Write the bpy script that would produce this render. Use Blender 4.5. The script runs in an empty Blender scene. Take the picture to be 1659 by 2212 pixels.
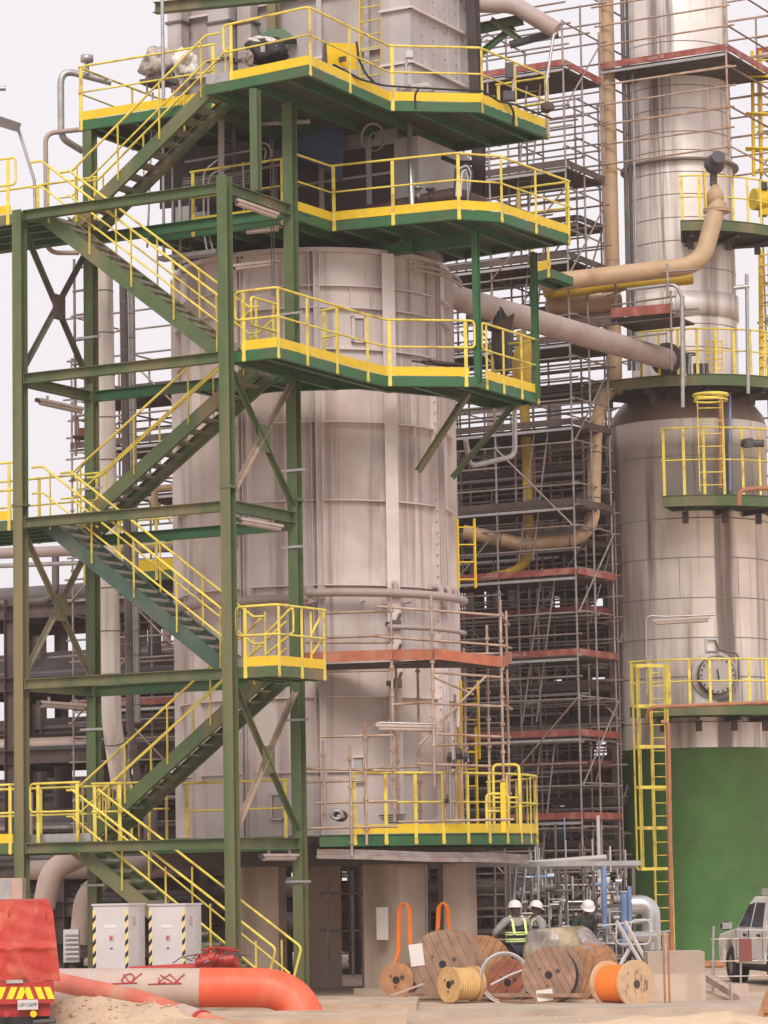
import bpy, math, random
from math import sin, cos, pi, radians, sqrt, atan2
from mathutils import Vector, Matrix

SC = bpy.context.scene
COL = SC.collection
V = Vector
# ------------------------------------------------------------------ camera
F, PIT, ROLL, H = 6727.0, .117696, .0179088, 2.195   # focal length in px of a 1659 px wide frame, pitch, roll, eye height
cp, sp, cr, sr = cos(PIT), sin(PIT), cos(ROLL), sin(ROLL)
cam = bpy.data.cameras.new('camera')
cam.sensor_fit = 'HORIZONTAL'; cam.sensor_width = 36.0; cam.lens = 36.0 * F / 1659.0
cam.clip_start = .5; cam.clip_end = 3000
camo = bpy.data.objects.new('camera', cam); COL.objects.link(camo)
R0, U0, W0 = V((1, 0, 0)), V((0, -sp, cp)), V((0, cp, sp))
R1 = R0 * cr - U0 * sr; U1 = R0 * sr + U0 * cr
M = Matrix.Identity(4)
for i in range(3):
    M[i][0], M[i][1], M[i][2] = R1[i], U1[i], -W0[i]
M[2][3] = H
camo.matrix_world = M
SC.camera = camo
# ------------------------------------------------------------------ sky, sun, exposure
SUN_EL, SUN_ROT = radians(42), radians(182)
wd = bpy.data.worlds.new('World'); SC.world = wd; wd.use_nodes = True
nt = wd.node_tree; bg = nt.nodes['Background']
sky = nt.nodes.new('ShaderNodeTexSky'); sky.sky_type = 'NISHITA'; sky.sun_disc = False
sky.sun_elevation = SUN_EL; sky.sun_rotation = SUN_ROT; sky.dust_density = 6; sky.air_density = 1.5
hs = nt.nodes.new('ShaderNodeHueSaturation'); hs.inputs['Saturation'].default_value = .1
mx = nt.nodes.new('ShaderNodeMix'); mx.data_type = 'RGBA'; mx.inputs[0].default_value = .8
nt.links.new(sky.outputs[0], hs.inputs['Color'])
nt.links.new(hs.outputs[0], mx.inputs[6])
mx.inputs[7].default_value = (9.35, 8.85, 9.25, 1)          # the even overcast veil over the clear sky
nt.links.new(mx.outputs[2], bg.inputs['Color'])
bg.inputs['Strength'].default_value = .078
sl = bpy.data.lights.new('sun', 'SUN'); sl.energy = 1.5; sl.angle = radians(24); sl.color = (1, .94, .87)
so = bpy.data.objects.new('sun', sl); COL.objects.link(so)
sd = V((sin(SUN_ROT) * cos(SUN_EL), cos(SUN_ROT) * cos(SUN_EL), sin(SUN_EL)))   # towards the sun
so.rotation_euler = sd.to_track_quat('Z', 'Y').to_euler(); so.location = (0, 0, 60)
vs = SC.view_settings
vs.view_transform = 'Standard'; vs.look = 'None'; vs.gamma = 1; vs.exposure = 0.53; vs.use_curve_mapping = False
SC.cycles.use_denoising = True
SC.cycles.max_bounces = 6; SC.cycles.volume_bounces = 1
random.seed(7)
rnd = random.uniform
HAZE = 0.0004

# ------------------------------------------------------------------ where a photograph point lies in the place
def ray(u, v):
    x = (u - 829.5) / F; y = -(v - 1106) / F
    X = x * cr + y * sr; Y = -x * sr + y * cr
    return V((X, cp - Y * sp, sp + Y * cp))
def W(u, v, Y):                       # the point at distance Y
    d = ray(u, v); return d * (Y / d.y) + V((0, 0, H))
def ZP(u, v, z):                      # the point at height z
    d = ray(u, v); return d * ((z - H) / d.z) + V((0, 0, H))
TH = .496274
TA = V((-2.832, 56.207, 0)); TL = V((-cos(TH), sin(TH), 0)); TS = V((sin(TH), cos(TH), 0)); ZU = V((0, 0, 1))
def TW(a, b, z): return TA + TL * a + TS * b + ZU * z       # along the stair tower's own axes

# ------------------------------------------------------------------ materials
MATS = {}
def mat(name, col, rough=.6, metal=0.0, noise=0.0, nscale=4.0, dirt=None, dirt_amt=0.0, dscale=1.5, bump=0.0, bscale=30, streak=False, thresh=.5, spec=.4, dirt_reflection=None):
    m = bpy.data.materials.new(name); m.use_nodes = True
    n = m.node_tree.nodes; L = m.node_tree.links
    b = n['Principled BSDF']
    b.inputs['Roughness'].default_value = rough; b.inputs['Metallic'].default_value = metal
    b.inputs['Specular IOR Level'].default_value = spec
    tc = n.new('ShaderNodeTexCoord'); geo = n.new('ShaderNodeNewGeometry')
    base = n.new('ShaderNodeRGB'); base.outputs[0].default_value = (*col, 1)
    out = base.outputs[0]
    if noise:
        t = n.new('ShaderNodeTexNoise'); t.inputs['Scale'].default_value = nscale; t.inputs['Detail'].default_value = 6
        L.new(geo.outputs['Position'], t.inputs['Vector'])
        mr = n.new('ShaderNodeMapRange'); mr.inputs[1].default_value = .3; mr.inputs[2].default_value = .7
        mr.inputs[3].default_value = 1 - noise; mr.inputs[4].default_value = 1 + noise
        L.new(t.outputs[0], mr.inputs[0])
        k = n.new('ShaderNodeMix'); k.data_type = 'RGBA'; k.blend_type = 'MULTIPLY'; k.inputs[0].default_value = 1
        L.new(out, k.inputs[6]); L.new(mr.outputs[0], k.inputs[7]); out = k.outputs[2]
    if dirt:
        t = n.new('ShaderNodeTexNoise'); t.inputs['Scale'].default_value = dscale; t.inputs['Detail'].default_value = 8
        mp = n.new('ShaderNodeMapping')
        if streak: mp.inputs['Scale'].default_value = (1, 1, .08)
        L.new(geo.outputs['Position'], mp.inputs['Vector']); L.new(mp.outputs[0], t.inputs['Vector'])
        mr = n.new('ShaderNodeMapRange'); mr.inputs[1].default_value = thresh; mr.inputs[2].default_value = thresh + .18
        mr.inputs[3].default_value = 0; mr.inputs[4].default_value = dirt_amt
        L.new(t.outputs[0], mr.inputs[0])
        k = n.new('ShaderNodeMix'); k.data_type = 'RGBA'; k.inputs[7].default_value = (*dirt, 1)
        L.new(mr.outputs[0], k.inputs[0]); L.new(out, k.inputs[6]); out = k.outputs[2]
    if dirt_reflection:                            # upright run marks and painted reflection bands: colour, amount, scale, threshold
        t = n.new('ShaderNodeTexNoise'); t.inputs['Scale'].default_value = dirt_reflection[2]; t.inputs['Detail'].default_value = 5; t.inputs['Roughness'].default_value = .65
        mp = n.new('ShaderNodeMapping'); mp.inputs['Scale'].default_value = (1, 1, .03); mp.inputs['Location'].default_value = (3.7, 1.3, 5)
        L.new(geo.outputs['Position'], mp.inputs['Vector']); L.new(mp.outputs[0], t.inputs['Vector'])
        mr = n.new('ShaderNodeMapRange'); mr.inputs[1].default_value = dirt_reflection[3]; mr.inputs[2].default_value = dirt_reflection[3] + .09; mr.inputs[3].default_value = 0; mr.inputs[4].default_value = dirt_reflection[1]
        L.new(t.outputs[0], mr.inputs[0])
        k = n.new('ShaderNodeMix'); k.data_type = 'RGBA'; k.inputs[7].default_value = (*dirt_reflection[0], 1)
        L.new(mr.outputs[0], k.inputs[0]); L.new(out, k.inputs[6]); out = k.outputs[2]
        if metal:
            mm = n.new('ShaderNodeMath'); mm.operation = 'MULTIPLY_ADD'; mm.inputs[1].default_value = -.5; mm.inputs[2].default_value = metal; L.new(mr.outputs[0], mm.inputs[0]); L.new(mm.outputs[0], b.inputs['Metallic'])
    L.new(out, b.inputs['Base Color'])
    if bump:
        t = n.new('ShaderNodeTexNoise'); t.inputs['Scale'].default_value = bscale; t.inputs['Detail'].default_value = 5
        L.new(geo.outputs['Position'], t.inputs['Vector'])
        bp = n.new('ShaderNodeBump'); bp.inputs['Strength'].default_value = bump; bp.inputs['Distance'].default_value = .03
        L.new(t.outputs[0], bp.inputs['Height']); L.new(bp.outputs[0], b.inputs['Normal'])
    MATS[name] = m
    return m

G_STEEL = mat('green_steel', (.085, .125, .052), .55, noise=.12, nscale=3, dirt=(.25, .185, .10), dirt_amt=.8, dscale=1.0, streak=True, thresh=.47)
G_FASCIA = mat('green_fascia', (.035, .13, .05), .5, noise=.12, nscale=2.5, dirt=(.10, .10, .05), dirt_amt=.7, dscale=.8, thresh=.5)
G_STAIR = mat('blue_green_stringer', (.055, .095, .072), .5, noise=.15, nscale=3, dirt=(.17, .13, .09), dirt_amt=.5, dscale=1.5)
G_SKIRT = mat('green_fireproofing', (.07, .175, .05), .55, noise=.16, nscale=1.2, dirt=(.11, .19, .07), dirt_amt=.5, dscale=2.2, bump=.35, bscale=9)
YEL = mat('yellow_toe_paint', (.78, .53, .02), .5, noise=.07, nscale=3, dirt=(.42, .30, .06), dirt_amt=.5, dscale=3, thresh=.56)
YRAIL = mat('yellow_rail_paint', (.78, .63, .10), .45, noise=.1, nscale=3, dirt=(.40, .22, .08), dirt_amt=.75, dscale=3.5, thresh=.51)
GRATE = mat('deck_grating', (.07, .08, .06), .8, noise=.3, nscale=8)
GALV = mat('galvanised_steel', (.42, .40, .39), .42, metal=.55, noise=.15, nscale=6)
TUBE = mat('scaffold_tube', (.33, .275, .25), .5, metal=.45, noise=.3, nscale=4, dirt=(.25, .13, .08), dirt_amt=.7, dscale=2, thresh=.5)
TUBE_WARM = mat('scaffold_tube_rusty', (.45, .33, .25), .55, metal=.25, noise=.25, nscale=4, dirt=(.35, .15, .06), dirt_amt=.7, dscale=2.5, thresh=.5)
PLANK = mat('scaffold_plank', (.065, .05, .045), .8, noise=.3, nscale=3)
TOERED = mat('red_toe_board', (.30, .075, .06), .6, noise=.25, nscale=3, dirt=(.36, .22, .17), dirt_amt=.6, dscale=3)
TOEORANGE = mat('orange_toe_board', (.44, .14, .075), .65, noise=.25, nscale=4, dirt=(.36, .22, .15), dirt_amt=.6, dscale=3)
FURN = mat('furnace_plate', (.62, .535, .505), .5, noise=.09, nscale=1.0, dirt=(.36, .25, .21), dirt_amt=.55, dscale=.7, thresh=.5, bump=.06, bscale=4, dirt_reflection=((.27, .185, .155), .65, 2.8, .54))
FURN_RIB = mat('furnace_rib', (.66, .57, .54), .55, noise=.1, nscale=2, dirt=(.30, .2, .17), dirt_amt=.5, dscale=1.8, streak=True, thresh=.55)
CASE = mat('casing_plate', (.47, .425, .41), .5, noise=.12, nscale=1.5, dirt=(.30, .20, .16), dirt_amt=.6, dscale=1.2, streak=True)
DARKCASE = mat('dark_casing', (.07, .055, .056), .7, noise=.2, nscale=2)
CLAD = mat('steel_cladding', (.88, .80, .745), .52, metal=.3, noise=.12, nscale=.9, dirt=(.36, .28, .245), dirt_amt=.85, dscale=2.0, streak=True, thresh=.50, dirt_reflection=((.16, .12, .11), .85, 1.9, .535))  # run marks double as the dark reflection bands down the cladding
CLAD_PALE = mat('aluminium_cladding', (.62, .60, .60), .3, metal=.75, noise=.1, nscale=3)
SEAM = mat('cladding_seam', (.22, .17, .14), .6)
PINK = mat('primer_pipe', (.41, .325, .295), .6, noise=.08, nscale=2, dirt=(.33, .22, .18), dirt_amt=.5, dscale=1.5)
BEIGE = mat('beige_pipe', (.48, .325, .19), .5, noise=.15, nscale=1.5, dirt=(.30, .18, .10), dirt_amt=.75, dscale=1.5, thresh=.5)
YPIPE = mat('yellow_pipe', (.46, .28, .022), .5, noise=.12, nscale=3, dirt=(.36, .25, .06), dirt_amt=.5, dscale=2)
RUSTPIPE = mat('rusty_pipe', (.40, .17, .085), .65, noise=.2, nscale=4)
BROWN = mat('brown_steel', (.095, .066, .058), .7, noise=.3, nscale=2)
DARKPIPE = mat('dark_pipe', (.14, .115, .108), .55, metal=.2, noise=.25, nscale=1.5)
CONC = mat('concrete', (.50, .395, .31), .85, noise=.12, nscale=1.5, dirt=(.28, .20, .15), dirt_amt=.6, dscale=1.3, streak=True, thresh=.5, bump=.15, bscale=25)
CONC_D = mat('dusty_concrete', (.46, .365, .285), .9, noise=.15, nscale=2, dirt=(.28, .2, .16), dirt_amt=.6, dscale=1, bump=.2, bscale=20)
SANDM = mat('sand', (.64, .475, .325), .95, noise=.15, nscale=1.6, dirt=(.48, .33, .21), dirt_amt=.8, dscale=1.6, bump=1.0, bscale=6)
GROUNDM = mat('dusty_ground', (.50, .38, .28), .95, noise=.15, nscale=.6, dirt=(.42, .30, .21), dirt_amt=.7, dscale=.35, bump=.4, bscale=5)
WHITE = mat('white_paint', (.58, .545, .53), .45, noise=.05, nscale=2, dirt=(.55, .46, .40), dirt_amt=.5, dscale=1.5)
WSTRIP = mat('white_plastic', (.50, .40, .35), .5, noise=.12, nscale=5)
LGREY = mat('light_grey_cabinet', (.52, .49, .48), .5, noise=.05, nscale=1.5, dirt=(.5, .42, .36), dirt_amt=.4, dscale=1)
BLACK = mat('black_rubber', (.02, .019, .02), .55)
DKGREY = mat('dark_grey', (.075, .07, .075), .6, noise=.2, nscale=5)
REDTARP = mat('red_tarp', (.47, .045, .03), .6, noise=.15, nscale=2, dirt=(.6, .19, .11), dirt_amt=.6, dscale=2.6, bump=.25, bscale=9)
REDP = mat('red_paint', (.42, .035, .028), .45, noise=.1, nscale=3)
REDDUST = mat('dusty_red_pipe', (.62, .16, .10), .6, noise=.12, nscale=2, dirt=(.60, .33, .22), dirt_amt=.75, dscale=2.2, thresh=.48)
ORANGEP = mat('orange_coated_pipe', (.74, .115, .048), .5, noise=.05, nscale=2, dirt=(.7, .25, .15), dirt_amt=.4, dscale=2.5)
GREYP = mat('grey_wrapped_pipe', (.48, .36, .31), .65, noise=.1, nscale=2, dirt=(.56, .43, .33), dirt_amt=.6, dscale=1.6)
ORANGE = mat('orange_cable', (.85, .20, .025), .5, noise=.08, nscale=8)
WOOD = mat('weathered_wood', (.33, .20, .135), .8, noise=.22, nscale=5, dirt=(.22, .13, .09), dirt_amt=.5, dscale=4)
WOOD_O = mat('orange_wood', (.42, .21, .10), .75, noise=.22, nscale=5, dirt=(.28, .13, .06), dirt_amt=.5, dscale=4)
WOOD_P = mat('pale_wood', (.62, .42, .25), .75, noise=.25, nscale=5, dirt=(.40, .25, .14), dirt_amt=.5, dscale=5)
STRAW = mat('straw_drum', (.60, .37, .15), .75, noise=.15, nscale=6)
PAPER = mat('paper', (.74, .68, .64), .7)
SKIN = mat('skin', (.10, .055, .038), .55)
SHIRT = mat('grey_shirt', (.30, .27, .27), .85, noise=.1, nscale=8)
VEST = mat('dark_vest', (.035, .05, .045), .8)
LIME = mat('lime_tape', (.70, .78, .30), .6)
TROUS = mat('dark_trousers', (.04, .038, .045), .85)
HELM = mat('white_helmet', (.78, .72, .70), .35)
GLASS = mat('dark_glass', (.03, .035, .04), .12, spec=.6)
TRUCKP = mat('white_car_paint', (.88, .84, .82), .3, noise=.06, nscale=1.5, dirt=(.45, .36, .29), dirt_amt=.5, dscale=1.2)
BLUE = mat('blue_pipe', (.20, .29, .50), .5, noise=.15, nscale=4)
BLUETARP = mat('blue_tarp', (.04, .07, .16), .5, noise=.2, nscale=3)
TARP = mat('beige_tarp', (.42, .33, .21), .8, noise=.25, nscale=2.5, dirt=(.15, .10, .06), dirt_amt=.9, dscale=2.2, thresh=.47, bump=1.0, bscale=5)  # dark blotches also paint in the shade of the folds
PLASTIC = mat('plastic_film', (.42, .38, .38), .2, noise=.35, nscale=4, dirt=(.16, .13, .13), dirt_amt=.7, dscale=3, bump=.9, bscale=6, spec=.7)
RUBBLE = mat('rag', (.45, .38, .34), .9, noise=.35, nscale=6, dirt=(.15, .11, .1), dirt_amt=.8, dscale=5)
YBOX = mat('yellow_box', (.85, .55, .005), .45, noise=.06, nscale=3)
MAROON = mat('maroon_board', (.22, .06, .055), .6)
PLASTIC.node_tree.nodes['Principled BSDF'].inputs['Alpha'].default_value = .42
CARDB = mat('cardboard', (.48, .34, .26), .8, noise=.1, nscale=3)

# ------------------------------------------------------------------ mesh building
class MB:
    def __init__(s): s.v = []; s.f = []; s.sm = []
    def add(s, vs, fs, sm=False):
        o = len(s.v); s.v += [V(p) for p in vs]
        s.f += [tuple(o + i for i in f) for f in fs]; s.sm += [sm] * len(fs); return s
    def hexa(s, p):                     # 8 points: bottom ring, top ring
        return s.add(p, [(3, 2, 1, 0), (4, 5, 6, 7), (0, 1, 5, 4), (1, 2, 6, 5), (2, 3, 7, 6), (3, 0, 4, 7)])
    def box(s, c, sx, sy, sz, X=None, Y=None, Z=None):
        c = V(c); X = (V(X).normalized() if X is not None else V((1, 0, 0))) * sx / 2
        Y = (V(Y).normalized() if Y is not None else V((0, 1, 0))) * sy / 2; Z = (V(Z).normalized() if Z is not None else ZU) * sz / 2
        return s.hexa([c - X - Y - Z, c + X - Y - Z, c + X + Y - Z, c - X + Y - Z, c - X - Y + Z, c + X - Y + Z, c + X + Y + Z, c - X + Y + Z])
    def bar(s, p, q, w, h, up=ZU):      # straight bar, w across, h along up
        p, q = V(p), V(q); d = (q - p); L = d.length
        if L < 1e-6: return s
        d.normalize(); x = d.cross(V(up))
        if x.length < 1e-4: x = d.cross(V((1, 0, 0)))
        x.normalize(); z = x.cross(d)
        return s.box((p + q) / 2, w, L, h, x, d, z)
    def extr(s, prof, p, q, X, Z):      # closed profile (x,z) pairs swept p -> q
        n = len(prof)
        a = [V(p) + X * x + Z * z for x, z in prof]; b = [V(q) + X * x + Z * z for x, z in prof]
        return s.add(a + b, [tuple(range(n))[::-1], tuple(range(n, 2 * n))] + [(i, (i + 1) % n, n + (i + 1) % n, n + i) for i in range(n)])
    def ibeam(s, p, q, w, h, up=ZU, tf=.014, tw=.01):
        p, q = V(p), V(q); d = (q - p).normalized(); x = d.cross(V(up))
        if x.length < 1e-4: x = d.cross(V((1, 0, 0)))
        x.normalize(); z = x.cross(d).normalized(); a, b, t = w / 2, h / 2, tw / 2
        return s.extr([(-a, -b), (a, -b), (a, -b + tf), (t, -b + tf), (t, b - tf), (a, b - tf), (a, b), (-a, b), (-a, b - tf), (-t, b - tf), (-t, -b + tf), (-a, -b + tf)], p, q, x, z)
    def tube(s, pts, r, n=8, closed=False, cap=True):
        pts = [V(p) for p in pts]; m = len(pts)
        if m < 2: return s
        rr = r if isinstance(r, (list, tuple)) else [r] * m
        T = []
        for i in range(m):
            a = pts[i - 1] if (i or closed) else pts[i]; b = pts[(i + 1) % m] if (i < m - 1 or closed) else pts[i]
            t1 = (pts[i] - a); t2 = (b - pts[i])
            t = (t1.normalized() if t1.length > 1e-9 else V()) + (t2.normalized() if t2.length > 1e-9 else V())
            T.append(t.normalized() if t.length > 1e-6 else V((0, 0, 1)))
        x = T[0].orthogonal().normalized(); vs = []; 
        for i in range(m):
            x = (x - T[i] * x.dot(T[i]))
            x = x.normalized() if x.length > 1e-6 else T[i].orthogonal().normalized()
            y = T[i].cross(x)
            k = 1.0
            if 0 < i < m - 1:
                c = (pts[i] - pts[i - 1]).normalized().dot(T[i]); k = 1 / max(.6, c)
            for j in range(n):
                a = 2 * pi * j / n; vs.append(pts[i] + (x * cos(a) + y * sin(a)) * rr[i])
        fs = []
        for i in range(m if closed else m - 1):
            i2 = (i + 1) % m
            for j in range(n): fs.append((i * n + j, i * n + (j + 1) % n, i2 * n + (j + 1) % n, i2 * n + j))
        s.add(vs, fs, True)
        if cap and not closed:
            s.add(vs[:n], [tuple(range(n))[::-1]]); s.add(vs[-n:], [tuple(range(n))])
        return s
    def lathe(s, prof, c, n=48, ax=ZU, a0=0, a1=2 * pi, sm=True, ref=None):   # prof: (radius, along axis)
        c = V(c); ax = V(ax).normalized(); x = V(ref) if ref is not None else ax.orthogonal(); x = (x - ax * x.dot(ax)).normalized(); y = ax.cross(x)
        full = abs(a1 - a0 - 2 * pi) < 1e-6; k = n if full else n + 1
        vs = []
        for r, z in prof:
            for j in range(k):
                a = a0 + (a1 - a0) * j / n; vs.append(c + (x * cos(a) + y * sin(a)) * r + ax * z)
        fs = []
        for i in range(len(prof) - 1):
            for j in range(n):
                j2 = (j + 1) % k if full else j + 1
                fs.append((i * k + j, i * k + j2, (i + 1) * k + j2, (i + 1) * k + j))
        return s.add(vs, fs, sm)
    def cyl(s, p, q, r, n=16, r2=None):
        p, q = V(p), V(q); d = q - p
        s.lathe([(r, 0), (r if r2 is None else r2, d.length)], p, n, d)
        s.lathe([(1e-4, 0), (r, 0)], p, n, d, sm=False); s.lathe([(r if r2 is None else r2, d.length), (1e-4, d.length)], p, n, d, sm=False)
        return s
    def prism(s, poly, z0, z1):         # poly: list of points (x, y)
        n = len(poly)
        a = sum(poly[i][0] * poly[(i + 1) % n][1] - poly[(i + 1) % n][0] * poly[i][1] for i in range(n))
        if a < 0: poly = poly[::-1]
        return s.add([(p[0], p[1], z0) for p in poly] + [(p[0], p[1], z1) for p in poly],
                     [tuple(range(n))[::-1], tuple(range(n, 2 * n))] + [(i, (i + 1) % n, n + (i + 1) % n, n + i) for i in range(n)])
    def blob(s, c, rx, ry, rz, n=14, m=9, wob=.0, seed=0, X=None, Y=None):
        rg = random.Random(seed); c = V(c); X = V(X) if X is not None else V((1, 0, 0)); Y = V(Y) if Y is not None else V((0, 1, 0))
        ph = [rg.uniform(0, 6.28) for _ in range(6)]
        vs = []
        for i in range(m + 1):
            t = pi * i / m
            for j in range(n):
                a = 2 * pi * j / n
                k = 1 + wob * (sin(3 * a + ph[0] + 2 * t) + sin(5 * a + ph[1] - 3 * t) * .7 + sin(4 * t + ph[2] + a) * .7 + sin(9 * a + ph[3] + 7 * t) * .4)
                vs.append(c + X * (rx * sin(t) * cos(a) * k) + Y * (ry * sin(t) * sin(a) * k) + ZU * (rz * cos(t) * k))
        fs = [(i * n + j, (i + 1) * n + j, (i + 1) * n + (j + 1) % n, i * n + (j + 1) % n) for i in range(m) for j in range(n)]
        return s.add(vs, fs, True)
    def build(s, name, m, parent=None):
        off = WLOC.get(parent.name, V()) if parent is not None else V()
        me = bpy.data.meshes.new(name)
        me.from_pydata([tuple(p - off) for p in s.v], [], s.f)
        me.polygons.foreach_set('use_smooth', s.sm)
        ms = m if isinstance(m, (list, tuple)) else [m]
        for q in ms: me.materials.append(q)
        me.validate()
        o = bpy.data.objects.new(name, me); COL.objects.link(o)
        if parent is not None:
            o.parent = parent; WLOC[o.name] = off
        else:
            WLOC[o.name] = V()
        return o
WLOC = {}
def tag(o, label=None, cat=None, group=None, kind=None):
    if label: o['label'] = label
    if cat: o['category'] = cat
    if group: o['group'] = group
    if kind: o['kind'] = kind
    return o
def thing(name, label, cat, loc, group=None):
    o = bpy.data.objects.new(name, None); COL.objects.link(o); o.location = V(loc); o.empty_display_size = .2
    WLOC[o.name] = V(loc); return tag(o, label, cat, group)
def solo(mb, name, m, label, cat, group=None):   # a thing that is one mesh, its origin at its base
    return tag(mb.build(name, m), label, cat, group)
def dup(root, move=V((0, 0, 0)), rotz=0.0, label=None):
    kids = {}
    for o in SC.objects: 
        if o.parent is not None: kids.setdefault(o.parent.name, []).append(o)
    def rec(o, p):
        c = o.copy(); COL.objects.link(c); c.parent = p
        for k in kids.get(o.name, []): rec(k, c)
        return c
    r = rec(root, None); r.location = root.location + V(move); r.rotation_euler.z += rotz; WLOC[r.name] = V(r.location)
    if label: r['label'] = label
    return r
def fillet(pts, rad, n=5, closed=False):
    pts = [V(p) for p in pts]; out = [] if closed else [pts[0]]; m = len(pts)
    for i in (range(m) if closed else range(1, m - 1)):
        p0, p1, p2 = pts[i - 1], pts[i], pts[(i + 1) % m]
        a = (p0 - p1); b = (p2 - p1); la, lb = a.length, b.length
        a.normalize(); b.normalize()
        ang = a.angle(b)
        if ang > pi - .02: out.append(p1); continue
        d = min(rad / math.tan(ang / 2), la * .48, lb * .48)
        s0, s1 = p1 + a * d, p1 + b * d
        for k in range(n + 1):
            t = k / n; out.append(s0 * (1 - t) ** 2 + p1 * 2 * t * (1 - t) + s1 * t * t)
    if not closed: out.append(pts[-1])
    return out
def text_part(txt, size, loc, X, Z, m, parent, name='lettering'):
    cu = bpy.data.curves.new(name, 'FONT'); cu.body = txt; cu.size = size; cu.align_x = 'CENTER'; cu.align_y = 'CENTER'; cu.extrude = .002
    cu.materials.append(m)
    o = bpy.data.objects.new(name, cu); COL.objects.link(o)
    X = V(X).normalized(); Z = V(Z).normalized(); N = X.cross(Z)
    mm = Matrix.Identity(4)
    off = WLOC.get(parent.name, V())
    for i in range(3): mm[i][0], mm[i][1], mm[i][2], mm[i][3] = X[i], Z[i], N[i], V(loc)[i] - off[i]
    me = bpy.data.meshes.new_from_object(o); bpy.data.objects.remove(o)
    me.transform(mm); o = bpy.data.objects.new(name, me); COL.objects.link(o); o.parent = parent
    return o
# ------------------------------------------------------------------ builders shared by many things
def inset(pts, w, closed):
    n = len(pts); out = []
    for i in range(n):
        a = pts[i] - pts[i - 1] if (i or closed) else None
        b = pts[(i + 1) % n] - pts[i] if (i < n - 1 or closed) else None
        if a is None: a = b
        if b is None: b = a
        n1 = V((-a.y, a.x, 0)).normalized(); n2 = V((-b.y, b.x, 0)).normalized()
        m = (n1 + n2); m = m.normalized() if m.length > 1e-6 else n1
        out.append(pts[i] + m * (w / max(.35, m.dot(n1))))
    return out
def band(mb, pts, w, z0, z1, closed=False):       # upright strip of thickness w along a path (w to the path's left)
    pts = [V(p) for p in pts]; q = inset(pts, w, closed); n = len(pts)
    vs = [p + ZU * z0 for p in pts] + [p + ZU * z0 for p in q] + [p + ZU * z1 for p in q] + [p + ZU * z1 for p in pts]
    fs = []
    for i in range(n if closed else n - 1):
        j = (i + 1) % n
        fs += [(i, j, n + j, n + i), (n + i, n + j, 2 * n + j, 2 * n + i), (2 * n + i, 2 * n + j, 3 * n + j, 3 * n + i), (3 * n + i, 3 * n + j, j, i)]
    if not closed: fs += [(0, n, 2 * n, 3 * n), (n - 1, 4 * n - 1, 3 * n - 1, 2 * n - 1)]
    mb.add(vs, fs); return mb
def railing(parent, pts, h=1.1, toe=.185, sp=1.25, left=1, loop0=False, loop1=False, m=None, mt=None, r=.024, drop=.2, toe_from=0, posts=True):
    """guard rail on a platform edge; left=+1 when the deck lies to the left of the path"""
    m = m or YRAIL; mt = mt or YEL
    pts = [V(p) for p in pts]
    off = inset(pts, -.012 * left, False)
    top = [p + ZU * h for p in off]; mid = [p + ZU * (h * .52) for p in off]
    tr = MB(); mr = MB()
    if loop0 or loop1:
        path = list(top)
        if loop1:
            d = (top[-1] - top[-2]).normalized(); path = top[:-1] + [top[-1] + d * .12, mid[-1] + d * .12, mid[-1] - d * .25]
        if loop0:
            d = (top[0] - top[1]).normalized(); path = [mid[0] - d * .25, mid[0] + d * .12, top[0] + d * .12] + path[1:]
        tr.tube(fillet(path, .09, 4), r, 8)
    else: tr.tube(fillet(top, .06, 3), r, 8)
    tr.build('top_rail', m, parent)
    mr.tube(fillet(mid, .05, 3), r * .8, 8); mr.build('mid_rail', m, parent)
    if posts:
        for i in range(len(off) - 1):
            a, b = off[i], off[i + 1]; L = (b - a).length; n = max(1, round(L / sp)); d = (b - a).normalized()
            for k in range(n + 1):
                if k == n and i < len(off) - 2: continue
                t = min(max(k / n, .06 / max(L, .1)), 1 - .06 / max(L, .1))
                p = a + (b - a) * t
                pb = MB().bar(p - ZU * drop, p + ZU * (h - .01), .014, .068, up=d)
                pb.bar(p - ZU * (drop - .02), p - ZU * (drop - .09), .022, .076, up=d)
                pb.build('post', m, parent)
    if toe:
        tb = MB(); band(tb, inset(pts, -.004 * left, False) if left > 0 else inset(pts, .004, False), .008 * left, .01, toe); tb.build('toe_board', mt, parent)
def beams_under(parent, poly, z, dirv, n, h=.16, m=None):
    """joists under a deck running along dirv, clipped to the deck outline"""
    dirv = V(dirv).normalized(); nv = V((-dirv.y, dirv.x, 0))
    s = [p.dot(nv) for p in poly]; lo, hi = min(s), max(s)
    for k in range(n):
        c = lo + (hi - lo) * (k + .5) / n; xs = []
        for i in range(len(poly)):
            p, q = poly[i], poly[(i + 1) % len(poly)]; a, b = p.dot(nv) - c, q.dot(nv) - c
            if a * b < 0: t = a / (a - b); xs.append((p + (q - p) * t).dot(dirv))
        xs.sort()
        for i in range(0, len(xs) - 1, 2):
            if xs[i + 1] - xs[i] < .3: continue
            a = dirv * (xs[i] + .07) + nv * c + ZU * z; b = dirv * (xs[i + 1] - .07) + nv * c + ZU * z
            a.z = b.z = z
            MB().ibeam(a, b, .1, h).build('joist', m or G_FASCIA, parent)
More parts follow.
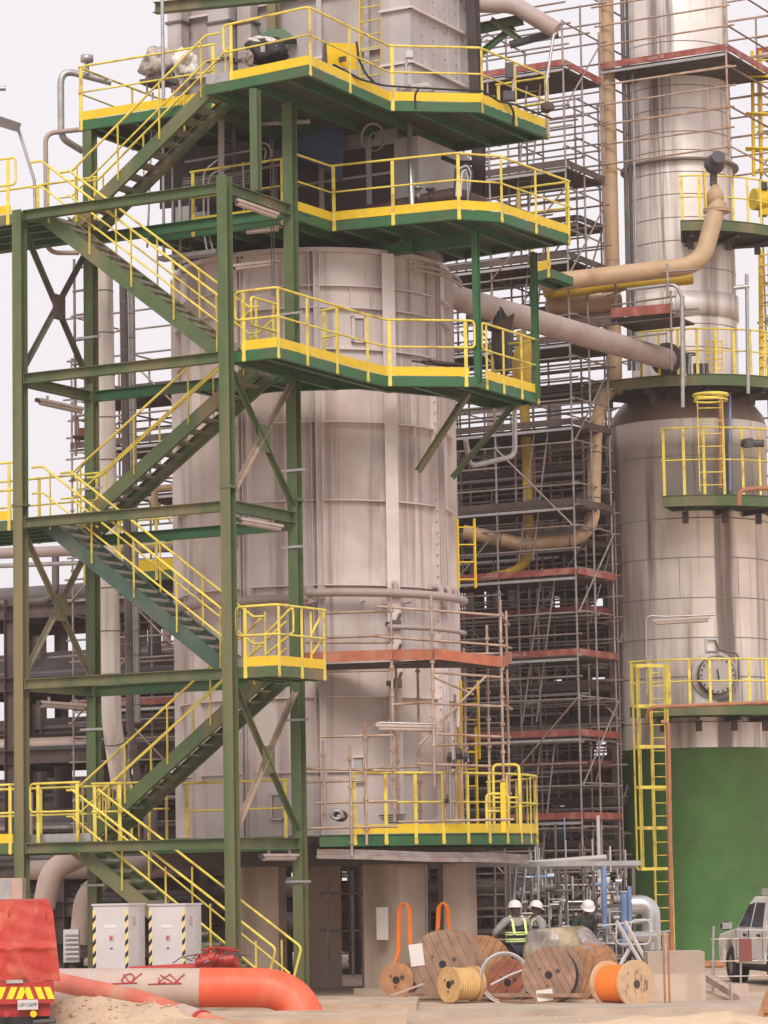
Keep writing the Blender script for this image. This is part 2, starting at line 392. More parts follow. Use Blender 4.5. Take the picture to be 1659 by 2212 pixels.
def platform(name, label, poly, z, rails=(), fascia=.18, group='steel platforms', mf=None, joists=5, jdir=None, toe=.185, cat='platform', fasc_paths=None, deck_t=.03):
    """poly: outline counter-clockwise seen from above, at height z; rails: list of (path, kwargs)"""
    poly = [V((p[0], p[1], z)) for p in poly]
    c = sum(poly, V()) / len(poly)
    t = thing(name, label, cat, (c.x, c.y, z - fascia), group)
    mb = MB().prism([(p.x, p.y) for p in inset(poly, .05, True)], z - deck_t - .01, z - .01); mb.build('deck', GRATE, t)
    fb = MB(); band(fb, poly, .045, -fascia, 0, True)
    for i, p in enumerate(poly):                                  # bottom flange of the edge channel
        pass
    q = inset(poly, .1, True); n = len(poly)
    vs = [p - ZU * (fascia + .012) for p in poly] + [p - ZU * (fascia + .012) for p in q] + [p - ZU * (fascia + .001) for p in poly] + [p - ZU * (fascia + .001) for p in q]
    fb.add(vs, [f for i in range(n) for j in [(i + 1) % n] for f in [(i, n + i, n + j, j), (2 * n + i, 2 * n + j, 3 * n + j, 3 * n + i), (i, j, 2 * n + j, 2 * n + i), (n + i, 3 * n + i, 3 * n + j, n + j)]])
    fb.build('edge_beam', mf or G_FASCIA, t)
    if joists: beams_under(t, poly, z - .13, jdir or TS, joists)
    for path, kw in rails:
        k = dict(toe=toe); k.update(kw)
        railing(t, [V((p[0], p[1], z)) for p in path], **k)
    return t
def stair(name, label, top, bot, wid, m=None, rails=(1, 1), n=None, up=1.0, ext_top=(.5, .5), ext_bot=(.0, .0), near_loop=False, group='stair flights'):
    """top and bot: ends of the near stringer's nosing line; wid: vector across the flight to the far stringer"""
    m = m or G_STAIR; top, bot, wid = V(top), V(bot), V(wid)
    t = thing(name, label, 'staircase', (bot.x, bot.y, bot.z), group)
    d = (bot - top); Lh = V((d.x, d.y, 0)).length; hd = V((d.x, d.y, 0)).normalized(); wn = wid.normalized()
    ns = wn.cross(d.normalized()); ns = ns if ns.z > 0 else -ns
    for sgn, base in ((1, V()), (-1, wid)):
        a = top + base - ns * .06; b = bot + base - ns * .06
        x = wn * sgn
        prof = [(0, -.13), (.085, -.13), (.085, -.118), (.012, -.118), (.012, .118), (.085, .118), (.085, .13), (0, .13)]
        MB().extr(prof, a, b, x, ns).build('stringer', m, t)
    n = n or max(3, round((top.z - bot.z) / .19))
    for k in range(n):
        p = top + d * ((k + .5) / n)
        tb = MB().box(p + wid / 2 - ZU * .02, wid.length - .18, .26, .03, wn, hd, ZU)
        tb.box(p + wid / 2 - ZU * .03 + hd * .132, wid.length - .18, .006, .055, wn, hd, ZU)
        tb.build('tread', GRATE if k % 1 else GALV_DULL, t)
    for s_, base in enumerate((V(), wid)):
        if not rails[s_]: continue
        off = wn * (-.03 if s_ == 0 else .03)
        a = top + base + off; b = bot + base + off
        for hh, r in ((up, .024), (up * .5, .019)):
            path = [a + ZU * hh, b + ZU * hh]
            if ext_top[s_]: path = [a - hd * ext_top[s_] + ZU * hh] + path
            if ext_bot[s_]: path = path + [b + hd * ext_bot[s_] + ZU * hh]
            if near_loop and hh == up: path = [a + ZU * hh, b + hd * .25 + ZU * (hh - .03), b + ZU * .18]
            MB().tube(fillet(path, .12, 4), r, 8).build('top_rail' if hh == up else 'mid_rail', YRAIL, t)
        np_ = max(2, round(Lh / 1.15))
        for k in range(np_ + 1):
            f = .04 + .92 * k / np_
            p = a + (b - a) * f
            MB().bar(p - ZU * .1, p + ZU * (up - .01), .045, .012, up=hd).build('post', YRAIL, t)
    return t
GALV_DULL = mat('stair_tread', (.30, .275, .23), .7, metal=.2, noise=.3, nscale=6)
def scaffold(name, label, O, X, Y, nx, ny, bx, by, z0, z1, lift=2.0, decks=(), m=None, toe=None, diag=True, group='tube scaffolds', seed=1, text=(), ladders=(), rail=True, planks=None, gap=0, r=.026, skip=(), redz=None):
    """tube scaffold: standards on a grid of nx by ny bays, ledgers at every lift, decks [(z, i0, i1)] with toe boards on the near and side edges"""
    rg = random.Random(seed); m = m or TUBE; toe = toe or TOERED; O = V(O); X = V(X).normalized(); Y = V(Y).normalized()
    t = thing(name, label, 'scaffold', (O.x, O.y, z0), group)
    P = lambda i, j, z: V((O.x, O.y, 0)) + X * (bx * i) + Y * (by * j) + ZU * z
    for i in range(nx + 1):
        for j in range(ny + 1):
            if (i, j) in skip: continue
            sb = MB(); e = rg.uniform(-.3, .5)
            sb.tube([P(i, j, z0), P(i, j, z1 + e)], r, 6)
            z = z0 + .3
            while z < z1:
                sb.tube([P(i, j, z - .02), P(i, j, z + .02)], r * 2.1, 6); z += lift / 2
            sb.build('standard', m, t)
    z = z0 + .3; k = 0
    levels = []
    while z < z1: levels.append(z); z += lift; k += 1
    for z in levels:
        for hh in ((0, .5, 1.0, 1.5) if lift > 1.9 and rail else (0, .5, 1.0) if rail else (0,)):
            for j in range(ny + 1):
                if hh and j not in (0, ny): continue
                if hh and rg.random() < .08: continue
                i0 = 0; i1 = nx
                if hh and rg.random() < .2: i1 = max(1, nx - 1)
                MB().tube([P(i0, j, z + hh) - X * rg.uniform(.05, .25), P(i1, j, z + hh + rg.uniform(-.02, .02)) + X * rg.uniform(.05, .25)], r * .92, 6).build('ledger', m, t)
            if hh == 0 or hh == 1.0:
                for i in range(nx + 1):
                    if hh and i not in (0, nx): continue
                    MB().tube([P(i, 0, z + hh + .05), P(i, ny, z + hh + .05)], r * .92, 6).build('transom', m, t)
    if diag:
        for q, z in enumerate(levels[:-1]):
            i = (q + seed) % nx
            a, b = P(i, 0, z), P(i + 1, 0, z + lift)
            if q % 2: a, b = P(i + 1, 0, z), P(i, 0, z + lift)
            o = -Y * .06
            MB().tube([a + o, b + o], r * .9, 6).build('brace', m, t)
            if q % 2 == 0:
                o = X * .06
                MB().tube([P(nx, 0, z) + o, P(nx, ny, z + lift) + o], r * .9, 6).build('brace', m, t)
    for q, (z, i0, i1) in enumerate(decks):
        db = MB(); w = .32; n = max(1, int(by * ny / w))
        for k in range(n):
            yy = (k + .5) * by * ny / n
            db.box(V((O.x, O.y, 0)) + X * (bx * (i0 + i1) / 2) + Y * yy + ZU * z, bx * (i1 - i0), by * ny / n - .02, .05, X, Y)
        db.build('deck', planks or PLANK, t)
        tm = toe if (redz is None or q in redz) else BROWN
        a, b = P(i0, 0, z + .03), P(i1, 0, z + .03)
        MB().bar(a - Y * .05 + ZU * .08, b - Y * .05 + ZU * .08, .03, .15).build('toe_board', tm, t)
        for a, b, o in ((P(i1, 0, z), P(i1, ny, z), X), (P(i0, ny, z), P(i1, ny, z), Y)):
            MB().bar(a + o * .05 + ZU * .11, b + o * .05 + ZU * .11, .03, .15).build('toe_board', tm, t)
        MB().bar(P(i0, 0, z - .06) - Y * .03, P(i1, 0, z - .06) - Y * .03, .05, .06).build('deck_bearer', GALV, t)
        if q in text:
            text_part('Layher 30', .11, P(i0, 0, z + .11) - Y * .07 + X * (bx * (i1 - i0) * text[q] if isinstance(text, dict) else bx * .7), X, ZU, WSTRIP, t)
    for (i, z, hgt, dx) in ladders:
        ladder_mesh(P(i, 0, z) + X * .4 + Y * .3, P(i, 0, z + hgt) + X * (.4 + dx) + Y * .3, X * .36, m).build('access_ladder', m, t)
    return t
def ladder_mesh(a, b, w, m=None, r=.022, sp=.3):
    mb = MB(); a, b, w = V(a), V(b), V(w)
    mb.tube([a, b], r, 6); mb.tube([a + w, b + w], r, 6); n = int((b - a).length / sp)
    for k in range(n):
        p = a + (b - a) * ((k + .5) / n); mb.tube([p, p + w], r * .7, 6)
    return mb
def striplight(P, Q, label, m=None, arms=None):
    P, Q = V(P), V(Q); d = (Q - P).normalized()
    t = thing('strip_light', label, 'light fitting', (P + Q) / 2 - ZU * .08, 'strip lights on the steelwork')
    MB().bar(P + ZU * .02, Q + ZU * .02, .13, .05).build('housing', m or WSTRIP, t)
    MB().tube([P + d * .06 - ZU * .035, Q - d * .06 - ZU * .035], .05, 10).build('diffuser', WSTRIP, t)
    for f in (.2, .8):
        p = P + (Q - P) * f; MB().bar(p + ZU * .045, p + ZU * .13, .05, .02, up=d).build('bracket', GALV, t)
    for s_ in ((0,) if arms is None else ()): MB().tube([P - d * .07, P + d * .02], .045, 8).build('end_cap', DKGREY, t)
    if arms: MB().tube(fillet(arms, .15, 5), .025, 8).build('bracket_arm', GALV, t)
    return t
def pipe_mesh(pts, r, rad=None, n=14, flanges=()):
    mb = MB(); path = fillet(pts, rad or r * 3, 7); mb.tube(path, r, n)
    return mb
def pipe(name, label, pts, r, m, rad=None, n=14, cat='pipe', group=None, flanges=(), fm=None, bands=0, bm=None):
    """a pipe run; flanges: [(point, direction)] collars; bands: number of strap rings per straight run"""
    pts = [V(p) for p in pts]
    t = thing(name, label, cat, min(pts, key=lambda p: p.z) - ZU * r, group)
    pipe_mesh(pts, r, rad, n).build('pipe_run', m, t)
    for (p, d) in flanges:
        p, d = V(p), V(d).normalized()
        fb = MB(); fb.cyl(p - d * .045, p - d * .004, r * 1.55, 18); fb.cyl(p + d * .004, p + d * .045, r * 1.55, 18)
        fb.build('flange', fm or m, t)
    if bands:
        for i in range(len(pts) - 1):
            L = (pts[i + 1] - pts[i]).length; d = (pts[i + 1] - pts[i]).normalized()
            k = int(L / bands)
            for j in range(k):
                p = pts[i] + d * ((j + .5) * bands)
                MB().cyl(p - d * .012, p + d * .012, r * 1.04, n).build('strap', bm or SEAM, t)
    return t
# ------------------------------------------------------------------ ground
gm = MB(); N = 60
gx = [-60 + 120 * i / N for i in range(N + 1)]; gy = [20 + 130 * i / N for i in range(N + 1)]
ground = MB(); ground.add([(-1500, -200, 0), (1500, -200, 0), (1500, 2500, 0), (-1500, 2500, 0)], [(0, 1, 2, 3)])
tag(ground.build('ground', GROUNDM), kind='structure')

# ------------------------------------------------------------------ the green stair tower
L1, L2, L3, L4, L5, L6 = 3.0, 6.06, 9.1, 11.85, 15.0, 17.27
BA, BB = 4.58, 2.42
tower = thing('stair_tower', 'green steel stair tower frame on four tall columns in front of the round furnace', 'stair tower', TW(BA / 2, BB / 2, 0))
def column(a, b, z1, w=.21):
    c = MB().ibeam(TW(a, b, .04), TW(a, b, z1), w, w, up=TS, tf=.018, tw=.014)
    col = c.build('column', G_STEEL, tower)
    p = MB().box(TW(a, b, .02), .42, .42, .04, TL, TS)
    for s_ in (1, -1):
        p.add([TW(a, b, .04) + TL * .11 * s_, TW(a, b, .04) + TL * .2 * s_, TW(a, b, .3) + TL * .11 * s_, TW(a, b, .04) + TL * .11 * s_ + TS * .012, TW(a, b, .04) + TL * .2 * s_ + TS * .012, TW(a, b, .3) + TL * .11 * s_ + TS * .012], [(0, 1, 2), (5, 4, 3), (0, 3, 4, 1), (1, 4, 5, 2), (2, 5, 3, 0)])
    p.build('base_plate', G_FASCIA, col)
    for z in (2.2, 8.45, 9.9, 12.9, 5.2):
        if z < z1 - .3 and b > 0: MB().bar(TW(a + .24, b - .125, z), TW(a - .3, b - .125, z), .02, .045).build('clip_bar', GALV, col)
    for z in (9.35, ):
        MB().box(TW(a, b, z), w + .035, w + .035, .05, TL, TS).build('splice_plate', G_STEEL, col)
    return col
column(0, 0, 15.12); column(0, BB, L6 - .26); column(BA, 0, 15.02); column(BA, BB, L6 - .02)
MB().ibeam(TW(0, 1.15, 15.06), TW(0, 1.15, L6 - .26), .16, .16, up=TS).build('column', G_STEEL, tower)
def beam(p, q, h=.19, w=.16, m=None):
    d = (q - p).normalized()
    b = MB().ibeam(p + d * .12, q - d * .12, w, h).build('beam', m or G_STEEL, tower)
    for e, s_ in ((p + d * .125, 1), (q - d * .125, -1)):
        MB().bar(e - ZU * (h / 2 - .01), e + ZU * (h / 2 - .01), .012, w * .9, up=d.cross(ZU)).build('end_plate', G_STEEL, b)
for z in (L1, L2, L3, L4, L5):
    beam(TW(BA, 0, z - .095), TW(0, 0, z - .095))                       # long front side
for z in (L1, L3, L5):
    beam(TW(0, 0, z - .095), TW(0, BB, z - .095), h=.21)                # short side towards the furnace
for z in (L2, L4):
    beam(TW(BA, 0, z - .12), TW(BA, BB, z - .12))                       # short left side
for z in (L1, L2, L3 - .1, L4, L5):
    beam(TW(BA, BB, z - .12), TW(0, BB, z - .12), h=.2, m=G_FASCIA)     # back side
def xbrace(p0, p1, q0, q1, off, m1=None, m2=None, w=.15):
    for a, b, o, mm in ((p0, q1, 0, m1), (p1, q0, .012, m2)):
        d = (b - a).normalized()
        MB().bar(a + d * .2 + off * o, b - d * .2 + off * o, .012, w, up=off.cross(d)).build('brace', mm or G_STEEL, tower)
        MB().bar(a + d * .2 + off * (o + .05), b - d * .2 + off * (o + .05), .08, .012, up=off.cross(d)).build('brace', mm or G_STEEL, tower)
    c = (p0 + p1 + q0 + q1) / 4
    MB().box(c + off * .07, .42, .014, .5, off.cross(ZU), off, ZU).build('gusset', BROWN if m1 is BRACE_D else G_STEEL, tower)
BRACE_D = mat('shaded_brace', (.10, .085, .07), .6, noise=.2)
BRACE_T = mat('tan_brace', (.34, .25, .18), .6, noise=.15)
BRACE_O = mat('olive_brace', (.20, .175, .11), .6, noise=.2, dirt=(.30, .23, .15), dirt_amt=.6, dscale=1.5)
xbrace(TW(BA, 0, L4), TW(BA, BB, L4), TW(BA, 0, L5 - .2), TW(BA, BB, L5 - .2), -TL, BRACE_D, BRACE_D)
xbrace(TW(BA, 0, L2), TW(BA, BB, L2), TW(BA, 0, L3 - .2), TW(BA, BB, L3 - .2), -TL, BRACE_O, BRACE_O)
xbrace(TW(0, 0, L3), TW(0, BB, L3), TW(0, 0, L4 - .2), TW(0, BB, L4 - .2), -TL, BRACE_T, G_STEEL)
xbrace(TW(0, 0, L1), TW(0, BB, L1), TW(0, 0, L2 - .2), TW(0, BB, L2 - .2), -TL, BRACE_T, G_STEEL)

# ------------------------------------------------------------------ stair flights: front lane falls to the right, rear lane rises to the right
WF = TS * .85
def front(zt, zb, label, a0=4.2, a1=.15, **k): return stair('stair_flight', label, TW(a0, .22, zt), TW(a1, .22, zb), WF, **k)
def rear(zb, zt, label, a0=4.25, a1=.25, **k): return stair('stair_flight', label, TW(a1, 1.32, zt), TW(a0, 1.32, zb), WF, **k)
front(L5 - .02, L4, 'stair flight falling right from the topmost left landing under the highest long green beam', ext_top=(.25, .0), ext_bot=(.22, .22), m=G_STEEL)
front(L3 - .02, L2, 'stair flight falling right in mid tower with a dull blue green stringer', ext_top=(.25, .0), ext_bot=(.22, .22))
front(L1 - .02, .05, 'lowest stair flight reaching the ground behind the white cabinets', a0=3.6, a1=-.52, ext_top=(.0, .0), near_loop=True, m=G_STEEL)
rear(L3, L4 - .02, 'stair flight rising to the right above the middle left landing, seen from below', m=G_STEEL, ext_top=(0, 0), ext_bot=(.3, .3))
rear(L1, L2 - .02, 'stair flight rising to the right above the lowest left landing, seen from below', a1=.1, m=G_STEEL, ext_top=(0, 0), ext_bot=(.2, .2))
rear(L5, L6 - .02, 'topmost stair flight rising to the high platform, against the sky', a1=1.15, m=G_STEEL, ext_top=(.3, .0), ext_bot=(.3, .3))

# ------------------------------------------------------------------ landings at the left of the tower, running on out of the picture
def left_landing(z, label, toe_m=None, rails=True, b0=.1):
    poly = [TW(7.2, b0, z), TW(4.3, b0, z), TW(4.3, BB - .1, z), TW(7.2, BB - .1, z)]
    r = []
    if rails: r = [([TW(7.2, b0, z), TW(4.85, b0, z)], dict(loop1=True, sp=.95)), ([TW(4.35, BB - .1, z), TW(7.2, BB - .1, z)], dict(toe=0, sp=1.3))]
    return platform('landing', label, poly, z, r, cat='landing', group='landings left of the stair tower', mf=G_STEEL, joists=4, jdir=TL)
left_landing(L5, 'topmost left landing against the sky, yellow rails running out of the picture')
left_landing(L3, 'middle left landing with yellow rails above the dark pipe racks')
left_landing(L1, 'lowest left landing behind the red trailer')
kp = MB().box(TW(3.75, .2, L1 + .085), 1.15, .012, .15, TL, TS); kp.box(TW(4.4, .16, L1 + .085), .25, .012, .15, TL, TS)
t = thing('landing_guard', 'short yellow guard rail with grey kick plates at the head of the lowest stair flight', 'guard rail', TW(3.7, .3, L1))
kp.build('kick_plate', GALV, t)
railing(t, [TW(4.35, .12, L1), TW(3.35, .12, L1)], toe=0, sp=.7, loop0=True, drop=0)
railing(t, [TW(3.75, 1.1, L1), TW(3.15, 1.25, L1)], toe=0, sp=.6, drop=0)

# ------------------------------------------------------------------ platforms to the right of the tower and round the furnace
FC = V((-1.40, 63.2, 0)); FR = 2.72
def inv(p): d = p - TA; return d.dot(TL), d.dot(TS)
def atz(pts, z): return [ZP(u, v, z) for u, v in pts]
# level 6, high platform
e = [TW(1.15, 1.25, L6)] + atz([(667, 140), (841, 218), (1038, 222), (1187, 280)], L6)
far = e[-1] + TL * 7.0
poly = [TW(4.75, 2.3, L6), TW(1.15, 2.3, L6)] + e + [far, TW(4.75, 5.9, L6) + TS * 3]
hi = platform('high_platform', 'highest green platform with a cranked yellow toe board round the grey duct casing', poly, L6,
    [([TW(4.75, 2.3, L6), TW(1.55, 2.3, L6)], dict(sp=2.2)), ([TW(4.75, 6.2, L6), TW(4.75, 2.3, L6)], dict(sp=2.0)),
     ([TW(.62, 1.25, L6)] + e[1:], dict(sp=1.45, loop0=True)), ([e[-1], e[-1] + TL * 1.2], dict(toe=0, sp=1.1))], joists=9, group='platforms round the furnace')
MB().box(TW(.88, 1.235, L6 + .1), .5, .012, .18, TL, TS).build('kick_plate', GALV, hi)
# level 5
f5 = [TW(.1, 2.62, L5)] + atz([(715, 478), (985, 452), (1080, 458), (1232, 508)], L5)
far = f5[-1] + TL * 1.2
poly = [TW(3.6, 3.0, L5), TW(.1, 3.0, L5)] + f5 + [far, far + TL * 4.5 + TS * .6, TW(3.6, 9.5, L5)]
p5 = platform('upper_platform', 'green platform with an even yellow rail just above the furnace rim', poly, L5,
    [(f5, dict(sp=1.18)), ([f5[-1], far], dict(toe=0, sp=1.1)), ([TW(2.6, 3.0, L5), TW(.45, 3.0, L5)], dict(sp=1.6))], joists=10, group='platforms round the furnace')
for a_, b_ in ((-1, 5.5), (-2.2, 5.6)):
    MB().ibeam(TW(4, b_, L5 - .36), TW(a_, b_, L5 - .36), .16, .22).build('bearer', G_FASCIA, p5)
# level 4
e4 = [TW(.06, .12, L4), TW(-1.0, .12, L4)] + atz([(790, 802), (835, 812), (1030, 814), (1165, 852)], L4)
far = e4[-1] + TL * 1.1
poly = e4 + [far, TW(-1.3, 6.0, L4), TW(-.4, 4.2, L4), TW(1.0, 3.6, L4), TW(2.4, 3.6, L4), TW(2.4, 2.56, L4), TW(.06, 2.56, L4)]
p4 = platform('middle_platform', 'long cranked green platform crossing the middle of the furnace with a self closing gate', poly, L4,
    [([TW(-.25, .12, L4)] + e4[1:4] + [e4[4] + (e4[3] - e4[4]).normalized() * .15], dict(sp=1.2, loop0=True, loop1=True)),
     ([e4[4] + (e4[5] - e4[4]).normalized() * .35, e4[5]], dict(sp=.9, loop0=True)), ([e4[5], far], dict(toe=0, sp=1.0))], joists=7, group='platforms round the furnace')
MB().box(TW(-.02, .11, L4 + .09), .32, .012, .16, TL, TS).build('kick_plate', GALV, p4)
# hangers and struts of level 4
for q in (e4[4] + TL * .02 + TS * .1, e4[5] + TS * -.12):
    MB().ibeam(q + ZU * -.1, V((q.x, q.y, L5 - .26)), .12, .12, up=TS).build('hanger', G_FASCIA, p4)
for (u0, v0, u1, v1, y0, y1) in ((1012, 848, 903, 1018, 60.2, 60.9), (1108, 876, 977, 1032, 62.0, 61.7)):
    MB().ibeam(W(u0, v0, y0), W(u1, v1, y1), .11, .11).build('strut', G_STEEL, p4)
# gates and inner rail of level 4
railing(p4, [TW(-.15, .75, L4), TW(-.15, 1.5, L4)], toe=0, drop=0, sp=.6, loop0=True, loop1=True)
railing(p4, [TW(-.55, 2.6, L4), TW(-1.0, 2.5, L4)], toe=0, drop=0, sp=.6)
# level 2, small landing
poly = [TW(.06, .12, L2), TW(-.92, .12, L2), TW(-1.0, 1.75, L2), TW(.06, 1.75, L2)]
p2 = platform('small_platform', 'small green landing with yellow gate halfway up the lower furnace', poly, L2,
    [([TW(-.2, .12, L2), TW(-.92, .12, L2), TW(-1.0, 1.75, L2)], dict(sp=.85, loop0=True))], joists=3, group='platforms round the furnace', mf=G_STEEL)
MB().box(TW(-.04, .11, L2 + .09), .3, .012, .16, TL, TS).build('kick_plate', GALV, p2)
gt = MB()
for q0 in (TW(-.3, .75, L2), TW(-.95, 1.3, L2)):
    w = -TL * .6 if q0 == TW(-.3, .75, L2) else TS * .5
    gt.tube(fillet([q0 + ZU * .25, q0 + w + ZU * .65, q0 + w + ZU * 1.12, q0 + ZU * .62], .05, 3), .022, 8)
    gt.tube([q0 + ZU * .0, q0 + ZU * 1.05], .022, 8)
gt.build('gate', YRAIL, p2)
# level 1, ring platform
RR = 4.38
def ring(r, a0, a1, n, z): return [FC + V((sin(radians(a0 + (a1 - a0) * i / n)) * r, -cos(radians(a0 + (a1 - a0) * i / n)) * r, z)) for i in range(n + 1)]
rp = thing('ring_platform', 'round green platform with yellow toe board encircling the foot of the furnace', 'platform', FC + ZU * (L1 - .25), 'platforms round the furnace')
# angles: 0 faces the camera, 90 to the right; the stair tower cuts the ring on the left front
arc = ring(RR, 1, 150, 40, 0)
inn = ring(FR + .1, 1, 150, 40, 0)
deck = MB().prism([(p.x, p.y) for p in arc + inn[::-1]], L1 + .02, L1 + .05)
arc2 = ring(RR, -150, -34, 24, 0); inn2 = ring(FR + .1, -150, -34, 24, 0)
deck.prism([(p.x, p.y) for p in arc2 + inn2[::-1]], L1 + .02, L1 + .05)
fl = [TW(-.15, 2.55, 0), TW(2.6, 2.55, 0)]
deck.prism([(p.x, p.y) for p in [arc[0], FC + V((0.05, -FR - .1, 0)), ring(FR + .1, -34, -33, 1, 0)[0], arc2[-1], fl[1], fl[0]]], L1 + .022, L1 + .048)
deck.build('deck', GRATE, rp)
fb = MB(); band(fb, [p + ZU * (L1 + .06) for p in arc], .05, -.22, 0); band(fb, [p + ZU * (L1 + .06) for p in arc2], .05, -.22, 0); fb.build('edge_beam', G_FASCIA, rp)
rl = [p + ZU * (L1 + .06) for p in ring(RR, 9, 128, 15, 0)]
railing(rp, rl, sp=1.3, h=1.15)
railing(rp, [p + ZU * (L1 + .06) for p in ring(RR, -120, -40, 10, 0)], toe=0, sp=2)
railing(rp, [fl[1] + ZU * L1, TW(.3, 2.55, L1)], toe=0, sp=1.0, drop=0)
for a in (20, 50, 80, 110):
    r0 = ring(FR, a, a, 1, L1 - .1)[0]; r1 = ring(RR - .06, a, a, 1, L1 - .1)[0]
    MB().ibeam(r0, r1, .1, .2).build('joist', G_FASCIA, rp)
# ------------------------------------------------------------------ the round furnace
Z0, Z1 = L1 + .06, 14.62
def pol(a, r, z): a = radians(a); return FC + V((sin(a) * r, -cos(a) * r, z))
def rad(a): a = radians(a); return V((sin(a), -cos(a), 0))
def tang(a): a = radians(a); return V((cos(a), sin(a), 0))
fu = thing('furnace', 'big round pinkish grey furnace with upright ribs behind the stair tower', 'furnace', FC + ZU * (L1 - .4))
sh = MB(); sh.lathe([(FR, Z0 - .3), (FR, Z1)], FC, 96); sh.lathe([(FR, Z1), (1.2, Z1 + .35)], FC, 96, sm=False); sh.lathe([(.2, Z0 - .3), (FR, Z0 - .3)], FC, 96, sm=False)
shell = sh.build('shell', FURN, fu)
ZR = [(5.75, .08), (7.93, .11), (9.6, .10), (11.15, .10), (12.6, .08), (13.42, .11), (13.86, .11), (4.3, .07)]
for z, d in ZR:
    MB().lathe([(FR - .01, z - .012), (FR + d, z - .012), (FR + d, z + .012), (FR - .01, z + .012)], FC, 96, sm=False).build('stiffener_ring', FURN_RIB, fu)
MB().lathe([(FR - .01, Z1 - .09), (FR + .12, Z1 - .09), (FR + .12, Z1), (FR - .01, Z1)], FC, 96, sm=False).build('rim', FURN_RIB, fu)
MB().lathe([(FR - .01, Z0 - .1), (FR + .1, Z0 - .1), (FR + .1, Z0 - .02), (FR - .01, Z0 - .02)], FC, 96, sm=False).build('rim', FURN_RIB, fu)
for k in range(12):
    a = 2 + 30 * k
    p0, p1 = pol(a, FR + .05, Z0), pol(a, FR + .05, Z1 - .09)
    wide = k in (1, 4, 7)
    rb = MB()
    if wide:
        rb.ibeam(p0 + rad(a) * .07, p1 + rad(a) * .07, .29, .24, up=rad(a))
    else:
        rb.ibeam(p0 + tang(a) * .05 + rad(a) * .04, p1 + tang(a) * .05 + rad(a) * .04, .2, .13, up=tang(a)); rb.bar(p0 - tang(a) * .1 + rad(a) * .03, p1 - tang(a) * .1 + rad(a) * .03, .014, .17, up=rad(a))
        for z in [Z0 + .3 + .22 * i for i in range(int((Z1 - Z0) / .22))]:
            if k in (2, 10, 11): rb.tube([pol(a, FR + .12, z) - tang(a) * .14, pol(a, FR + .15, z) - tang(a) * .14], .018, 6)
    rb.build('rib', FURN_RIB, fu)
for a in (17, -13, 47, -43, 26, 71):                     # short uprights between the two upper rings
    MB().bar(pol(a, FR + .03, 13.43), pol(a, FR + .03, 13.85), .014, .06, up=rad(a)).build('spacer_plate', FURN_RIB, fu)
MB().bar(pol(47, FR + .04, 9.6), pol(47, FR + .04, 11.15), .016, .09, up=rad(47)).build('rib', FURN_RIB, fu)
for a, z in ((20.5, 13.0), (17, 4.35), (-16, 3.65)):            # framed peep doors
    q = MB(); c = pol(a, FR + .04, z)
    for dx, dz, w, h in ((0, .24, .3, .05), (0, -.24, .3, .05), (-.125, 0, .05, .53), (.125, 0, .05, .53)):
        q.box(c + tang(a) * dx + ZU * dz, w, .09, h, tang(a), rad(a))
    d = q.build('peep_door', FURN_RIB, fu)
    MB().box(c - rad(a) * .02, .18, .04, .4, tang(a), rad(a)).build('door_leaf', CASE, d)
mh = MB(); mh.lathe([(.16, 0), (.16, .12)], pol(-36, FR, 8.6), 20, rad(-36)); 
for a in (-36, -33.5):
    b = MB().box(pol(a, FR + .03, 8.9), .05, .06, .35, tang(a), rad(a)); b.build('lifting_lug', FURN_RIB, fu)
# ring pipes on the lower shell
def arcpts(r, a0, a1, z, n=28, dz=0): return [pol(a0 + (a1 - a0) * i / n, r, z + dz * i / n) for i in range(n + 1)]
rgp = thing('ring_header', 'pink grey ring pipe bent round the lower furnace above the red scaffold board', 'pipe', pol(0, 3.0, 7.7))
MB().tube(arcpts(3.02, -62, -2, 7.66), .085, 10).build('pipe_run', PINK, rgp)
MB().tube(arcpts(3.05, -3, 78, 7.76), .085, 10).build('pipe_run', PINK, rgp)
MB().tube(arcpts(3.05, 28, 78, 7.1), .05, 8).build('pipe_run', PINK, rgp)
for a in (-2.5,): MB().bar(pol(a, 3.02, 7.55), pol(a, 3.02, 7.9), .06, .24, up=tang(a)).build('flange', PINK, rgp)
for a in (32, 56, 62, 68):
    MB().tube(fillet([pol(a, FR, 7.95), pol(a, FR + .3, 7.97), pol(a, FR + .32, 7.7)], .12, 4), .06, 8).build('elbow', PINK, rgp)
for a in range(-60, 80, 20): MB().bar(pol(a, FR, 7.6), pol(a, 3.02, 7.6), .04, .03).build('support', FURN_RIB, rgp)
bn = 0
for z in (7.15, 6.55, 6.0):
    b = thing('burner_valve', ['dark valve block on the rib just below the ring pipe', 'dark valve block on the rib, middle one of the upright row of three', 'dark valve block on the rib just above the orange scaffold board'][bn], 'valve', pol(32, FR + .15, z), 'valves on the furnace rib'); bn += 1
    MB().box(pol(32, FR + .26, z), .17, .16, .17, tang(32), rad(32)).build('body', DARKPIPE, b)
    MB().cyl(pol(32, FR + .26, z) - tang(32) * .2, pol(32, FR + .26, z) - tang(32) * .09, .055, 10).build('actuator', DKGREY, b)
    MB().tube(fillet([pol(32, FR + .12, z), pol(32, FR + .3, z), pol(32, FR + .3, z + .22) + tang(32) * .1], .06), .03, 8).build('stem', BROWN, b)
# slanting ring cable tray near the rim
ct = MB(); pp = arcpts(FR + .35, 42, 85, 14.35, 16)
ct.tube(pp, .035, 8); ct.tube([p - ZU * .1 for p in pp], .03, 8)
solo(ct, 'rim_pipe', PINK, 'thin curved pipe pair hugging the furnace rim under the upper platform', 'pipe')
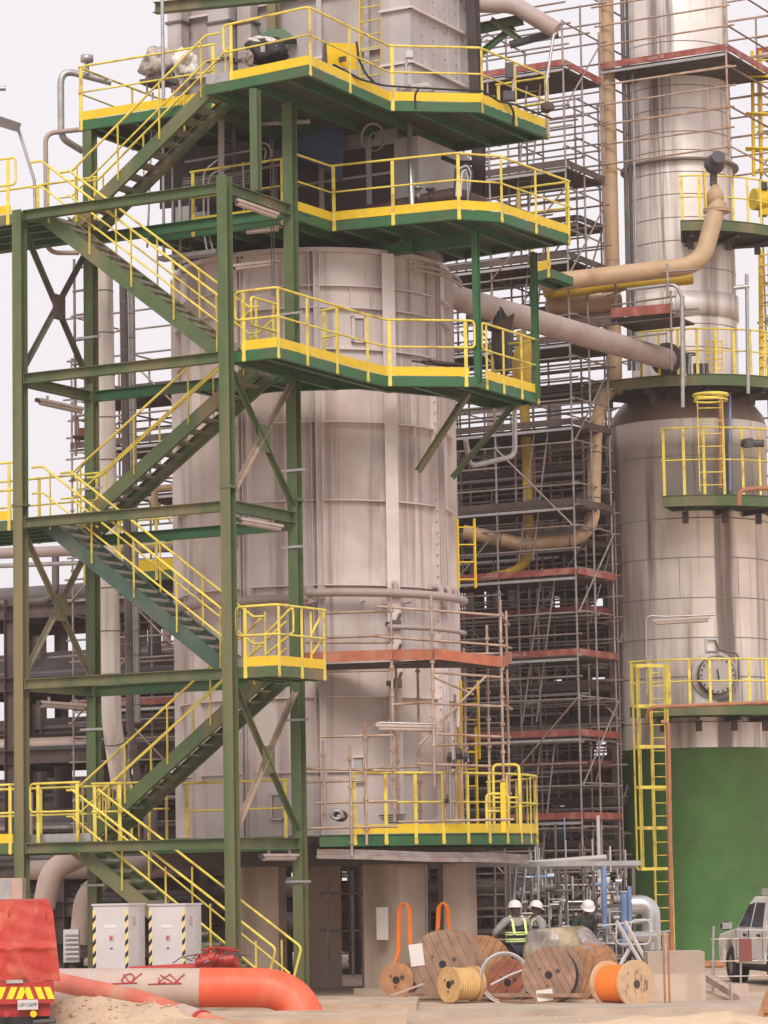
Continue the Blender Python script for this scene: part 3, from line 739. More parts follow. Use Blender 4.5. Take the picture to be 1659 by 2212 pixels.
# concrete piers and the slab they carry
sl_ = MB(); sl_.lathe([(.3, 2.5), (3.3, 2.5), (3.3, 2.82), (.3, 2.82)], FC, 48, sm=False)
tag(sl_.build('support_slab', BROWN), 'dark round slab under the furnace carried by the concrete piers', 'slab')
pn = ['square concrete pier behind the lowest stair flight', 'pale two sided concrete pier with an orange loop hanging on it', 'concrete pier behind scaffold tubes, right of the orange loops']
for i, (u, Y, w, ang) in enumerate(((563, 61.6, .66, 10), (858, 61.2, .9, 52), (992, 61.9, .66, 8))):
    b = W(u, 2140, Y); x = V((cos(radians(ang)), sin(radians(ang)), 0)); y = V((-x.y, x.x, 0))
    pr = thing('concrete_pier', pn[i], 'pier', (b.x, b.y, 0), 'concrete piers under the furnace')
    MB().box((b.x, b.y, 1.25), w, w, 2.5, x, y).build('shaft', CONC, pr)
    MB().box((b.x, b.y, .06), w + .3, w + .3, .12, x, y).build('plinth', CONC_D, pr)
for a in (120, 150, 180, 210, 240, -100, 95):
    b = pol(a, 2.5, 0); pr = MB().box((b.x, b.y, 1.25), .7, .7, 2.5, rad(a), tang(a))
    if a in (150, 210, 180): solo(pr, 'concrete_pier', CONC, {150: 'dim concrete pier at the far right under the furnace', 210: 'dim concrete pier at the far left under the furnace', 180: 'dim concrete pier at the back middle under the furnace'}[a], 'pier', 'concrete piers under the furnace')
pos = W(826, 1995, 60.45)
solo(MB().box(pos, .28, .012, .62, tang(-38), rad(-38)), 'notice_sheet', PAPER, 'white notice sheet pasted on the shaded side of the concrete pier', 'notice')

# ------------------------------------------------------------------ grey duct casing above the furnace
ca = thing('duct_casing', 'tall grey rectangular duct casing rising above the furnace through the high platform', 'duct', TW(2.0, 7.0, 14.9))
def cbox(a0, a1, b0, b1, z0, z1): 
    return MB().hexa([TW(a1, b0, z0), TW(a0, b0, z0), TW(a0, b1, z0), TW(a1, b1, z0), TW(a1, b0, z1), TW(a0, b0, z1), TW(a0, b1, z1), TW(a1, b1, z1)])
cbox(-.4, 4.9, 6.05, 8.1, 14.8, 21.5).build('casing', CASE, ca)
cbox(-.95, -.4, 5.9, 8.2, 15.0, L6 - .3).build('header_box', CASE, ca)
hb = cbox(-.95, -.3, 5.62, 8.25, L6 + 1.15, 21.5).build('header_box', CASE, ca)
lo = MB()
z0_, z1_ = L6 + .25, L6 + 1.12
lo.hexa([TW(-.3, 5.52, z0_ + .1), TW(-1.05, 5.52, z0_ + .1), TW(-1.05, 8.3, z0_), TW(-.35, 8.3, z0_), TW(-.3, 5.6, z1_ + .02), TW(-.97, 5.6, z1_ + .02), TW(-.95, 8.25, z1_), TW(-.4, 8.25, z1_)])
lo.build('header_box', CASE, ca)
for j in range(12):
    for b_ in (6.05, 6.55, 7.05, 7.55, 8.05):
        z = L6 + .45 + .27 * j
        for dz in (0,):
            p = TW(-.95 - (.06 if z < z1_ else 0), b_ + .08, z); MB().tube([p, p - TL * .03], .011, 6).build('bolt', TUBE, ca)
for z in (L6 + 1.13, L6 + 2.25, L6 + 3.1):
    MB().bar(TW(-1.0, 5.56, z), TW(-1.0, 8.3, z), .1, .05).bar(TW(-.3, 5.58, z), TW(-1.04, 5.58, z), .08, .05).build('cover_flange', FURN_RIB, ca)
for b_ in (5.66, 6.3, 6.8, 7.3, 7.8): MB().bar(TW(-.955, b_, L6 + 1.2), TW(-.955, b_, 21.4), .03, .06, up=TS).build('cover_flange', CASE, ca)
for a_ in (.2, 1.3, 2.4, 3.5, 4.6):
    MB().ibeam(TW(a_, 5.99, 15), TW(a_, 5.99, 21.4), .12, .12, up=TS).build('stiffener', CASE, ca)
for z in (16.3, 18.9, 20.2):
    MB().bar(TW(4.9, 5.97, z), TW(-.35, 5.97, z), .1, .05).build('stiffener', FURN_RIB if z > 17 else CASE, ca)
cbox(-.42, 4.95, 6.0, 6.045, 14.9, 16.9).build('shadow_sheet', DARKCASE, ca)     # dark sheet painting in the shadow on the lower front
MB().box(TW(1.0, 5.94, L6 + 1.1), .45, .06, .75, TL, TS).build('access_door', FURN_RIB, ca)
MB().box(TW(1.0, 5.90, L6 + 1.45), .3, .03, .14, TL, TS).build('door_plate', FURN, ca)
# steel posts and beam behind
for (u, v0, v1, Y, w) in ((438, 0, 135, 63.9, .24), (591, 0, 70, 62.3, .2)):
    p, q = W(u, v1 + 40, Y), W(u, v0 - 60, Y)
    po = thing('steel_post', 'dark green steel post before the duct casing, ' + ('the left one' if u < 500 else 'the right one with green hopper foot'), 'post', p, 'posts at the duct casing')
    MB().ibeam(p, q, w, w, up=TS).build('shaft', G_STEEL, po)
    if u > 500:
        c = W(597, 82, 62.25); k = MB().hexa([c + V((-.42, -.2, -.08)), c + V((.42, -.2, -.08)), c + V((.42, .2, -.08)), c + V((-.42, .2, -.08)), c + V((-.16, -.1, .16)), c + V((.16, -.1, .16)), c + V((.16, .1, .16)), c + V((-.16, .1, .16))])
        k.build('foot', G_FASCIA, po)
bm = MB().ibeam(W(335, 18, 62.0), W(640, -12, 60.6), .2, .22); solo(bm, 'roof_beam', G_STEEL, 'green beam cut by the top edge of the picture above the stair', 'beam')
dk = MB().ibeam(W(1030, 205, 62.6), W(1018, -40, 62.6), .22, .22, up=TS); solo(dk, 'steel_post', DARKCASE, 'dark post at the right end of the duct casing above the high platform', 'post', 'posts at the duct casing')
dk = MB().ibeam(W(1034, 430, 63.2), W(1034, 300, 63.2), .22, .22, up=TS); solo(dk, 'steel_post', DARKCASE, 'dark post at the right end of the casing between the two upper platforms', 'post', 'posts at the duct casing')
# grey ducts left of the casing at the top
for i, (u, Y, w) in enumerate(((385, 63.4, .34), (480, 62.8, .5), (535, 62.6, .32))):
    p = W(u, 190, Y); q = W(u, -40, Y); d = thing('grey_duct', ['narrow grey duct with flanges at the far left of the casing', 'wide grey duct with a black slot next to the stair head', 'plain grey duct panel right of the stair head'][i], 'duct', p, 'grey ducts at the top')
    MB().box((p + q) / 2, w, .3, (q - p).length, TL, TS).build('duct_body', CASE, d)
    for f in (.25, .6): MB().box(p + (q - p) * f, w + .08, .38, .05, TL, TS).build('flange', DARKPIPE, d)
# yellow ladder on the casing
ya = W(822, 208, 61.2); yb = W(820, -60, 61.2)
lt = thing('yellow_ladder', 'yellow wall ladder rising out of the picture in front of the grey casing', 'ladder', ya)
for dx in (0, .48):
    MB().bar(ya - TL * (dx - .45), yb - TL * (dx - .45), .02, .07, up=TS).build('stile', YEL, lt)
n = 9
for k in range(n):
    p = ya + (yb - ya) * ((k + .6) / n); MB().tube([p + TL * .45, p - TL * .03], .014, 6).build('rung', YRAIL, lt)

# ------------------------------------------------------------------ the stainless column at the right
XR_ = -TL
VC = W(1516, 1890, 77.0); VC = V((VC.x - .04, VC.y, 0)); VR = 1.95; VR2 = 1.33
zz = lambda v, u=1500, Y=75.2: W(u, v, Y).z
CONEM = mat('rusty_cone', (.34, .24, .19), .55, metal=.3, noise=.2, nscale=1.5, dirt=(.25, .13, .09), dirt_amt=.7, dscale=1.2)
vs_ = thing('process_column', 'tall stainless clad column with a narrow upper half, at the right edge', 'column', VC)
z_sk, z_sh, z_neck = zz(1615), zz(905), zz(838, Y=75.7)
MB().lathe([(VR, z_sk), (VR, z_sh - .62), (VR + .035, z_sh - .62), (VR + .035, z_sh)], VC, 72).build('lower_shell', CLAD, vs_)
MB().lathe([(VR + .02, z_sh), (VR * .975, z_sh + .25), (VR * .88, z_sh + .5), (VR2, z_neck + .1)], VC, 72).build('cone', CONEM, vs_)
MB().lathe([(VR2, z_neck + .1), (VR2, 27)], VC, 72).build('upper_shell', CLAD, vs_)
sk = MB(); sk.lathe([(VR - .05, .15), (VR - .05, z_sk - .02), (VR, z_sk)], VC, 72); sk.build('skirt', G_SKIRT, vs_)
MB().lathe([(VR + .12, .0), (VR + .12, .16), (VR - .1, .16)], VC, 48, sm=False).build('base_ring', RUSTPIPE, vs_)
for v in (985, 1120, 1205, 1292, 1378, 1462, 1560):
    z = zz(v); MB().lathe([(VR + .008, z - .012), (VR + .012, z), (VR + .008, z + .012)], VC, 72).build('seam', SEAM, vs_)
for v in (90, 135, 185, 235, 285, 325, 372, 420, 470, 520, 580, 640, 700, 750):
    z = zz(v, Y=75.8); MB().lathe([(VR2 + .006, z - .01), (VR2 + .01, z), (VR2 + .006, z + .01)], VC, 64).build('seam', SEAM, vs_)
z = zz(345, Y=75.8); MB().lathe([(VR2 + .01, z - .03), (VR2 + .16, z - .03), (VR2 + .16, z + .02), (VR2 + .01, z + .02)], VC, 64, sm=False).build('ledge_ring', SEAM, vs_)
z = zz(655, Y=75.8); MB().lathe([(VR2 + .01, z - .3), (VR2 + .05, z - .3), (VR2 + .05, z + .3), (VR2 + .01, z + .3)], VC, 64).build('insulation_band', CLAD, vs_)
def vp(a, r, z): a = radians(a); return VC + V((sin(a) * r, -cos(a) * r, z))
def vr(a): a = radians(a); return V((sin(a), -cos(a), 0))
def vt(a): a = radians(a); return V((cos(a), sin(a), 0))
for i, (z0, z1) in enumerate(((z_sk, zz(1560)), (zz(1560), zz(1462)), (zz(1462), zz(1378)), (zz(1378), zz(1292)), (zz(1292), zz(1205)), (zz(1205), zz(1120)))):
    for a in ((-14, 30) if i % 3 == 1 else ()):
        MB().bar(vp(a, VR + .004, z0), vp(a, VR + .004, z1), .012, .008, up=vr(a)).build('seam', SEAM, vs_)
CASE_PALE = mat('dull_steel', (.46, .41, .38), .45, metal=.35, noise=.08, nscale=3)
# manhole with bolts and davit
za = zz(1461); am = 9
ma = MB(); c = vp(am, VR, za); ma.lathe([(.58, .0), (.58, .03), (.44, .05), (.44, .24), (.40, .24), (.001, .24)], c, 40, vr(am), sm=False)
mh = ma.build('manhole', CASE_PALE, vs_)
mb = MB().lathe([(.455, .10), (.47, .10), (.47, .2), (.455, .2)], c, 40, vr(am), sm=False); mb.build('manhole_flange', DARKPIPE, mh)
for k in range(20):
    t_ = 2 * pi * k / 20; p = c + vt(am) * cos(t_) * .40 + ZU * sin(t_) * .40
    MB().tube([p + vr(am) * .24, p + vr(am) * .29], .022, 6).build('bolt', DKGREY, mh)
MB().tube(fillet([c + vr(am) * .3 + V((.5, 0, -.15)), c + vr(am) * .3 + V((.5, 0, .5)), c + vr(am) * .2 + V((.05, 0, .62)), c + vr(am) * .2 + V((0, 0, .8))], .15), .028, 8).build('davit', DARKPIPE, mh)
MB().tube(fillet([c + vr(am) * .26 + V((.03, 0, -.14)), c + vr(am) * .34 + V((.0, 0, 0)), c + vr(am) * .26 + V((.0, 0, .14))], .1), .018, 6).build('handle', DKGREY, mh)
pl = MB(); p = vp(7, VR + .03, zz(1395))
for dx, dz, w, h in ((0, .14, .3, .04), (0, -.14, .3, .04), (-.13, 0, .04, .3), (.13, 0, .04, .3)): pl.box(p + vt(7) * dx + ZU * dz, w, .1, h, vt(7), vr(7))
pl.build('bracket_frame', CLAD_PALE, vs_)
# round platforms on the column
def cring(name, label, z, r0, r1, a0, a1, rails=(), toe=0, brackets=(), fascia=.24, n=24, joints=True):
    t = thing(name, label, 'platform', vp((a0 + a1) / 2, r1, z - fascia), 'platforms on the steel column')
    o = [vp(a0 + (a1 - a0) * i / n, r1, 0) for i in range(n + 1)]; q = [vp(a0 + (a1 - a0) * i / n, r0, 0) for i in range(n + 1)]
    MB().prism([(p.x, p.y) for p in o + q[::-1]], z - .04, z - .01).build('deck', GRATE, t)
    poly = [p + ZU * z for p in o] + [p + ZU * z for p in q[::-1]]
    fb = MB(); band(fb, poly, .04, -fascia, 0, True); fb.build('edge_beam', G_STEEL, t)
    for (b0, b1, kw) in rails:
        k = max(2, int((b1 - b0) / 9)); railing(t, [vp(b0 + (b1 - b0) * i / k, r1 - .03, z) for i in range(k + 1)], toe=toe, **kw)
    for a in brackets:
        b = MB(); b.ibeam(vp(a, r0 - .05, z - fascia - .06), vp(a, r1 - .05, z - fascia - .06), .12, .12); b.bar(vp(a, r1 - .5, z - fascia - .1), vp(a, r1 - .5, z - fascia - .36), .14, .14)
        b.build('bracket', DARKCASE, t)
    return t
z = zz(468, Y=73.9); cring('column_platform', 'round green platform high on the narrow column under the beige valve', z, VR2, 2.75, -6, 75, [(-6, 75, dict(sp=1.35))], brackets=(0, 25, 50), fascia=.26)
z = zz(815, Y=74.6); cring('column_platform', 'long green platform where the column narrows, carrying the end of the pink pipe', z, VR2, 2.95, -72, 80, [(-28, 80, dict(sp=1.3))], brackets=(-55, -25, 5, 35), fascia=.28)
z = zz(1068, Y=74.0); cring('column_platform', 'short green platform with yellow ladder cage halfway down the wide column', z, VR, 3.0, -18, 75, [(-18, 75, dict(sp=1.05, h=1.62))], brackets=(-8, 14, 36), fascia=.27)
z = zz(1522, Y=74.0); cring('column_platform', 'green platform below the bolted manhole', z, VR, 3.0, -37, 75, [(-37, 75, dict(sp=1.3, h=1.08))], brackets=(-24, -4, 16, 36), fascia=.25)
# caged ladder down the skirt
def caged(name, label, p0, p1, w, out, cage0=None, cage=True, m=None, step=.95):
    """p0 foot, p1 top, w: vector between the stiles, out: vector from the ladder to the climber's back"""
    m = m or YRAIL; t = thing(name, label, 'ladder', p0, 'yellow ladders'); p0, p1, w, out = V(p0), V(p1), V(w), V(out)
    for o in (V(), w): MB().bar(p0 + o, p1 + o, .025, .06, up=out).build('stile', m, t)
    n = int((p1 - p0).length / .3)
    rb = []
    for k in range(n):
        p = p0 + (p1 - p0) * ((k + .5) / n); MB().tube([p, p + w], .014, 6).build('rung', m, t)
    if cage:
        c0 = p0 + (p1 - p0).normalized() * (cage0 or 2.2); L = (p1 - c0).length; k = int(L / step); o = out.normalized(); wn = w.normalized()
        prof = [V(), -wn * .1 + o * .25, -wn * .02 + o * .6, w / 2 + o * .78, w + wn * .02 + o * .6, w + wn * .1 + o * .25, w]
        for i in range(k + 1):
            c = c0 + (p1 - c0) * (i / k); hb_ = MB()
            for a, b in zip(prof, prof[1:]): hb_.bar(c + a, c + b, .012, .07)
            hb_.build('cage_hoop', m, t)
        for q in prof[1:-1]: MB().bar(c0 + q, p1 + q, .045, .012, up=o).build('cage_bar', m, t)
    return t
lb = W(1436, 2085, 73.9); lb.z = 0.05; ltp = W(1416, 1440, 73.9)
d_ = (ltp - lb); ltp = lb + ZU * d_.z
caged('caged_ladder', 'long yellow caged ladder down the green skirt of the column', lb + V((-.17, 0, 0)), ltp + V((-.17, 0, 0)), V((.4, 0, 0)), V((-.55, -.55, 0)), cage0=2.3)
b0 = W(1512, 1062, 73.6); b1 = W(1505, 868, 73.6); b1.x, b1.y = b0.x, b0.y
caged('caged_ladder', 'pale yellow ladder under the long column platform', b0, b1, V((.6, 0, 0)), V((0, -.5, 0)), cage=False)
kg = thing('ladder_gate', 'yellow ladder top hoop under the long green column platform', 'ladder hoop', b1)
for dz in (0, -.12): MB().tube([V((cos(t_) * .4 + .3, sin(t_) * .36 - .2, dz + .12)) + b1 for t_ in [pi * 2 * i / 20 for i in range(20)]], .025 if dz else .045, 6, closed=True).build('hoop', YRAIL, kg)
rust = W(1452, 2095, 72.9)
pipe('rust_pipe', 'thin rusty pipe standing beside the caged ladder on the green skirt', [W(1428, 1560, 72.8), W(1443, 1560, 72.8), V((rust.x, rust.y, .1)), V((rust.x + 1.2, rust.y, .1))], .055, RUSTPIPE, rad=.25)
hp = [W(1612, 1130, 73.2), W(1600, 1062, 73.0), W(1600, 1055, 72.8), W(1680, 1045, 72.8)]
pipe('rust_pipe', 'rusty bent pipe on the edge of the short column platform', [W(1596, 1092, 73.2), W(1597, 1058, 73.2), W(1690, 1052, 73.2)], .06, RUSTPIPE, rad=.2)
pipe('rust_pipe', 'rusty hose lying along the platform below the manhole', [W(1395, 1560, 73.4), W(1400, 1528, 73.2), W(1690, 1516, 73.6)], .045, RUSTPIPE, rad=.3)
pipe('rust_pipe', 'thin rusty upright pipe on the short column platform', [W(1556, 1055, 73.9), W(1556, 850, 74.2)], .045, RUSTPIPE)
pipe('cable_conduit', 'thin blue grey conduit next to the rusty pipe on the column', [W(1577, 1060, 74.6), W(1577, 850, 74.7)], .03, BLUE)
striplight(W(1411, 1343, 73.4), W(1535, 1336, 73.4), 'long strip light on a bent arm above the manhole platform', arms=[W(1397, 1500, 73.5), W(1395, 1330, 73.5), W(1440, 1332, 73.5), W(1545, 1328, 73.4)])
vl = thing('side_valve', 'black valve on the wide column behind the ladder rail', 'valve', W(1615, 957, 74.2))
MB().cyl(W(1600, 957, 74.2), W(1650, 958, 74.2), .09, 12).build('body', DKGREY, vl); MB().cyl(W(1615, 948, 74.0), W(1617, 966, 74.0), .13, 12).build('flange', DKGREY, vl)
# yellow ladder tower at the top right edge
ry = thing('ladder_tower', 'yellow ladder cage right of the narrow column at the picture edge', 'ladder', W(1640, 325, 77))
for u in (1628, 1645, 1668): MB().tube([W(u, 380, 76.5), W(u - 3, 110, 76.5)], .045, 8).build('stile', YEL, ry)
for v in range(130, 380, 24): MB().tube([W(1628, v, 76.6), W(1668, v - 1, 76.6)], .022, 6).build('rung', YRAIL, ry)
for v in (165, 245, 320): MB().tube([W(1612, v, 75.8), W(1612, v + 4, 77.6), W(1680, v + 2, 77.6), W(1680, v, 75.8)], .035, 6, closed=True).build('cage_hoop', YEL, ry)
for u in (1645, 1665): MB().tube([W(u, 820, 77.5), W(u - 2, 540, 77.5)], .06, 8).build('stile', YEL, ry)
for v in range(550, 820, 22): MB().tube([W(1640, v, 77.4), W(1675, v, 77.4)], .02, 6).build('rung', YRAIL, ry)

# more yellow things on the column's platforms
c = W(1542, 800, 74.4); c2 = W(1542, 738, 74.4)
t = thing('yellow_gate', 'pale yellow mesh gate standing on the long column platform before the narrow column', 'gate', c)
for dx in (-.2, .0, .2): MB().bar(c + V((dx, 0, 0)), c2 + V((dx, 0, 0)), .05, .02).build('upright', YEL, t)
for k in range(6): MB().bar(c + (c2 - c) * (k / 5) + V((-.22, 0, 0)), c + (c2 - c) * (k / 5) + V((.22, 0, 0)), .02, .03).build('cross_bar', YEL, t)
t = thing('yellow_motor', 'yellow drum shaped motor at the right edge on the high column platform', 'motor', W(1648, 465, 75.5))
c = W(1648, 432, 75.5); MB().cyl(c + V((-.25, -.1, 0)), c + V((.35, .1, 0)), .27, 18).build('body', YEL, t); MB().bar(c + V((0, 0, -.4)), c + V((0, 0, -.2)), .3, .2).build('foot', YEL, t)
MB().cyl(c + V((.0, -.2, .22)), c + V((.0, -.2, .4)), .1, 12).build('cap', DKGREY, t)
a, b_ = W(1157, 590, 69.5), W(1190, 597, 69.0); dd = V((b_.x - a.x, b_.y - a.y, 0)); q = [V((a.x, a.y, 0)), V((b_.x, b_.y, 0)), V((b_.x, b_.y, 0)) + TS * 1.2, V((a.x, a.y, 0)) + TS * 1.2]
platform('far_platform', 'small green platform end with yellow toe board behind the right green hanger', [q[0] - XR_ * .1, q[1], q[2], q[3] - XR_ * .1], a.z, [([q[0] - XR_ * .1, q[1]], dict(sp=.8, toe=.22))], joists=2, group='platforms behind the furnace')
# ------------------------------------------------------------------ pipes between the furnace and the column
pipe('primer_pipe', 'thick pinkish primer coated pipe slanting down from the furnace to the column', [W(940, 622, 63.8), W(1000, 648, 64.4), W(1448, 778, 74.4)], .262, PINK, rad=.6, n=22, cat='pipe', flanges=[(W(1440, 776, 74.25), W(1448, 778, 74.4) - W(1000, 648, 64.4)), (W(1452, 780, 74.5), W(1448, 778, 74.4) - W(1000, 648, 64.4))], fm=DKGREY)
vb = W(1468, 795, 74.6)
t = thing('pipe_valve', 'grey bolted valve cluster at the end of the pink pipe on the platform', 'valve', vb - ZU * .3)
MB().cyl(vb + V((-.2, 0, 0)), vb + V((.15, -.1, -.03)), .3, 18).build('body', DARKPIPE, t)
MB().tube([vb + V((.2, -.2, -.35)), vb + V((.22, -.2, .3))], .06, 8).build('stem', GALV, t)
hw = MB(); hw.tube([vb + V((.22 + .18 * cos(a), -.2 + .18 * sin(a), .3)) for a in [2 * pi * i / 14 for i in range(14)]], .02, 6, closed=True); hw.build('hand_wheel', DKGREY, t)
for dx in (.35, .5, .62): MB().tube([vb + V((dx, -.3, -.35)), vb + V((dx, -.3, .05))], .05, 8).build('small_valve', DKGREY, t)
pipe('beige_pipe', 'long beige pipe with an elbow turning up beside the column to a flanged valve', [W(1185, 600, 76.5), W(1178, 612, 71.5), W(1300, 597, 71.8), W(1515, 572, 72.0), W(1551, 440, 72.6)], .215, BEIGE, rad=.85, n=20, flanges=[(W(1549, 455, 72.6), ZU)])
t = thing('relief_valve', 'dark round relief valve head above the beige pipe on the high column platform', 'valve', W(1548, 450, 72.6))
c = W(1546, 445, 72.6)
MB().lathe([(.001, .0), (.2, .0), (.2, .3), (.16, .38), (.1, .42), (.1, .5), (.001, .5)], c, 20).build('body', BEIGE, t)
MB().blob(c + V((0, -.05, 1.0)), .25, .25, .23, 18, 12, .015, 3).cyl(c + V((.02, -.2, 1.02)), c + V((.06, -.42, 1.1)), .17, 18).build('head', DKGREY, t)
MB().tube([c + V((-.04, 0, .5)), c + V((-.02, 0, .9))], .09, 10).build('neck', BROWN, t)
MB().bar(c + V((-.22, .1, -.1)), c + V((-.24, .1, .85)), .22, .04).build('yellow_guard', YEL, t)
pipe('beige_pipe', 'yellowish pipe running just below the long beige pipe', [W(1192, 622, 77), W(1186, 634, 72.6), W(1300, 618, 72.8), W(1495, 600, 73.0)], .16, YPIPE, n=16)
pipe('beige_pipe', 'short brown beige pipe under the yellowish pipe behind the green hanger', [W(1200, 650, 77), W(1195, 664, 73.2), W(1340, 650, 73.4)], .22, BEIGE, n=16)
pipe('beige_pipe', 'lowest of the beige pipes left of the narrow column, above the pink pipe', [W(1215, 680, 77), W(1210, 702, 73.6), W(1345, 682, 73.8)], .2, PINK, n=16)
pipe('riser_pipe', 'tall tan upright pipe in front of the scaffold, left of the narrow column', [W(1329, 850, 75.4), W(1308, -40, 75.4)], .185, BEIGE, n=18, bands=2.2, bm=RUSTPIPE)
for u, rr, mm in ((1343, .05, DARKPIPE), (1353, .04, DKGREY), (1362, .03, GALV)):
    pipe('riser_pipe', {1343: 'brown thin upright pipe right beside the tall tan pipe', 1353: 'black thin upright pipe along the narrow column', 1362: 'grey thin upright pipe closest to the narrow column'}[u], [W(u + 17, 800, 75.3), W(u, -40, 75.3)], rr, mm, n=8)
for v in range(60, 800, 130): 
    pass
pipe('beige_pipe', 'beige pipe coming down and bending left to the furnace behind the scaffold rails', [W(1322, 838, 75.4), W(1302, 862, 74.6), W(1286, 930, 73.4), W(1281, 1165, 73.2), W(1130, 1176, 73.3), W(1000, 1148, 73.3)], .165, BEIGE, rad=.85, n=16, flanges=[(W(1140, 1176, 73.3), V((1, .05, 0)))], bands=1.1, bm=BROWN)
pipe('yellow_pipe', 'bright yellow upright pipe bending left at its foot', [W(1126, 715, 73.6), W(1128, 790, 73.6), W(1139, 1000, 73.6), W(1143, 1228, 73.6), W(1000, 1262, 73.6)], .12, YPIPE, rad=.7, n=16, bands=1.0, bm=YEL)
t = thing('yellow_duct', 'fat yellow elbow behind the end of the middle platform', 'pipe', W(1125, 790, 65.2))
MB().tube(fillet([W(1148, 745, 65.4), W(1126, 770, 65.3), W(1128, 830, 65.4)], .3), .2, 14).build('pipe_run', YPIPE, t)
pipe('silver_pipe', 'thin silver pipe hanging from the deck and hooking left, below the middle platform', [W(1112, 890, 66), W(1112, 985, 66), W(1015, 1008, 65.6), W(1006, 950, 65.2)], .055, GALV, rad=.22)
pipe('silver_pipe', 'shiny thin pipe coming out of the casing and bending down to the upper platform', [W(770, 268, 61.6), W(884, 262, 60.9), W(890, 458, 60.3)], .055, CLAD_PALE, rad=.25)
pipe('brown_pipe', 'dark brown pipe lying low along the casing on the upper platform', [W(720, 474, 61.3), W(985, 420, 61.0), W(1040, 440, 61.8)], .15, mat('dark_red_pipe', (.12, .055, .05), .6, noise=.2), rad=.3)
pipe('top_pipe', 'mottled grey pipe leaving the casing at the top and bending down to the right', [W(960, 8, 63), W(1110, 10, 62.8), W(1202, 66, 62.6)], .18, PINK, rad=.7, n=18)
pipe('lagged_pipe', 'short dark lagged pipe stub slanting under the top pipe', [W(1102, 97, 63.2), W(1200, 70, 62.9)], .085, DKGREY, flanges=[(W(1199, 70, 62.9), V((1, 0, .25)))])
t = thing('pipe_bracket', 'green steel bracket under the mottled top pipe', 'bracket', W(1075, 110, 63.2))
MB().ibeam(W(1035, 62, 63.3), W(1130, 42, 63.1), .16, .2).build('arm', G_FASCIA, t)
MB().ibeam(W(1032, 120, 63.4), W(1110, 58, 63.2), .12, .12).build('strut', G_FASCIA, t)
MB().ibeam(W(1060, 42, 63.2), W(1122, 85, 63.1), .12, .12).build('strut', G_STEEL, t)
# left pipes
pipe('insulated_pipe', 'thick silver clad upright pipe behind the stair tower', [W(222, 585, 61.9), W(241, 1560, 61.9), W(262, 1700, 62.3)], .2, CLAD, n=20, rad=1.5, bands=.86)
pipe('insulated_pipe', 'dark upright pipe just right of the thick silver clad pipe', [W(266, 600, 62.6), W(281, 1560, 62.6), W(300, 1700, 62.8)], .085, DARKPIPE, n=12, rad=1.2, bands=1.0)
pipe('insulated_pipe', 'slim grey perforated upright pipe, rightmost of the three behind the tower', [W(283, 600, 62.8), W(296, 1560, 62.8)], .075, GALV, n=12, bands=.5)
pipe('vent_pipe', 'grey loop pipe sticking out against the sky left of the top platform', [W(240, 178, 61.5), W(131, 150, 61.2), W(132, 298, 61.2), W(178, 326, 61.6)], .07, GALV, rad=.25)
t = thing('roof_vent', 'grey mushroom vent standing on the loop pipe against the sky', 'vent', W(188, 160, 61.2))
c = W(188, 160, 61.2); MB().lathe([(.045, 0), (.045, .24), (.13, .25), (.13, .38), (.001, .4)], c, 16).build('cap', GALV, t)
pipe('vent_pipe', 'tan thin loop pipe left of the tower column against the sky', [W(182, 279, 61.3), W(98, 288, 61.0), W(101, 546, 61.0), W(170, 546, 61.2)], .05, PINK, rad=.25)
pipe('pump_pipe', 'tan pipe with a small elbow in the sky gap left of the furnace', [W(400, 1052, 66), W(333, 1056, 66), W(337, 1130, 66)], .07, BEIGE, rad=.15, flanges=[(W(337, 1092, 66), ZU)])
# vertical cable runs between the top landings
for i, (pts) in enumerate(([(318, 535, 60.4), (322, 440, 60.4), (330, 200, 60.5)], [(448, 545, 60.0), (440, 500, 60), (440, 370, 60), (470, 345, 60)], [(460, 540, 60.05), (450, 500, 60.05), (450, 375, 60.05), (560, 345, 60.2)])):
    mb = MB().tube(fillet([W(*p) for p in pts], .3), .022, 6)
    solo(mb, 'cable_run', GALV, ['thin grey conduit rising under the topmost stair flight', 'bundle of pale cables dropping under the top platform, left one', 'pale cable looping to the green post under the top platform'][i], 'cable')
# wire mesh tray under the top platform
mt_ = MB(); a, b = W(395, 385, 60.6), W(545, 370, 60.3)
for k in range(5): mt_.tube([a - ZU * .06 * k, b - ZU * .06 * k], .006, 4)
for k in range(36):
    p = a + (b - a) * (k / 35); mt_.tube([p, p - ZU * .24], .005, 4)
solo(mt_, 'mesh_tray', GALV, 'wire mesh cable tray hanging under the topmost stair flight', 'cable tray')
mt_ = MB().box(W(410, 552, 60.3), 1.35, .25, .08, TL, TS); solo(mt_, 'cable_tray', GALV, 'pale cable tray below the cables, left of the nearest tall column', 'cable tray')
gp = MB().bar(W(478, 400, 60.4), W(478, 250, 60.4), .12, .12); solo(gp, 'tray_post', CASE, 'grey post holding the mesh tray under the top platform', 'post')
for i, (u, v, Y, R) in enumerate(((806, 296, 60.9, .24), (568, 330, 59.6, .17))):
    mb = MB()
    for k in range(4):
        mb.tube([W(u, v, Y) + V((cos(t_) * R * (1 - .03 * k), .02 * k, sin(t_) * R * 1.2 * (1 - .02 * k))) for t_ in [2 * pi * j / 24 for j in range(24)]], .012, 6, closed=True)
    mb.tube(fillet([W(u, v, Y) + V((-.05, -.02, -R)), W(u, v, Y) + V((-.07, -.02, .05)), W(u, v, Y) + V((.07, -.02, .1)), W(u, v, Y) + V((.03, -.02, -R * .8))], .1), .012, 6)
    solo(mb, 'cable_coil', GALV, ['coil of grey cable hanging on the dark casing wall', 'small coil of white cable hanging from the green post'][i], 'cable coil')
bt = MB(); c = W(700, 320, 61.3)
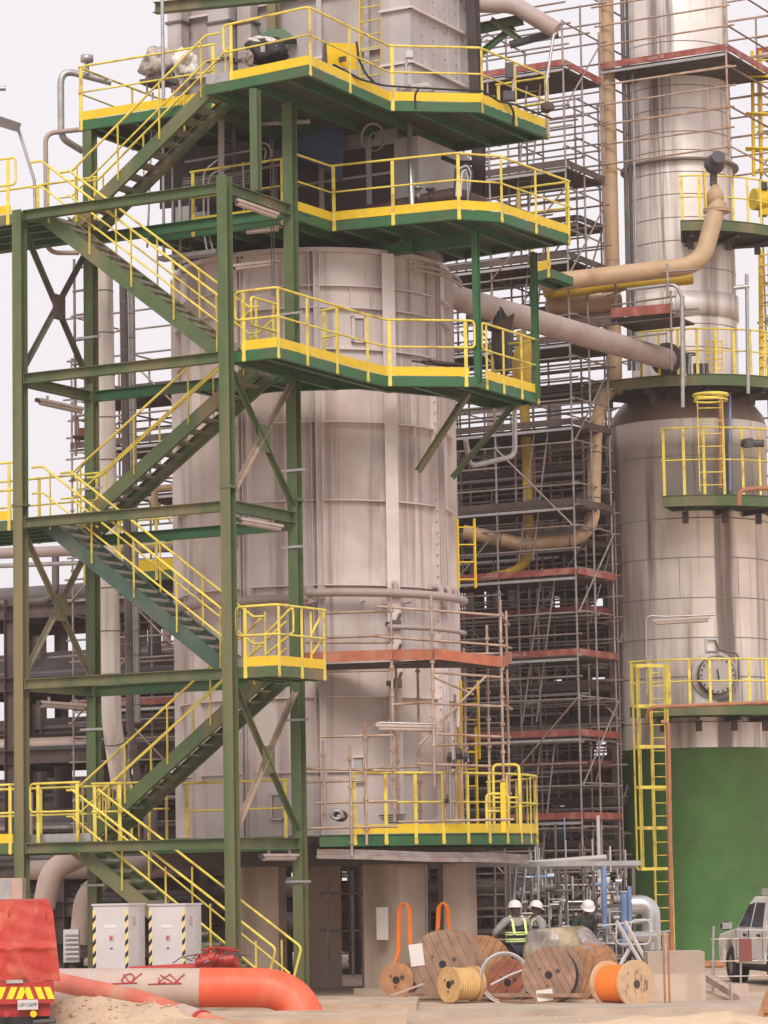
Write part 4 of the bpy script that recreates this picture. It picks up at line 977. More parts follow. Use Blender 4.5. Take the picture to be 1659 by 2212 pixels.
bt.add([c + TL * x + ZU * z + TS * y for x, z, y in ((1.3, .75, 0), (.5, .8, .05), (-.45, .62, 0), (-.5, -.1, -.1), (-.4, -.75, 0), (.1, -.35, -.12), (.7, -.1, -.05), (1.3, .25, 0), (.2, .3, -.2))],
       [(7, 6, 8, 0), (0, 8, 1), (1, 8, 2), (2, 8, 3), (3, 8, 5, 4), (5, 8, 6)])
ob = solo(bt, 'blue_tarp', BLUETARP, 'dark blue tarp hung behind the green column under the high platform', 'tarp')
sd_ = ob.modifiers.new('thick', 'SOLIDIFY'); sd_.thickness = .02
# strip lights on the steelwork
striplight(TW(-.02, .35, L5 - .28), TW(-.02, 1.85, L5 - .28), 'strip light under the short green beam at the top right of the stair tower')
striplight(TW(-.02, .35, L3 - .32), TW(-.02, 1.85, L3 - .32), 'strip light under the short green beam at mid height, in front of the furnace')
striplight(TW(-.02, 1.0, L1 - .33), TW(-.02, 2.25, L1 - .33), 'strip light under the lowest short green beam')
striplight(TW(BA, .6, L4 - .42), TW(BA, 2.1, L4 - .42), 'strip light under the upper left end beam against the sky')
striplight(TW(BA, .6, L2 - .42), TW(BA, 2.1, L2 - .42), 'strip light under the lower left end beam over the dark pipes')
striplight(W(505, 577, 59.6), W(602, 566, 59.2), 'pale strip light between two green columns at the furnace rim')
striplight(W(528, 498, 59.6), W(606, 490, 59.2), 'dim strip light just below the upper platform beside the nearest column')
striplight(W(812, 1569, 58.9), W(950, 1572, 58.9), 'strip light on a bent arm in front of the lower furnace', arms=[W(789, 1760, 59.0), W(792, 1600, 59.0), W(812, 1561, 58.9), W(945, 1564, 58.9)])
# flood light at the left edge
t = thing('flood_light', 'grey flood light arm at the left edge against the sky', 'light fitting', W(75, 430, 58.6))
MB().tube([W(76, 470, 58.6), W(74, 390, 58.6), W(40, 280, 58.6)], .03, 8).build('pole', GALV, t)
MB().hexa([W(-20, 268, 58.4), W(40, 286, 58.4), W(40, 284, 58.9), W(-20, 266, 58.9), W(-20, 246, 58.4), W(46, 268, 58.4), W(46, 266, 58.9), W(-20, 244, 58.9)]).build('lamp_head', DARKPIPE, t)
solo(MB().tube([W(-20, 191, 60), W(12, 191, 60)], .05, 8), 'pipe_stub', GALV, 'short grey pipe end at the left edge against the sky', 'pipe')

# clutter hung under the high platform: conduits, junction boxes, a chain
for i, (u, v0, v1, Y, r, mm) in enumerate(((352, 240, 560, 60.6, .03, GALV), (372, 300, 560, 60.7, .022, TUBE), (388, 420, 600, 60.8, .03, LGREY), (410, 430, 560, 60.8, .02, DARKPIPE), (505, 250, 430, 60.6, .03, DARKPIPE), (525, 350, 470, 60.3, .02, GALV))):
    pipe('conduit', ['grey upright conduit left of the mesh tray', 'thin brown upright conduit left of the mesh tray', 'pale upright conduit below the mesh tray', 'dark thin conduit below the mesh tray', 'dark conduit right of the grey tray post', 'thin grey conduit between tray post and green post'][i], [W(u + 2, v1, Y), W(u, v0, Y)], r, mm, n=8)
for i, (u, v, w_, h_, mm) in enumerate(((402, 470, .38, .42, LGREY), (434, 478, .3, .34, CASE), (372, 500, .22, .3, DARKPIPE))):
    t = thing('junction_box', ['pale box behind the falling stair rails under the high platform, the widest', 'grey box just right of the widest pale box', 'dark box left of the widest pale box'][i], 'junction box', W(u, v + 20, 61.0), 'boxes under the high platform')
    MB().box(W(u, v, 61.0), w_, .2, h_, TL, TS).build('casing', mm, t); MB().box(W(u, v, 60.88), w_ * .8, .03, h_ * .8, TL, TS).build('lid', mm, t)
ch = MB()
for u in (584, 589): 
    a, b = W(u + 4, 640, 58.9), W(u, 300, 58.9); n = 60
    for k in range(n): p_ = a + (b - a) * (k / n); ch.tube([p_, p_ + (b - a) * (.8 / n)], .012, 5)
solo(ch, 'hoist_chain', DARKPIPE, 'hanging hoist chain between the two right green columns', 'chain')
for i, (a, b, r, mm) in enumerate(((W(398, 395, 61.2), W(640, 350, 60.4), .035, TUBE), (W(540, 268, 60.9), W(668, 262, 60.2), .05, LGREY), (W(380, 595, 62.4), W(470, 588, 61.6), .045, GALV), (W(400, 350, 61), W(560, 322, 60.4), .03, GALV))):
    pipe('level_pipe', ['thin level pipe behind the mesh tray', 'pale level tube right under the high platform', 'grey level pipe above the furnace rim at the left', 'thin grey pipe above the mesh tray'][i], [a, b], r, mm, n=8)
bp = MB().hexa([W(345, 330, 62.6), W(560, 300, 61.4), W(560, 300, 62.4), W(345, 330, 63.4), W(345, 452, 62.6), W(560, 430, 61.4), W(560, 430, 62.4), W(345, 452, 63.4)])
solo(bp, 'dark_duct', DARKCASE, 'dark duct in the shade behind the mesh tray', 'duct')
# ------------------------------------------------------------------ scaffolds
XR = -TL
def zat(u, v, Y): return W(u, v, Y).z
Yc = 72.0
corner = W(1250, 1500, Yc); O = V((corner.x, corner.y, 0)) - XR * 6.0
OB = O + TS * 3.2 - XR * 1.4
dv = [1772, 1592, 1418, 1243, 1092, 920, 740, 560, 362, 145]
big = scaffold('scaffold', 'tall grey tube scaffold between the furnace and the column, rising against the sky', O, XR, TS, 3, 2, 2.0, 1.05, 0, 22.5, lift=2.0,
    decks=[(zat(1245, v, Yc), i0, 3) for v, i0 in zip(dv, (2, 1, 2, 1, 0, 0, 0, 0, 1, 1))], seed=3, redz=(0, 1, 2, 3, 9), text={1: .5, 2: .25, 3: .45}, ladders=[(2, 2.2, 3.4, .5), (2, 5.8, 3.6, .6), (2, 9.6, 3.2, .5), (2, 13.4, 3.8, .5), (2, 17.0, 4.0, .5)])
corner = W(1338, 1500, 76.2); O = V((corner.x, corner.y, 0)) - XR * 4.0
scaffold('scaffold', 'rusty scaffold standing close to the left side of the wide column', O, XR, TS, 2, 1, 2.0, 1.3, 0, 11.6, lift=1.9, decks=[(3.9, 1, 2), (5.9, 0, 2), (9.6, 0, 2)], m=TUBE, redz=(), seed=8, text={})
corner = W(1120, 1500, 80); O = V((corner.x, corner.y, 0)) - XR * 6
scaffold('scaffold', 'dim scaffold far behind the furnace with many planked decks', O, XR, TS, 4, 2, 2.2, 1.6, 0, 14.5, lift=2.0, decks=[(2.4 + 2 * k, 0, 4) for k in range(6)], redz=(), seed=11)
scaffold('scaffold', 'second tall scaffold standing behind the grey one, half hidden by it', OB, XR, TS, 4, 1, 1.55, 1.4, 0, 21.0, lift=2.0, decks=[(zat(1245, v, Yc) - .6, i0, 4) for v, i0 in zip(dv[:-1], (0, 1, 0, 1, 0, 1, 2, 2, 2))], m=TUBE, redz=(1, 3), seed=15)
# scaffold round the narrow column
corner = W(1571, 200, 73.6); O = V((corner.x, corner.y, 0)) - XR * 3.3
zb = zat(1571, 300, 73.6)
scaffold('scaffold', 'scaffold cage with one red board around the narrow column near the top', O, XR, TS, 1, 1, 3.3, 3.0, zat(1571, 345, 73.6), zat(1571, -40, 73.6) + .5, lift=1.0, decks=[(zat(1571, 112, 73.6), 0, 1)], m=TUBE_WARM, seed=5, text={0: .45}, diag=False)
corner = W(1650, 100, 79.0); O = V((corner.x, corner.y, 0)) - XR * .2
scaffold('scaffold', 'scaffold with a red board at the top right picture edge behind the column', O, XR, TS, 1, 2, 2.0, 1.2, 8, 24, lift=2.0, decks=[(zat(1640, 118, 79), 0, 1)], seed=6)
# dim scaffold at the left behind the tower
corner = W(392, 900, 70.0); O = V((corner.x, corner.y, 0)) - XR * 3.0
scaffold('scaffold', 'scaffold left of the furnace behind the tall silver pipes', O, XR, TS, 2, 2, 1.5, 1.0, 0, 14.4, lift=1.4, decks=[(12.2, 0, 2), (9.2, 1, 2), (13.4, 0, 2), (6.2, 0, 2), (4.2, 0, 2), (11.0, 1, 2)], redz=(3,), seed=4, text={3: .5})
t = thing('scaffold', 'narrow scaffold frame hanging in the sky left of the back tower column', 'scaffold', W(172, 985, 62.3), 'tube scaffolds')
for u, v0, v1 in ((160, 560, 985), (167, 900, 960)): MB().tube([W(u, v0, 62.3), W(u + 4, v1, 62.3)], .03, 6).build('standard', TUBE, t)
for v in (580, 630, 682, 736, 788, 842, 900, 945): MB().tube([W(158, v, 62.3), W(192, v - 5, 62.0)], .026, 6).build('ledger', TUBE, t)
MB().box(W(176, 935, 62.3), .22, .04, .2).build('toe_board', TOERED, t); MB().box(W(176, 946, 62.3), .3, .5, .04).build('deck', PLANK, t)
def free_scaffold(name, label, stds, leds, boards=(), decks=(), m=None, r=.026):
    t = thing(name, label, 'scaffold', W(stds[0][0], stds[0][2], stds[0][3]), 'tube scaffolds'); m = m or TUBE_WARM
    for u, v0, v1, Y in stds:
        sb = MB(); a, b = W(u + .018 * (v1 - v0) / 2, v1, Y), W(u - .018 * (v1 - v0) / 2, v0, Y); sb.tube([a, b], r, 8)
        n = int((b - a).length / .5)
        for k in range(n): p = a + (b - a) * ((k + .5) / n); sb.tube([p - ZU * .025, p + ZU * .025], r * 2, 6)
        sb.build('standard', m, t)
    for u0, v0, y0, u1, v1, y1 in leds: MB().tube([W(u0, v0, y0), W(u1, v1, y1)], r * .95, 8).build('ledger', m, t)
    for u0, v0, y0, u1, v1, y1, h, mm in boards:
        MB().bar(W(u0, v0, y0), W(u1, v1, y1), .035, h).build('toe_board', mm, t)
    for pts, z in decks:
        MB().prism([(p.x, p.y) for p in pts], z, z + .05).build('deck', PLANK, t)
    return t
free_scaffold('scaffold', 'low scaffold hugging the lower furnace with rusty orange boards',
    [(848, 1290, 1775, 59.0), (935, 1280, 1700, 58.6), (1085, 1296, 1775, 59.4), (1097, 1320, 1745, 61.5), (700, 1600, 1790, 58.75), (758, 1610, 1850, 58.6), (790, 1560, 1825, 58.7), (905, 1420, 1780, 60.1), (985, 1500, 1770, 59.6), (1005, 1400, 1760, 60.4), (858, 1440, 1790, 60.2), (1055, 1350, 1760, 60.5)],
    [(815, 1310, 59.0, 1088, 1330, 59.4), (690, 1326, 59.9, 850, 1319, 59.0), (700, 1378, 59.9, 850, 1372, 59.0), (815, 1375, 58.9, 1092, 1395, 59.4), (660, 1388, 59.9, 850, 1388, 59.0), (690, 1415, 59.9, 1080, 1412, 60.0),
     (660, 1452, 59.7, 850, 1448, 59.0), (930, 1452, 58.6, 1085, 1463, 59.4), (850, 1522, 59.0, 935, 1516, 58.6), (935, 1520, 58.6, 1085, 1526, 59.4), (690, 1592, 59.0, 850, 1588, 58.9), (935, 1585, 58.6, 1085, 1592, 59.4), (935, 1610, 58.7, 1092, 1605, 61.0),
     (1085, 1332, 59.4, 1100, 1350, 61.5), (1085, 1395, 59.4, 1104, 1400, 61.5), (1085, 1520, 59.4, 1106, 1532, 61.5), (640, 1660, 58.9, 850, 1665, 58.8), (650, 1690, 58.9, 790, 1686, 58.7), (640, 1790, 58.8, 860, 1785, 58.6), (860, 1775, 58.7, 1110, 1770, 59.2),
     (900, 1650, 58.7, 1060, 1655, 59.3), (790, 1660, 58.7, 905, 1656, 59.5), (680, 1735, 58.8, 860, 1730, 58.7), (935, 1462, 58.6, 1022, 1500, 59.2), (1050, 1460, 59.2, 905, 1610, 58.9)],
    boards=[(655, 1421, 59.4, 848, 1414, 58.95, .2, TOEORANGE), (850, 1414, 59.0, 935, 1414, 58.55, .2, TOEORANGE), (938, 1412, 58.55, 1085, 1430, 59.35, .2, TOEORANGE), (1087, 1430, 59.4, 1104, 1418, 61.4, .2, TOEORANGE)],
    decks=[([W(655, 1432, 59.5), W(848, 1426, 59.05), W(935, 1426, 58.65), W(1083, 1440, 59.45), W(1100, 1430, 61.2), W(1010, 1430, 60.4), W(850, 1430, 60.2), W(700, 1430, 60.4)], zat(935, 1430, 58.6))])
free_scaffold('scaffold', 'small scaffold with a red board in front of the narrow column above the pink pipe',
    [(1450, 628, 800, 71.6), (1330, 560, 700, 72.2), (1478, 640, 835, 71.8), (1442, 570, 640, 71.4)],
    [(1320, 660, 72.2, 1460, 640, 71.6), (1280, 688, 72.4, 1510, 666, 71.5), (1310, 640, 72.4, 1365, 620, 72.2), (1335, 596, 72.2, 1508, 582, 71.4), (1320, 700, 72.3, 1500, 680, 71.6), (1300, 735, 72.3, 1440, 720, 71.6)],
    boards=[(1320, 676, 72.1, 1448, 666, 71.55, .22, TOERED)],
    decks=[([W(1318, 690, 72.2), W(1450, 682, 71.6), W(1500, 690, 73.0), W(1370, 694, 73.8)], zat(1400, 688, 72))], m=TUBE)
mb = MB().tube(fillet([W(1475, 880, 71.4), W(1473, 640, 71.4), W(1460, 614, 71.4), W(1355, 626, 71.9)], .35), .045, 8)
solo(mb, 'bent_rail', GALV, 'bent silver rail over the small scaffold at the narrow column', 'rail')
mb = MB().tube([W(1613, 592, 73.2), W(1616, 850, 73.2)], .045, 8); mb.tube([W(1585, 622, 73.2), W(1618, 618, 73.2)], .05, 8)
solo(mb, 'steel_pole', GALV, 'silver pole with a short cross arm in front of the column platform', 'pole')
# ------------------------------------------------------------------ pipe racks and structures in the dim background
def rack(label, u0, u1, Y0, Y1, zs, nc, m=BROWN, slabs=(), seed=0, pipes=True, top=None, plab='', clad=False):
    rg = random.Random(seed); a, b = W(u0, 1890, Y0), W(u1, 1890, Y1); d = V((b.x - a.x, b.y - a.y, 0)); L = d.length; d.normalize(); nrm = V((-d.y, d.x, 0)); dep = 4.5
    a.z = 0
    t = thing('pipe_rack', label, 'pipe rack', a, 'pipe racks in the background')
    for i in range(nc + 1):
        for k in (0, 1):
            p = a + d * (L * i / nc) + nrm * dep * k
            MB().ibeam(p, p + ZU * (top or zs[-1] + .3), .28, .28, up=d).build('column', m, t)
    for z in zs:
        for k in (0, 1):
            MB().ibeam(a + nrm * dep * k + ZU * z, a + d * L + nrm * dep * k + ZU * z, .22, .32).build('beam', m, t)
        for i in range(nc + 1):
            p = a + d * (L * i / nc) + ZU * z; MB().ibeam(p, p + nrm * dep, .22, .3).build('beam', m, t)
    for z in slabs:
        MB().box(a + d * L / 2 + nrm * dep / 2 + ZU * (z + .2), L, dep, .08, d, nrm).build('deck', DKGREY, t)
    if clad:  # added panels, blocking sky light beside the column
        for z0, z1 in zip(zs[1:], zs[2:]):
            MB().box(a + d * L / 2 + nrm * (dep - .3) + ZU * ((z0 + z1) / 2 + .1), L, .06, z1 - z0 - .7, d, nrm).build('added_back_panel', BROWN, t)
            MB().box(a + d * (L - .15) + nrm * dep / 2 + ZU * ((z0 + z1) / 2 + .1), .06, dep - .8, z1 - z0 - .6, d, nrm).build('added_side_panel', BROWN, t)
    if pipes:
        for z in zs:
            y = .3
            while y < dep - .2:
                r = rg.choice([.07, .09, .12, .16, .22, .28]); 
                if rg.random() < .75:
                    o = a + nrm * (y + r) + ZU * (z + .17 + r); p, q = o - d * rg.uniform(.2, 3), o + d * (L + (-.2 if clad else rg.uniform(.2, 2))); 
                    mm = rg.choice([DARKPIPE, DARKPIPE, DARKPIPE, GREYP, BROWN, TUBE])
                    pts = [p, q]
                    if rg.random() < .35:
                        f = o + d * L * rg.uniform(.2, .8); pts = [p, f, f + ZU * rg.choice([-1.2, 1.2, 1.6])]
                    solo(pipe_mesh(pts, r, .4, 10), 'rack_pipe', mm, plab, 'pipe', plab)
                y += 2 * r + .1
    return t
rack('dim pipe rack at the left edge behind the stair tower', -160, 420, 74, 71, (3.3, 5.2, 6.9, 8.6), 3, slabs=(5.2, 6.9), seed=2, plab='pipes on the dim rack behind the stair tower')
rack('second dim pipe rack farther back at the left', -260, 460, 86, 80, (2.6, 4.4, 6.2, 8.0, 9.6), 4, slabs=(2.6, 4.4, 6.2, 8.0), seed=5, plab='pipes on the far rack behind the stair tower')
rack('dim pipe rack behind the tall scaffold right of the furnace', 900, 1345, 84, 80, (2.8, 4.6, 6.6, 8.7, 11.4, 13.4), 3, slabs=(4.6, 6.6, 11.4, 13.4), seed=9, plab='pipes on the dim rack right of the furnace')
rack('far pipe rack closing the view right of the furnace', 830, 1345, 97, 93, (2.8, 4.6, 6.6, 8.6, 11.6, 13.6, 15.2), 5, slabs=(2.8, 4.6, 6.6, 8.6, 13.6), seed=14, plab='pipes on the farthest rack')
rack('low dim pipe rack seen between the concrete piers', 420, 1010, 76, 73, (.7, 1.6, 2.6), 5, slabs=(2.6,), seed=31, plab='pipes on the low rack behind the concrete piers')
rack('dark steel frame with planked floors close against the left side of the wide column', 1150, 1334, 81.5, 76.6, (2.9, 4.6, 6.3, 8.0, 9.7, 11.3), 2, slabs=(4.6, 6.3, 8.0, 11.3), seed=41, plab='pipes on the dark frame beside the wide column', clad=True)  # frame closed in with added panels to darken the column's left side
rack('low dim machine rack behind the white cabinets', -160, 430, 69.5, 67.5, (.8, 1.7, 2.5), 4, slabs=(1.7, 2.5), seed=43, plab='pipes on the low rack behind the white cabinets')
# left: long pipes crossing the sky gap and a far platform
for i, (v, r, mm) in enumerate(((1186, .12, PINK), (1213, .05, GALV), (1160, .04, GALV))):
    pipe('long_pipe', ['pinkish pipe crossing the sky gap behind the stair tower', 'thin grey pipe under the pinkish pipe in the sky gap', 'thin grey pipe above the pinkish pipe in the sky gap'][i], [W(-60, v + 12, 68.5), W(400, v - 6, 67)], r, mm, n=12)
poly = [W(180, 1245, 66.2), W(420, 1228, 65.0)]; poly = [V((p.x, p.y, 0)) for p in poly]; zz_ = W(300, 1236, 65.6).z
q = [poly[0], poly[1], poly[1] + TS * 2, poly[0] + TS * 2]
platform('far_platform', 'small green platform with yellow toe board seen between stair rails left of the furnace', q, zz_, [([q[0], q[1]], dict(sp=1.0, toe=.25))], joists=3, group='platforms left of the furnace')
# machine pipes at the foot of the tower, left
for i, (pts, r, mm) in enumerate((([(95, 1960, 64), (110, 1880, 64), (170, 1850, 64.4)], .24, GREYP), ([(170, 2040, 64.5), (180, 1935, 64.5), (235, 1890, 65), (270, 1900, 65)], .2, GREYP), ([(260, 2060, 65), (268, 1990, 65), (300, 1965, 65), (420, 1960, 65.2)], .16, DARKPIPE), ([(55, 1880, 66), (330, 1868, 66)], .2, PINK), ([(300, 2050, 66), (305, 1890, 66), (370, 1875, 66)], .12, GREYP))):
    pipe('ground_pipe', ['curved grey pipe behind the red trailer, leftmost', 'grey swan neck pipe behind the white cabinets', 'dark bent pipe above the white cabinets', 'pinkish pipe high behind the lowest left landing', 'thin grey standpipe behind the second white cabinet'][i], [W(*p) for p in pts], r, mm, rad=.6)
mc = thing('louvre_unit', 'grey louvred unit between the red trailer and the first white cabinet', 'ventilation unit', W(155, 2085, 58))
MB().box(W(155, 2043, 58.2), .28, .3, .6).build('casing', LGREY, mc)
for k in range(6): MB().box(W(155, 2016 + 10 * k, 57.98), .26, .05, .03).build('louvre', LGREY, mc)
solo(MB().box(W(155, 2110, 58.2), .1, .1, .62), 'unit_post', BROWN, 'short post under the louvred unit', 'post')
# ------------------------------------------------------------------ things on the ground
def gy(u, v):                         # ground point under a photograph point
    p = ZP(u, v, 0); return V((p.x, p.y, 0))
# kerbs and slabs
kb = MB(); a, b = gy(455, 2178), gy(880, 2196)
k0 = [gy(480, 2170), gy(868, 2166), gy(868, 2150), gy(500, 2152)]
KERBM = mat('sandy_kerb', (.50, .375, .27), .9, noise=.15, nscale=2, dirt=(.36, .25, .17), dirt_amt=.7, dscale=1.3, bump=.4, bscale=9)
tag(MB().prism([(p.x, p.y) for p in (gy(380, 2236), gy(880, 2226), gy(880, 2207), gy(420, 2214))], 0, .2).build('kerb', KERBM), kind='structure')
tag(MB().prism([(p.x, p.y) for p in (gy(480, 2182), gy(900, 2184), gy(905, 2168), gy(495, 2164))], 0, .12).build('kerb_slab', KERBM), kind='structure')
tag(MB().prism([(p.x, p.y) for p in (gy(905, 2200), gy(1660, 2188), gy(1660, 2172), gy(1010, 2184))], 0, .10).build('pavement', CONC_D), kind='structure')
# sand mound
sm = MB(); nx, ny = 60, 26; c0 = gy(300, 2200)
def hm(x, y):
    h = 0
    for (cx, cy, rx, ry, hh) in ((-4.6, 48.8, 1.1, 1.3, .42), (-3.4, 47.8, 1.0, 1.2, .30), (-6.4, 48.5, 1.8, 1.4, .2), (-1.6, 46.6, 2.0, 1.0, .10), (4.5, 45.5, 2.5, .7, .22)):
        h += hh * math.exp(-(((x - cx) / rx) ** 2 + ((y - cy) / ry) ** 2) * 1.2)
    return h + .03 * sin(5 * x + 1.3 * y) * (h > .03) + .025 * sin(9 * y - 4 * x) * (h > .05) - .02
vv = [(-9 + 18 * i / nx, 43 + 8 * j / ny, hm(-9 + 18 * i / nx, 43 + 8 * j / ny)) for j in range(ny + 1) for i in range(nx + 1)]
sm.add(vv, [(j * (nx + 1) + i, j * (nx + 1) + i + 1, (j + 1) * (nx + 1) + i + 1, (j + 1) * (nx + 1) + i) for j in range(ny) for i in range(nx)], True)
tag(sm.build('sand_mound', SANDM), kind='structure')
# large ground pipe with orange end
Yp = 53.0; r = .325
pts = [W(100, 2134, Yp), W(432, 2133, Yp)]
t = thing('ground_pipe', 'fat grey wrapped pipe on the ground whose orange coated end bends down', 'pipe', W(300, 2175, Yp))
MB().tube([pts[0], pts[1]], r, 28).build('grey_length', GREYP, t)
e = fillet([W(432, 2133, Yp), W(650, 2134, Yp), W(662, 2134, Yp) + V((.1, -.6, -1.35))], 1.1, 14)
MB().tube(e, r * 1.02, 28).build('orange_bend', ORANGEP, t)
for u in (195, 205):
    MB().cyl(W(u, 2134, Yp) - V((.015, 0, 0)), W(u, 2134, Yp) + V((.015, 0, 0)), r * 1.012, 28).build('strap', CASE, t)
def scrib(lines, name='paint_mark'):
    mk = MB()
    for ln in lines:
        P = []
        for u, v in ln:
            x = W(u, v, Yp - r); dz = x.z - pts[0].z; dz = max(-r * .9, min(r * .9, dz)); P.append(V((x.x, Yp - sqrt(r * r - dz * dz) - .006, pts[0].z + dz)))
        mk.tube(P, .011, 5)
    mk.build(name, REDP, t)
scrib([[(241, 2125), (296, 2123)], [(262, 2118), (270, 2106), (282, 2103), (290, 2110), (284, 2121), (270, 2124), (262, 2118)], [(266, 2104), (278, 2120), (296, 2124)], [(306, 2102), (285, 2120)]])
scrib([[(320, 2126), (392, 2124)], [(340, 2124), (366, 2104), (390, 2126)], [(346, 2106), (372, 2122)], [(398, 2104), (376, 2124)], [(342, 2112), (345, 2124), (358, 2122)]])
# red dusty pipe slanting in front
a, b, c = W(118, 2120, 51.5), W(300, 2160, 49.0), W(480, 2222, 46.6)
t = thing('red_pipe', 'dusty red pipe slanting over the sand in front of the fat pipe', 'pipe', c)
MB().tube([a, b, c, c + (c - b) * .6], .155, 20).build('pipe_run', REDDUST, t)
d = (c - b).normalized(); p = b + (c - b) * .52
MB().tube([p, p + d * .62], .17, 20).build('coupling', GREYP, t); MB().tube([p + d * .66, p + d * .74], .178, 20).build('joint_ring', REDP, t)
# thin red pipe with valve gear
pipe('red_pipe', 'thin red pipe running behind the fat pipe to the red valve cluster', [W(280, 2097, 54.6), W(420, 2090, 54.4), W(505, 2080, 54.3)], .075, REDP, n=12, flanges=[(W(440, 2087, 54.4), V((1, 0, 0))), (W(468, 2085, 54.35), V((1, 0, 0))), (W(495, 2081, 54.3), V((1, 0, 0)))])
t = thing('red_valves', 'cluster of red flanged valves at the foot of the nearest green column', 'valve', W(480, 2092, 54.2))
for u, v, s_ in ((448, 2076, .11), (462, 2070, .1), (478, 2076, .13), (495, 2074, .11), (503, 2083, .13), (430, 2080, .08)):
    q = W(u, v, 54.1 + rnd(-.15, .15)); k = MB(); k.cyl(q - V((s_ * .8, 0, 0)), q + V((s_ * .8, 0, .02)), s_, 14); k.cyl(q, q + ZU * s_ * 1.8, s_ * .35, 8)
    k.tube([q + ZU * s_ * 1.8 + V((cos(a_) * s_, sin(a_) * s_, 0)) for a_ in [2 * pi * i / 12 for i in range(12)]], .014, 5, closed=True); k.build('valve_body', REDP, t)
for k in range(9):
    q = W(rnd(410, 515), rnd(2068, 2084), 53.9); MB().tube(fillet([q, q + V((rnd(-.2, .2), 0, rnd(.02, .15))), q + V((rnd(-.4, .4), 0, rnd(-.05, .1)))], .06), .01, 5).build('cable_tail', rnd(0, 1) < .5 and DKGREY or BLUE, t)
# white cabinets
for i, (u0, u1, us, vt_, Y) in enumerate(((202, 279, 310, 1957, 54.8), (323, 402, 433, 1957, 55.2))):
    a, b = W(u0, 2000, Y), W(u1, 2000, Y); ztop = W(u0, vt_, Y).z; w = b.x - a.x; cx = (a.x + b.x) / 2
    ang = .0; t = thing('electrical_cabinet', ['white electrical cabinet with hazard striped edges, the one nearer the red trailer', 'white electrical cabinet with hazard striped edges, the one nearer the lowest stair flight'][i], 'cabinet', (cx, Y + .3, 0), 'white electrical cabinets')
    X_ = V((.985, .17, 0)); X_ = V((1, 0.02, 0)).normalized(); Yd = V((.62, 1, 0)).normalized()
    P = lambda x, y, z: V((cx, Y, 0)) + X_ * x + Yd * y + ZU * z
    w2 = w / 2; dp = .46
    MB().hexa([P(-w2, 0, .05), P(w2, 0, .05), P(w2, dp, .05), P(-w2, dp, .05), P(-w2, 0, ztop), P(w2, 0, ztop), P(w2, dp, ztop), P(-w2, dp, ztop)]).build('casing', LGREY, t)
    dm = MB().box(P(0, -.014, ztop / 2 + .03), w - .02, .024, ztop - .1, X_, Yd); door = dm.build('door', WHITE, t)
    for x in (-w2 + .03, w2 - .03):
        st = MB(); n = 8; h0 = .1; hh = (ztop - .2) / n
        for k in range(n):
            z0 = h0 + k * hh; sgn = 1 if x > 0 else -1
            bm = MB()
            pts_ = [P(x - .028, -.028, z0), P(x + .028, -.028, z0 + .07), P(x + .028, -.028, z0 + .07 + hh * .42), P(x - .028, -.028, z0 + hh * .42)]
            st.add(pts_ + [p + Yd * .004 for p in pts_], [(0, 1, 2, 3), (7, 6, 5, 4), (0, 4, 5, 1), (2, 6, 7, 3)])
        st.build('hazard_stripe', BLACK, t)
        yb = MB().box(P(x, -.0245, ztop / 2 + .05), .056, .004, ztop - .25, X_, Yd); yb.build('hazard_tape', mat('pale_yellow_tape%d%d' % (i, x > 0), (.75, .58, .25), .6), t)
    MB().box(P(.02, -.03, ztop - .56), .07, .02, .09, X_, Yd).build('switch_plate', CARDB, door)
    MB().box(P(.02, -.042, ztop - .56), .03, .012, .045, X_, Yd).build('switch', REDP, door)
    MB().box(P(.0, -.03, ztop - .36), .2, .006, .05, X_, Yd).build('name_plate', PAPER, door)
    MB().box(P(.02, -.03, ztop - .74), .03, .02, .03, X_, Yd).build('lock', DKGREY, door)
    sx = MB(); 
    for y in (.3, .39): sx.bar(P(w2 + .006, y, .05), P(w2 + .006, y, ztop + .02), .03, .03)
    sx.build('side_trim', GALV, t)
    MB().box(P(w2 + .01, .13, ztop - .26), .012, .07, .14, X_, Yd).build('side_plate', CARDB, t)
    MB().hexa([P(-w2 - .015, -.03, ztop), P(w2 + .015, -.03, ztop), P(w2 + .015, dp + .02, ztop), P(-w2 - .015, dp + .02, ztop), P(-w2 - .015, -.03, ztop + .035), P(w2 + .015, -.03, ztop + .035), P(w2 + .015, dp + .02, ztop + .035), P(-w2 - .015, dp + .02, ztop + .035)]).build('roof', LGREY, t)
# red trailer at the left edge
Yt = 46.5
t = thing('red_trailer', 'red trailer with a red tarp cover, chevrons and number plate, cut by the left edge', 'trailer', gy(40, 2225))
zt = lambda v: W(60, v, Yt).z
xl, xr = W(-120, 2100, Yt).x, W(124, 2100, Yt).x
NX, NZ = 46, 40
def tarp_front(a_, b_):                      # a_ across 0..1, b_ up 0..1; the cover hangs in folds from a cross bar at mid height
    ue = 130 - 17 * b_ - 6 * max(0, b_ - .85) / .15
    x = xl + (W(ue, 2050, Yt).x - xl) * a_
    z = zt(2119) + (zt(1946) - zt(2119)) * b_
    y = .17 * max(0, b_ - .42) - .05 * math.exp(-((b_ - .42) / .035) ** 2)
    cx = (a_ - .48) * 9
    for (c0, k0, w0, h0) in ((-2.6, 1.1, .16, .03), (-1.2, -.9, .2, .035), (.2, 1.6, .15, .03), (1.5, -1.3, .2, .04), (2.9, .8, .18, .03), (3.6, -.5, .2, .03), (-.4, -2.2, .2, .025)):
        bb = b_ if b_ < .42 else b_ - .42
        d_ = cx - c0 - k0 * (bb - .2) * 2.2
        y -= h0 * math.exp(-abs(d_) / w0) * min(1, bb * 7)
    y += .012 * sin(21 * a_ + 13 * b_) * sin(17 * b_ - 6 * a_)
    if b_ < .02: z += .02 * sin(30 * a_) + .015 * sin(13 * a_)
    return V((x, Yt + y, z))
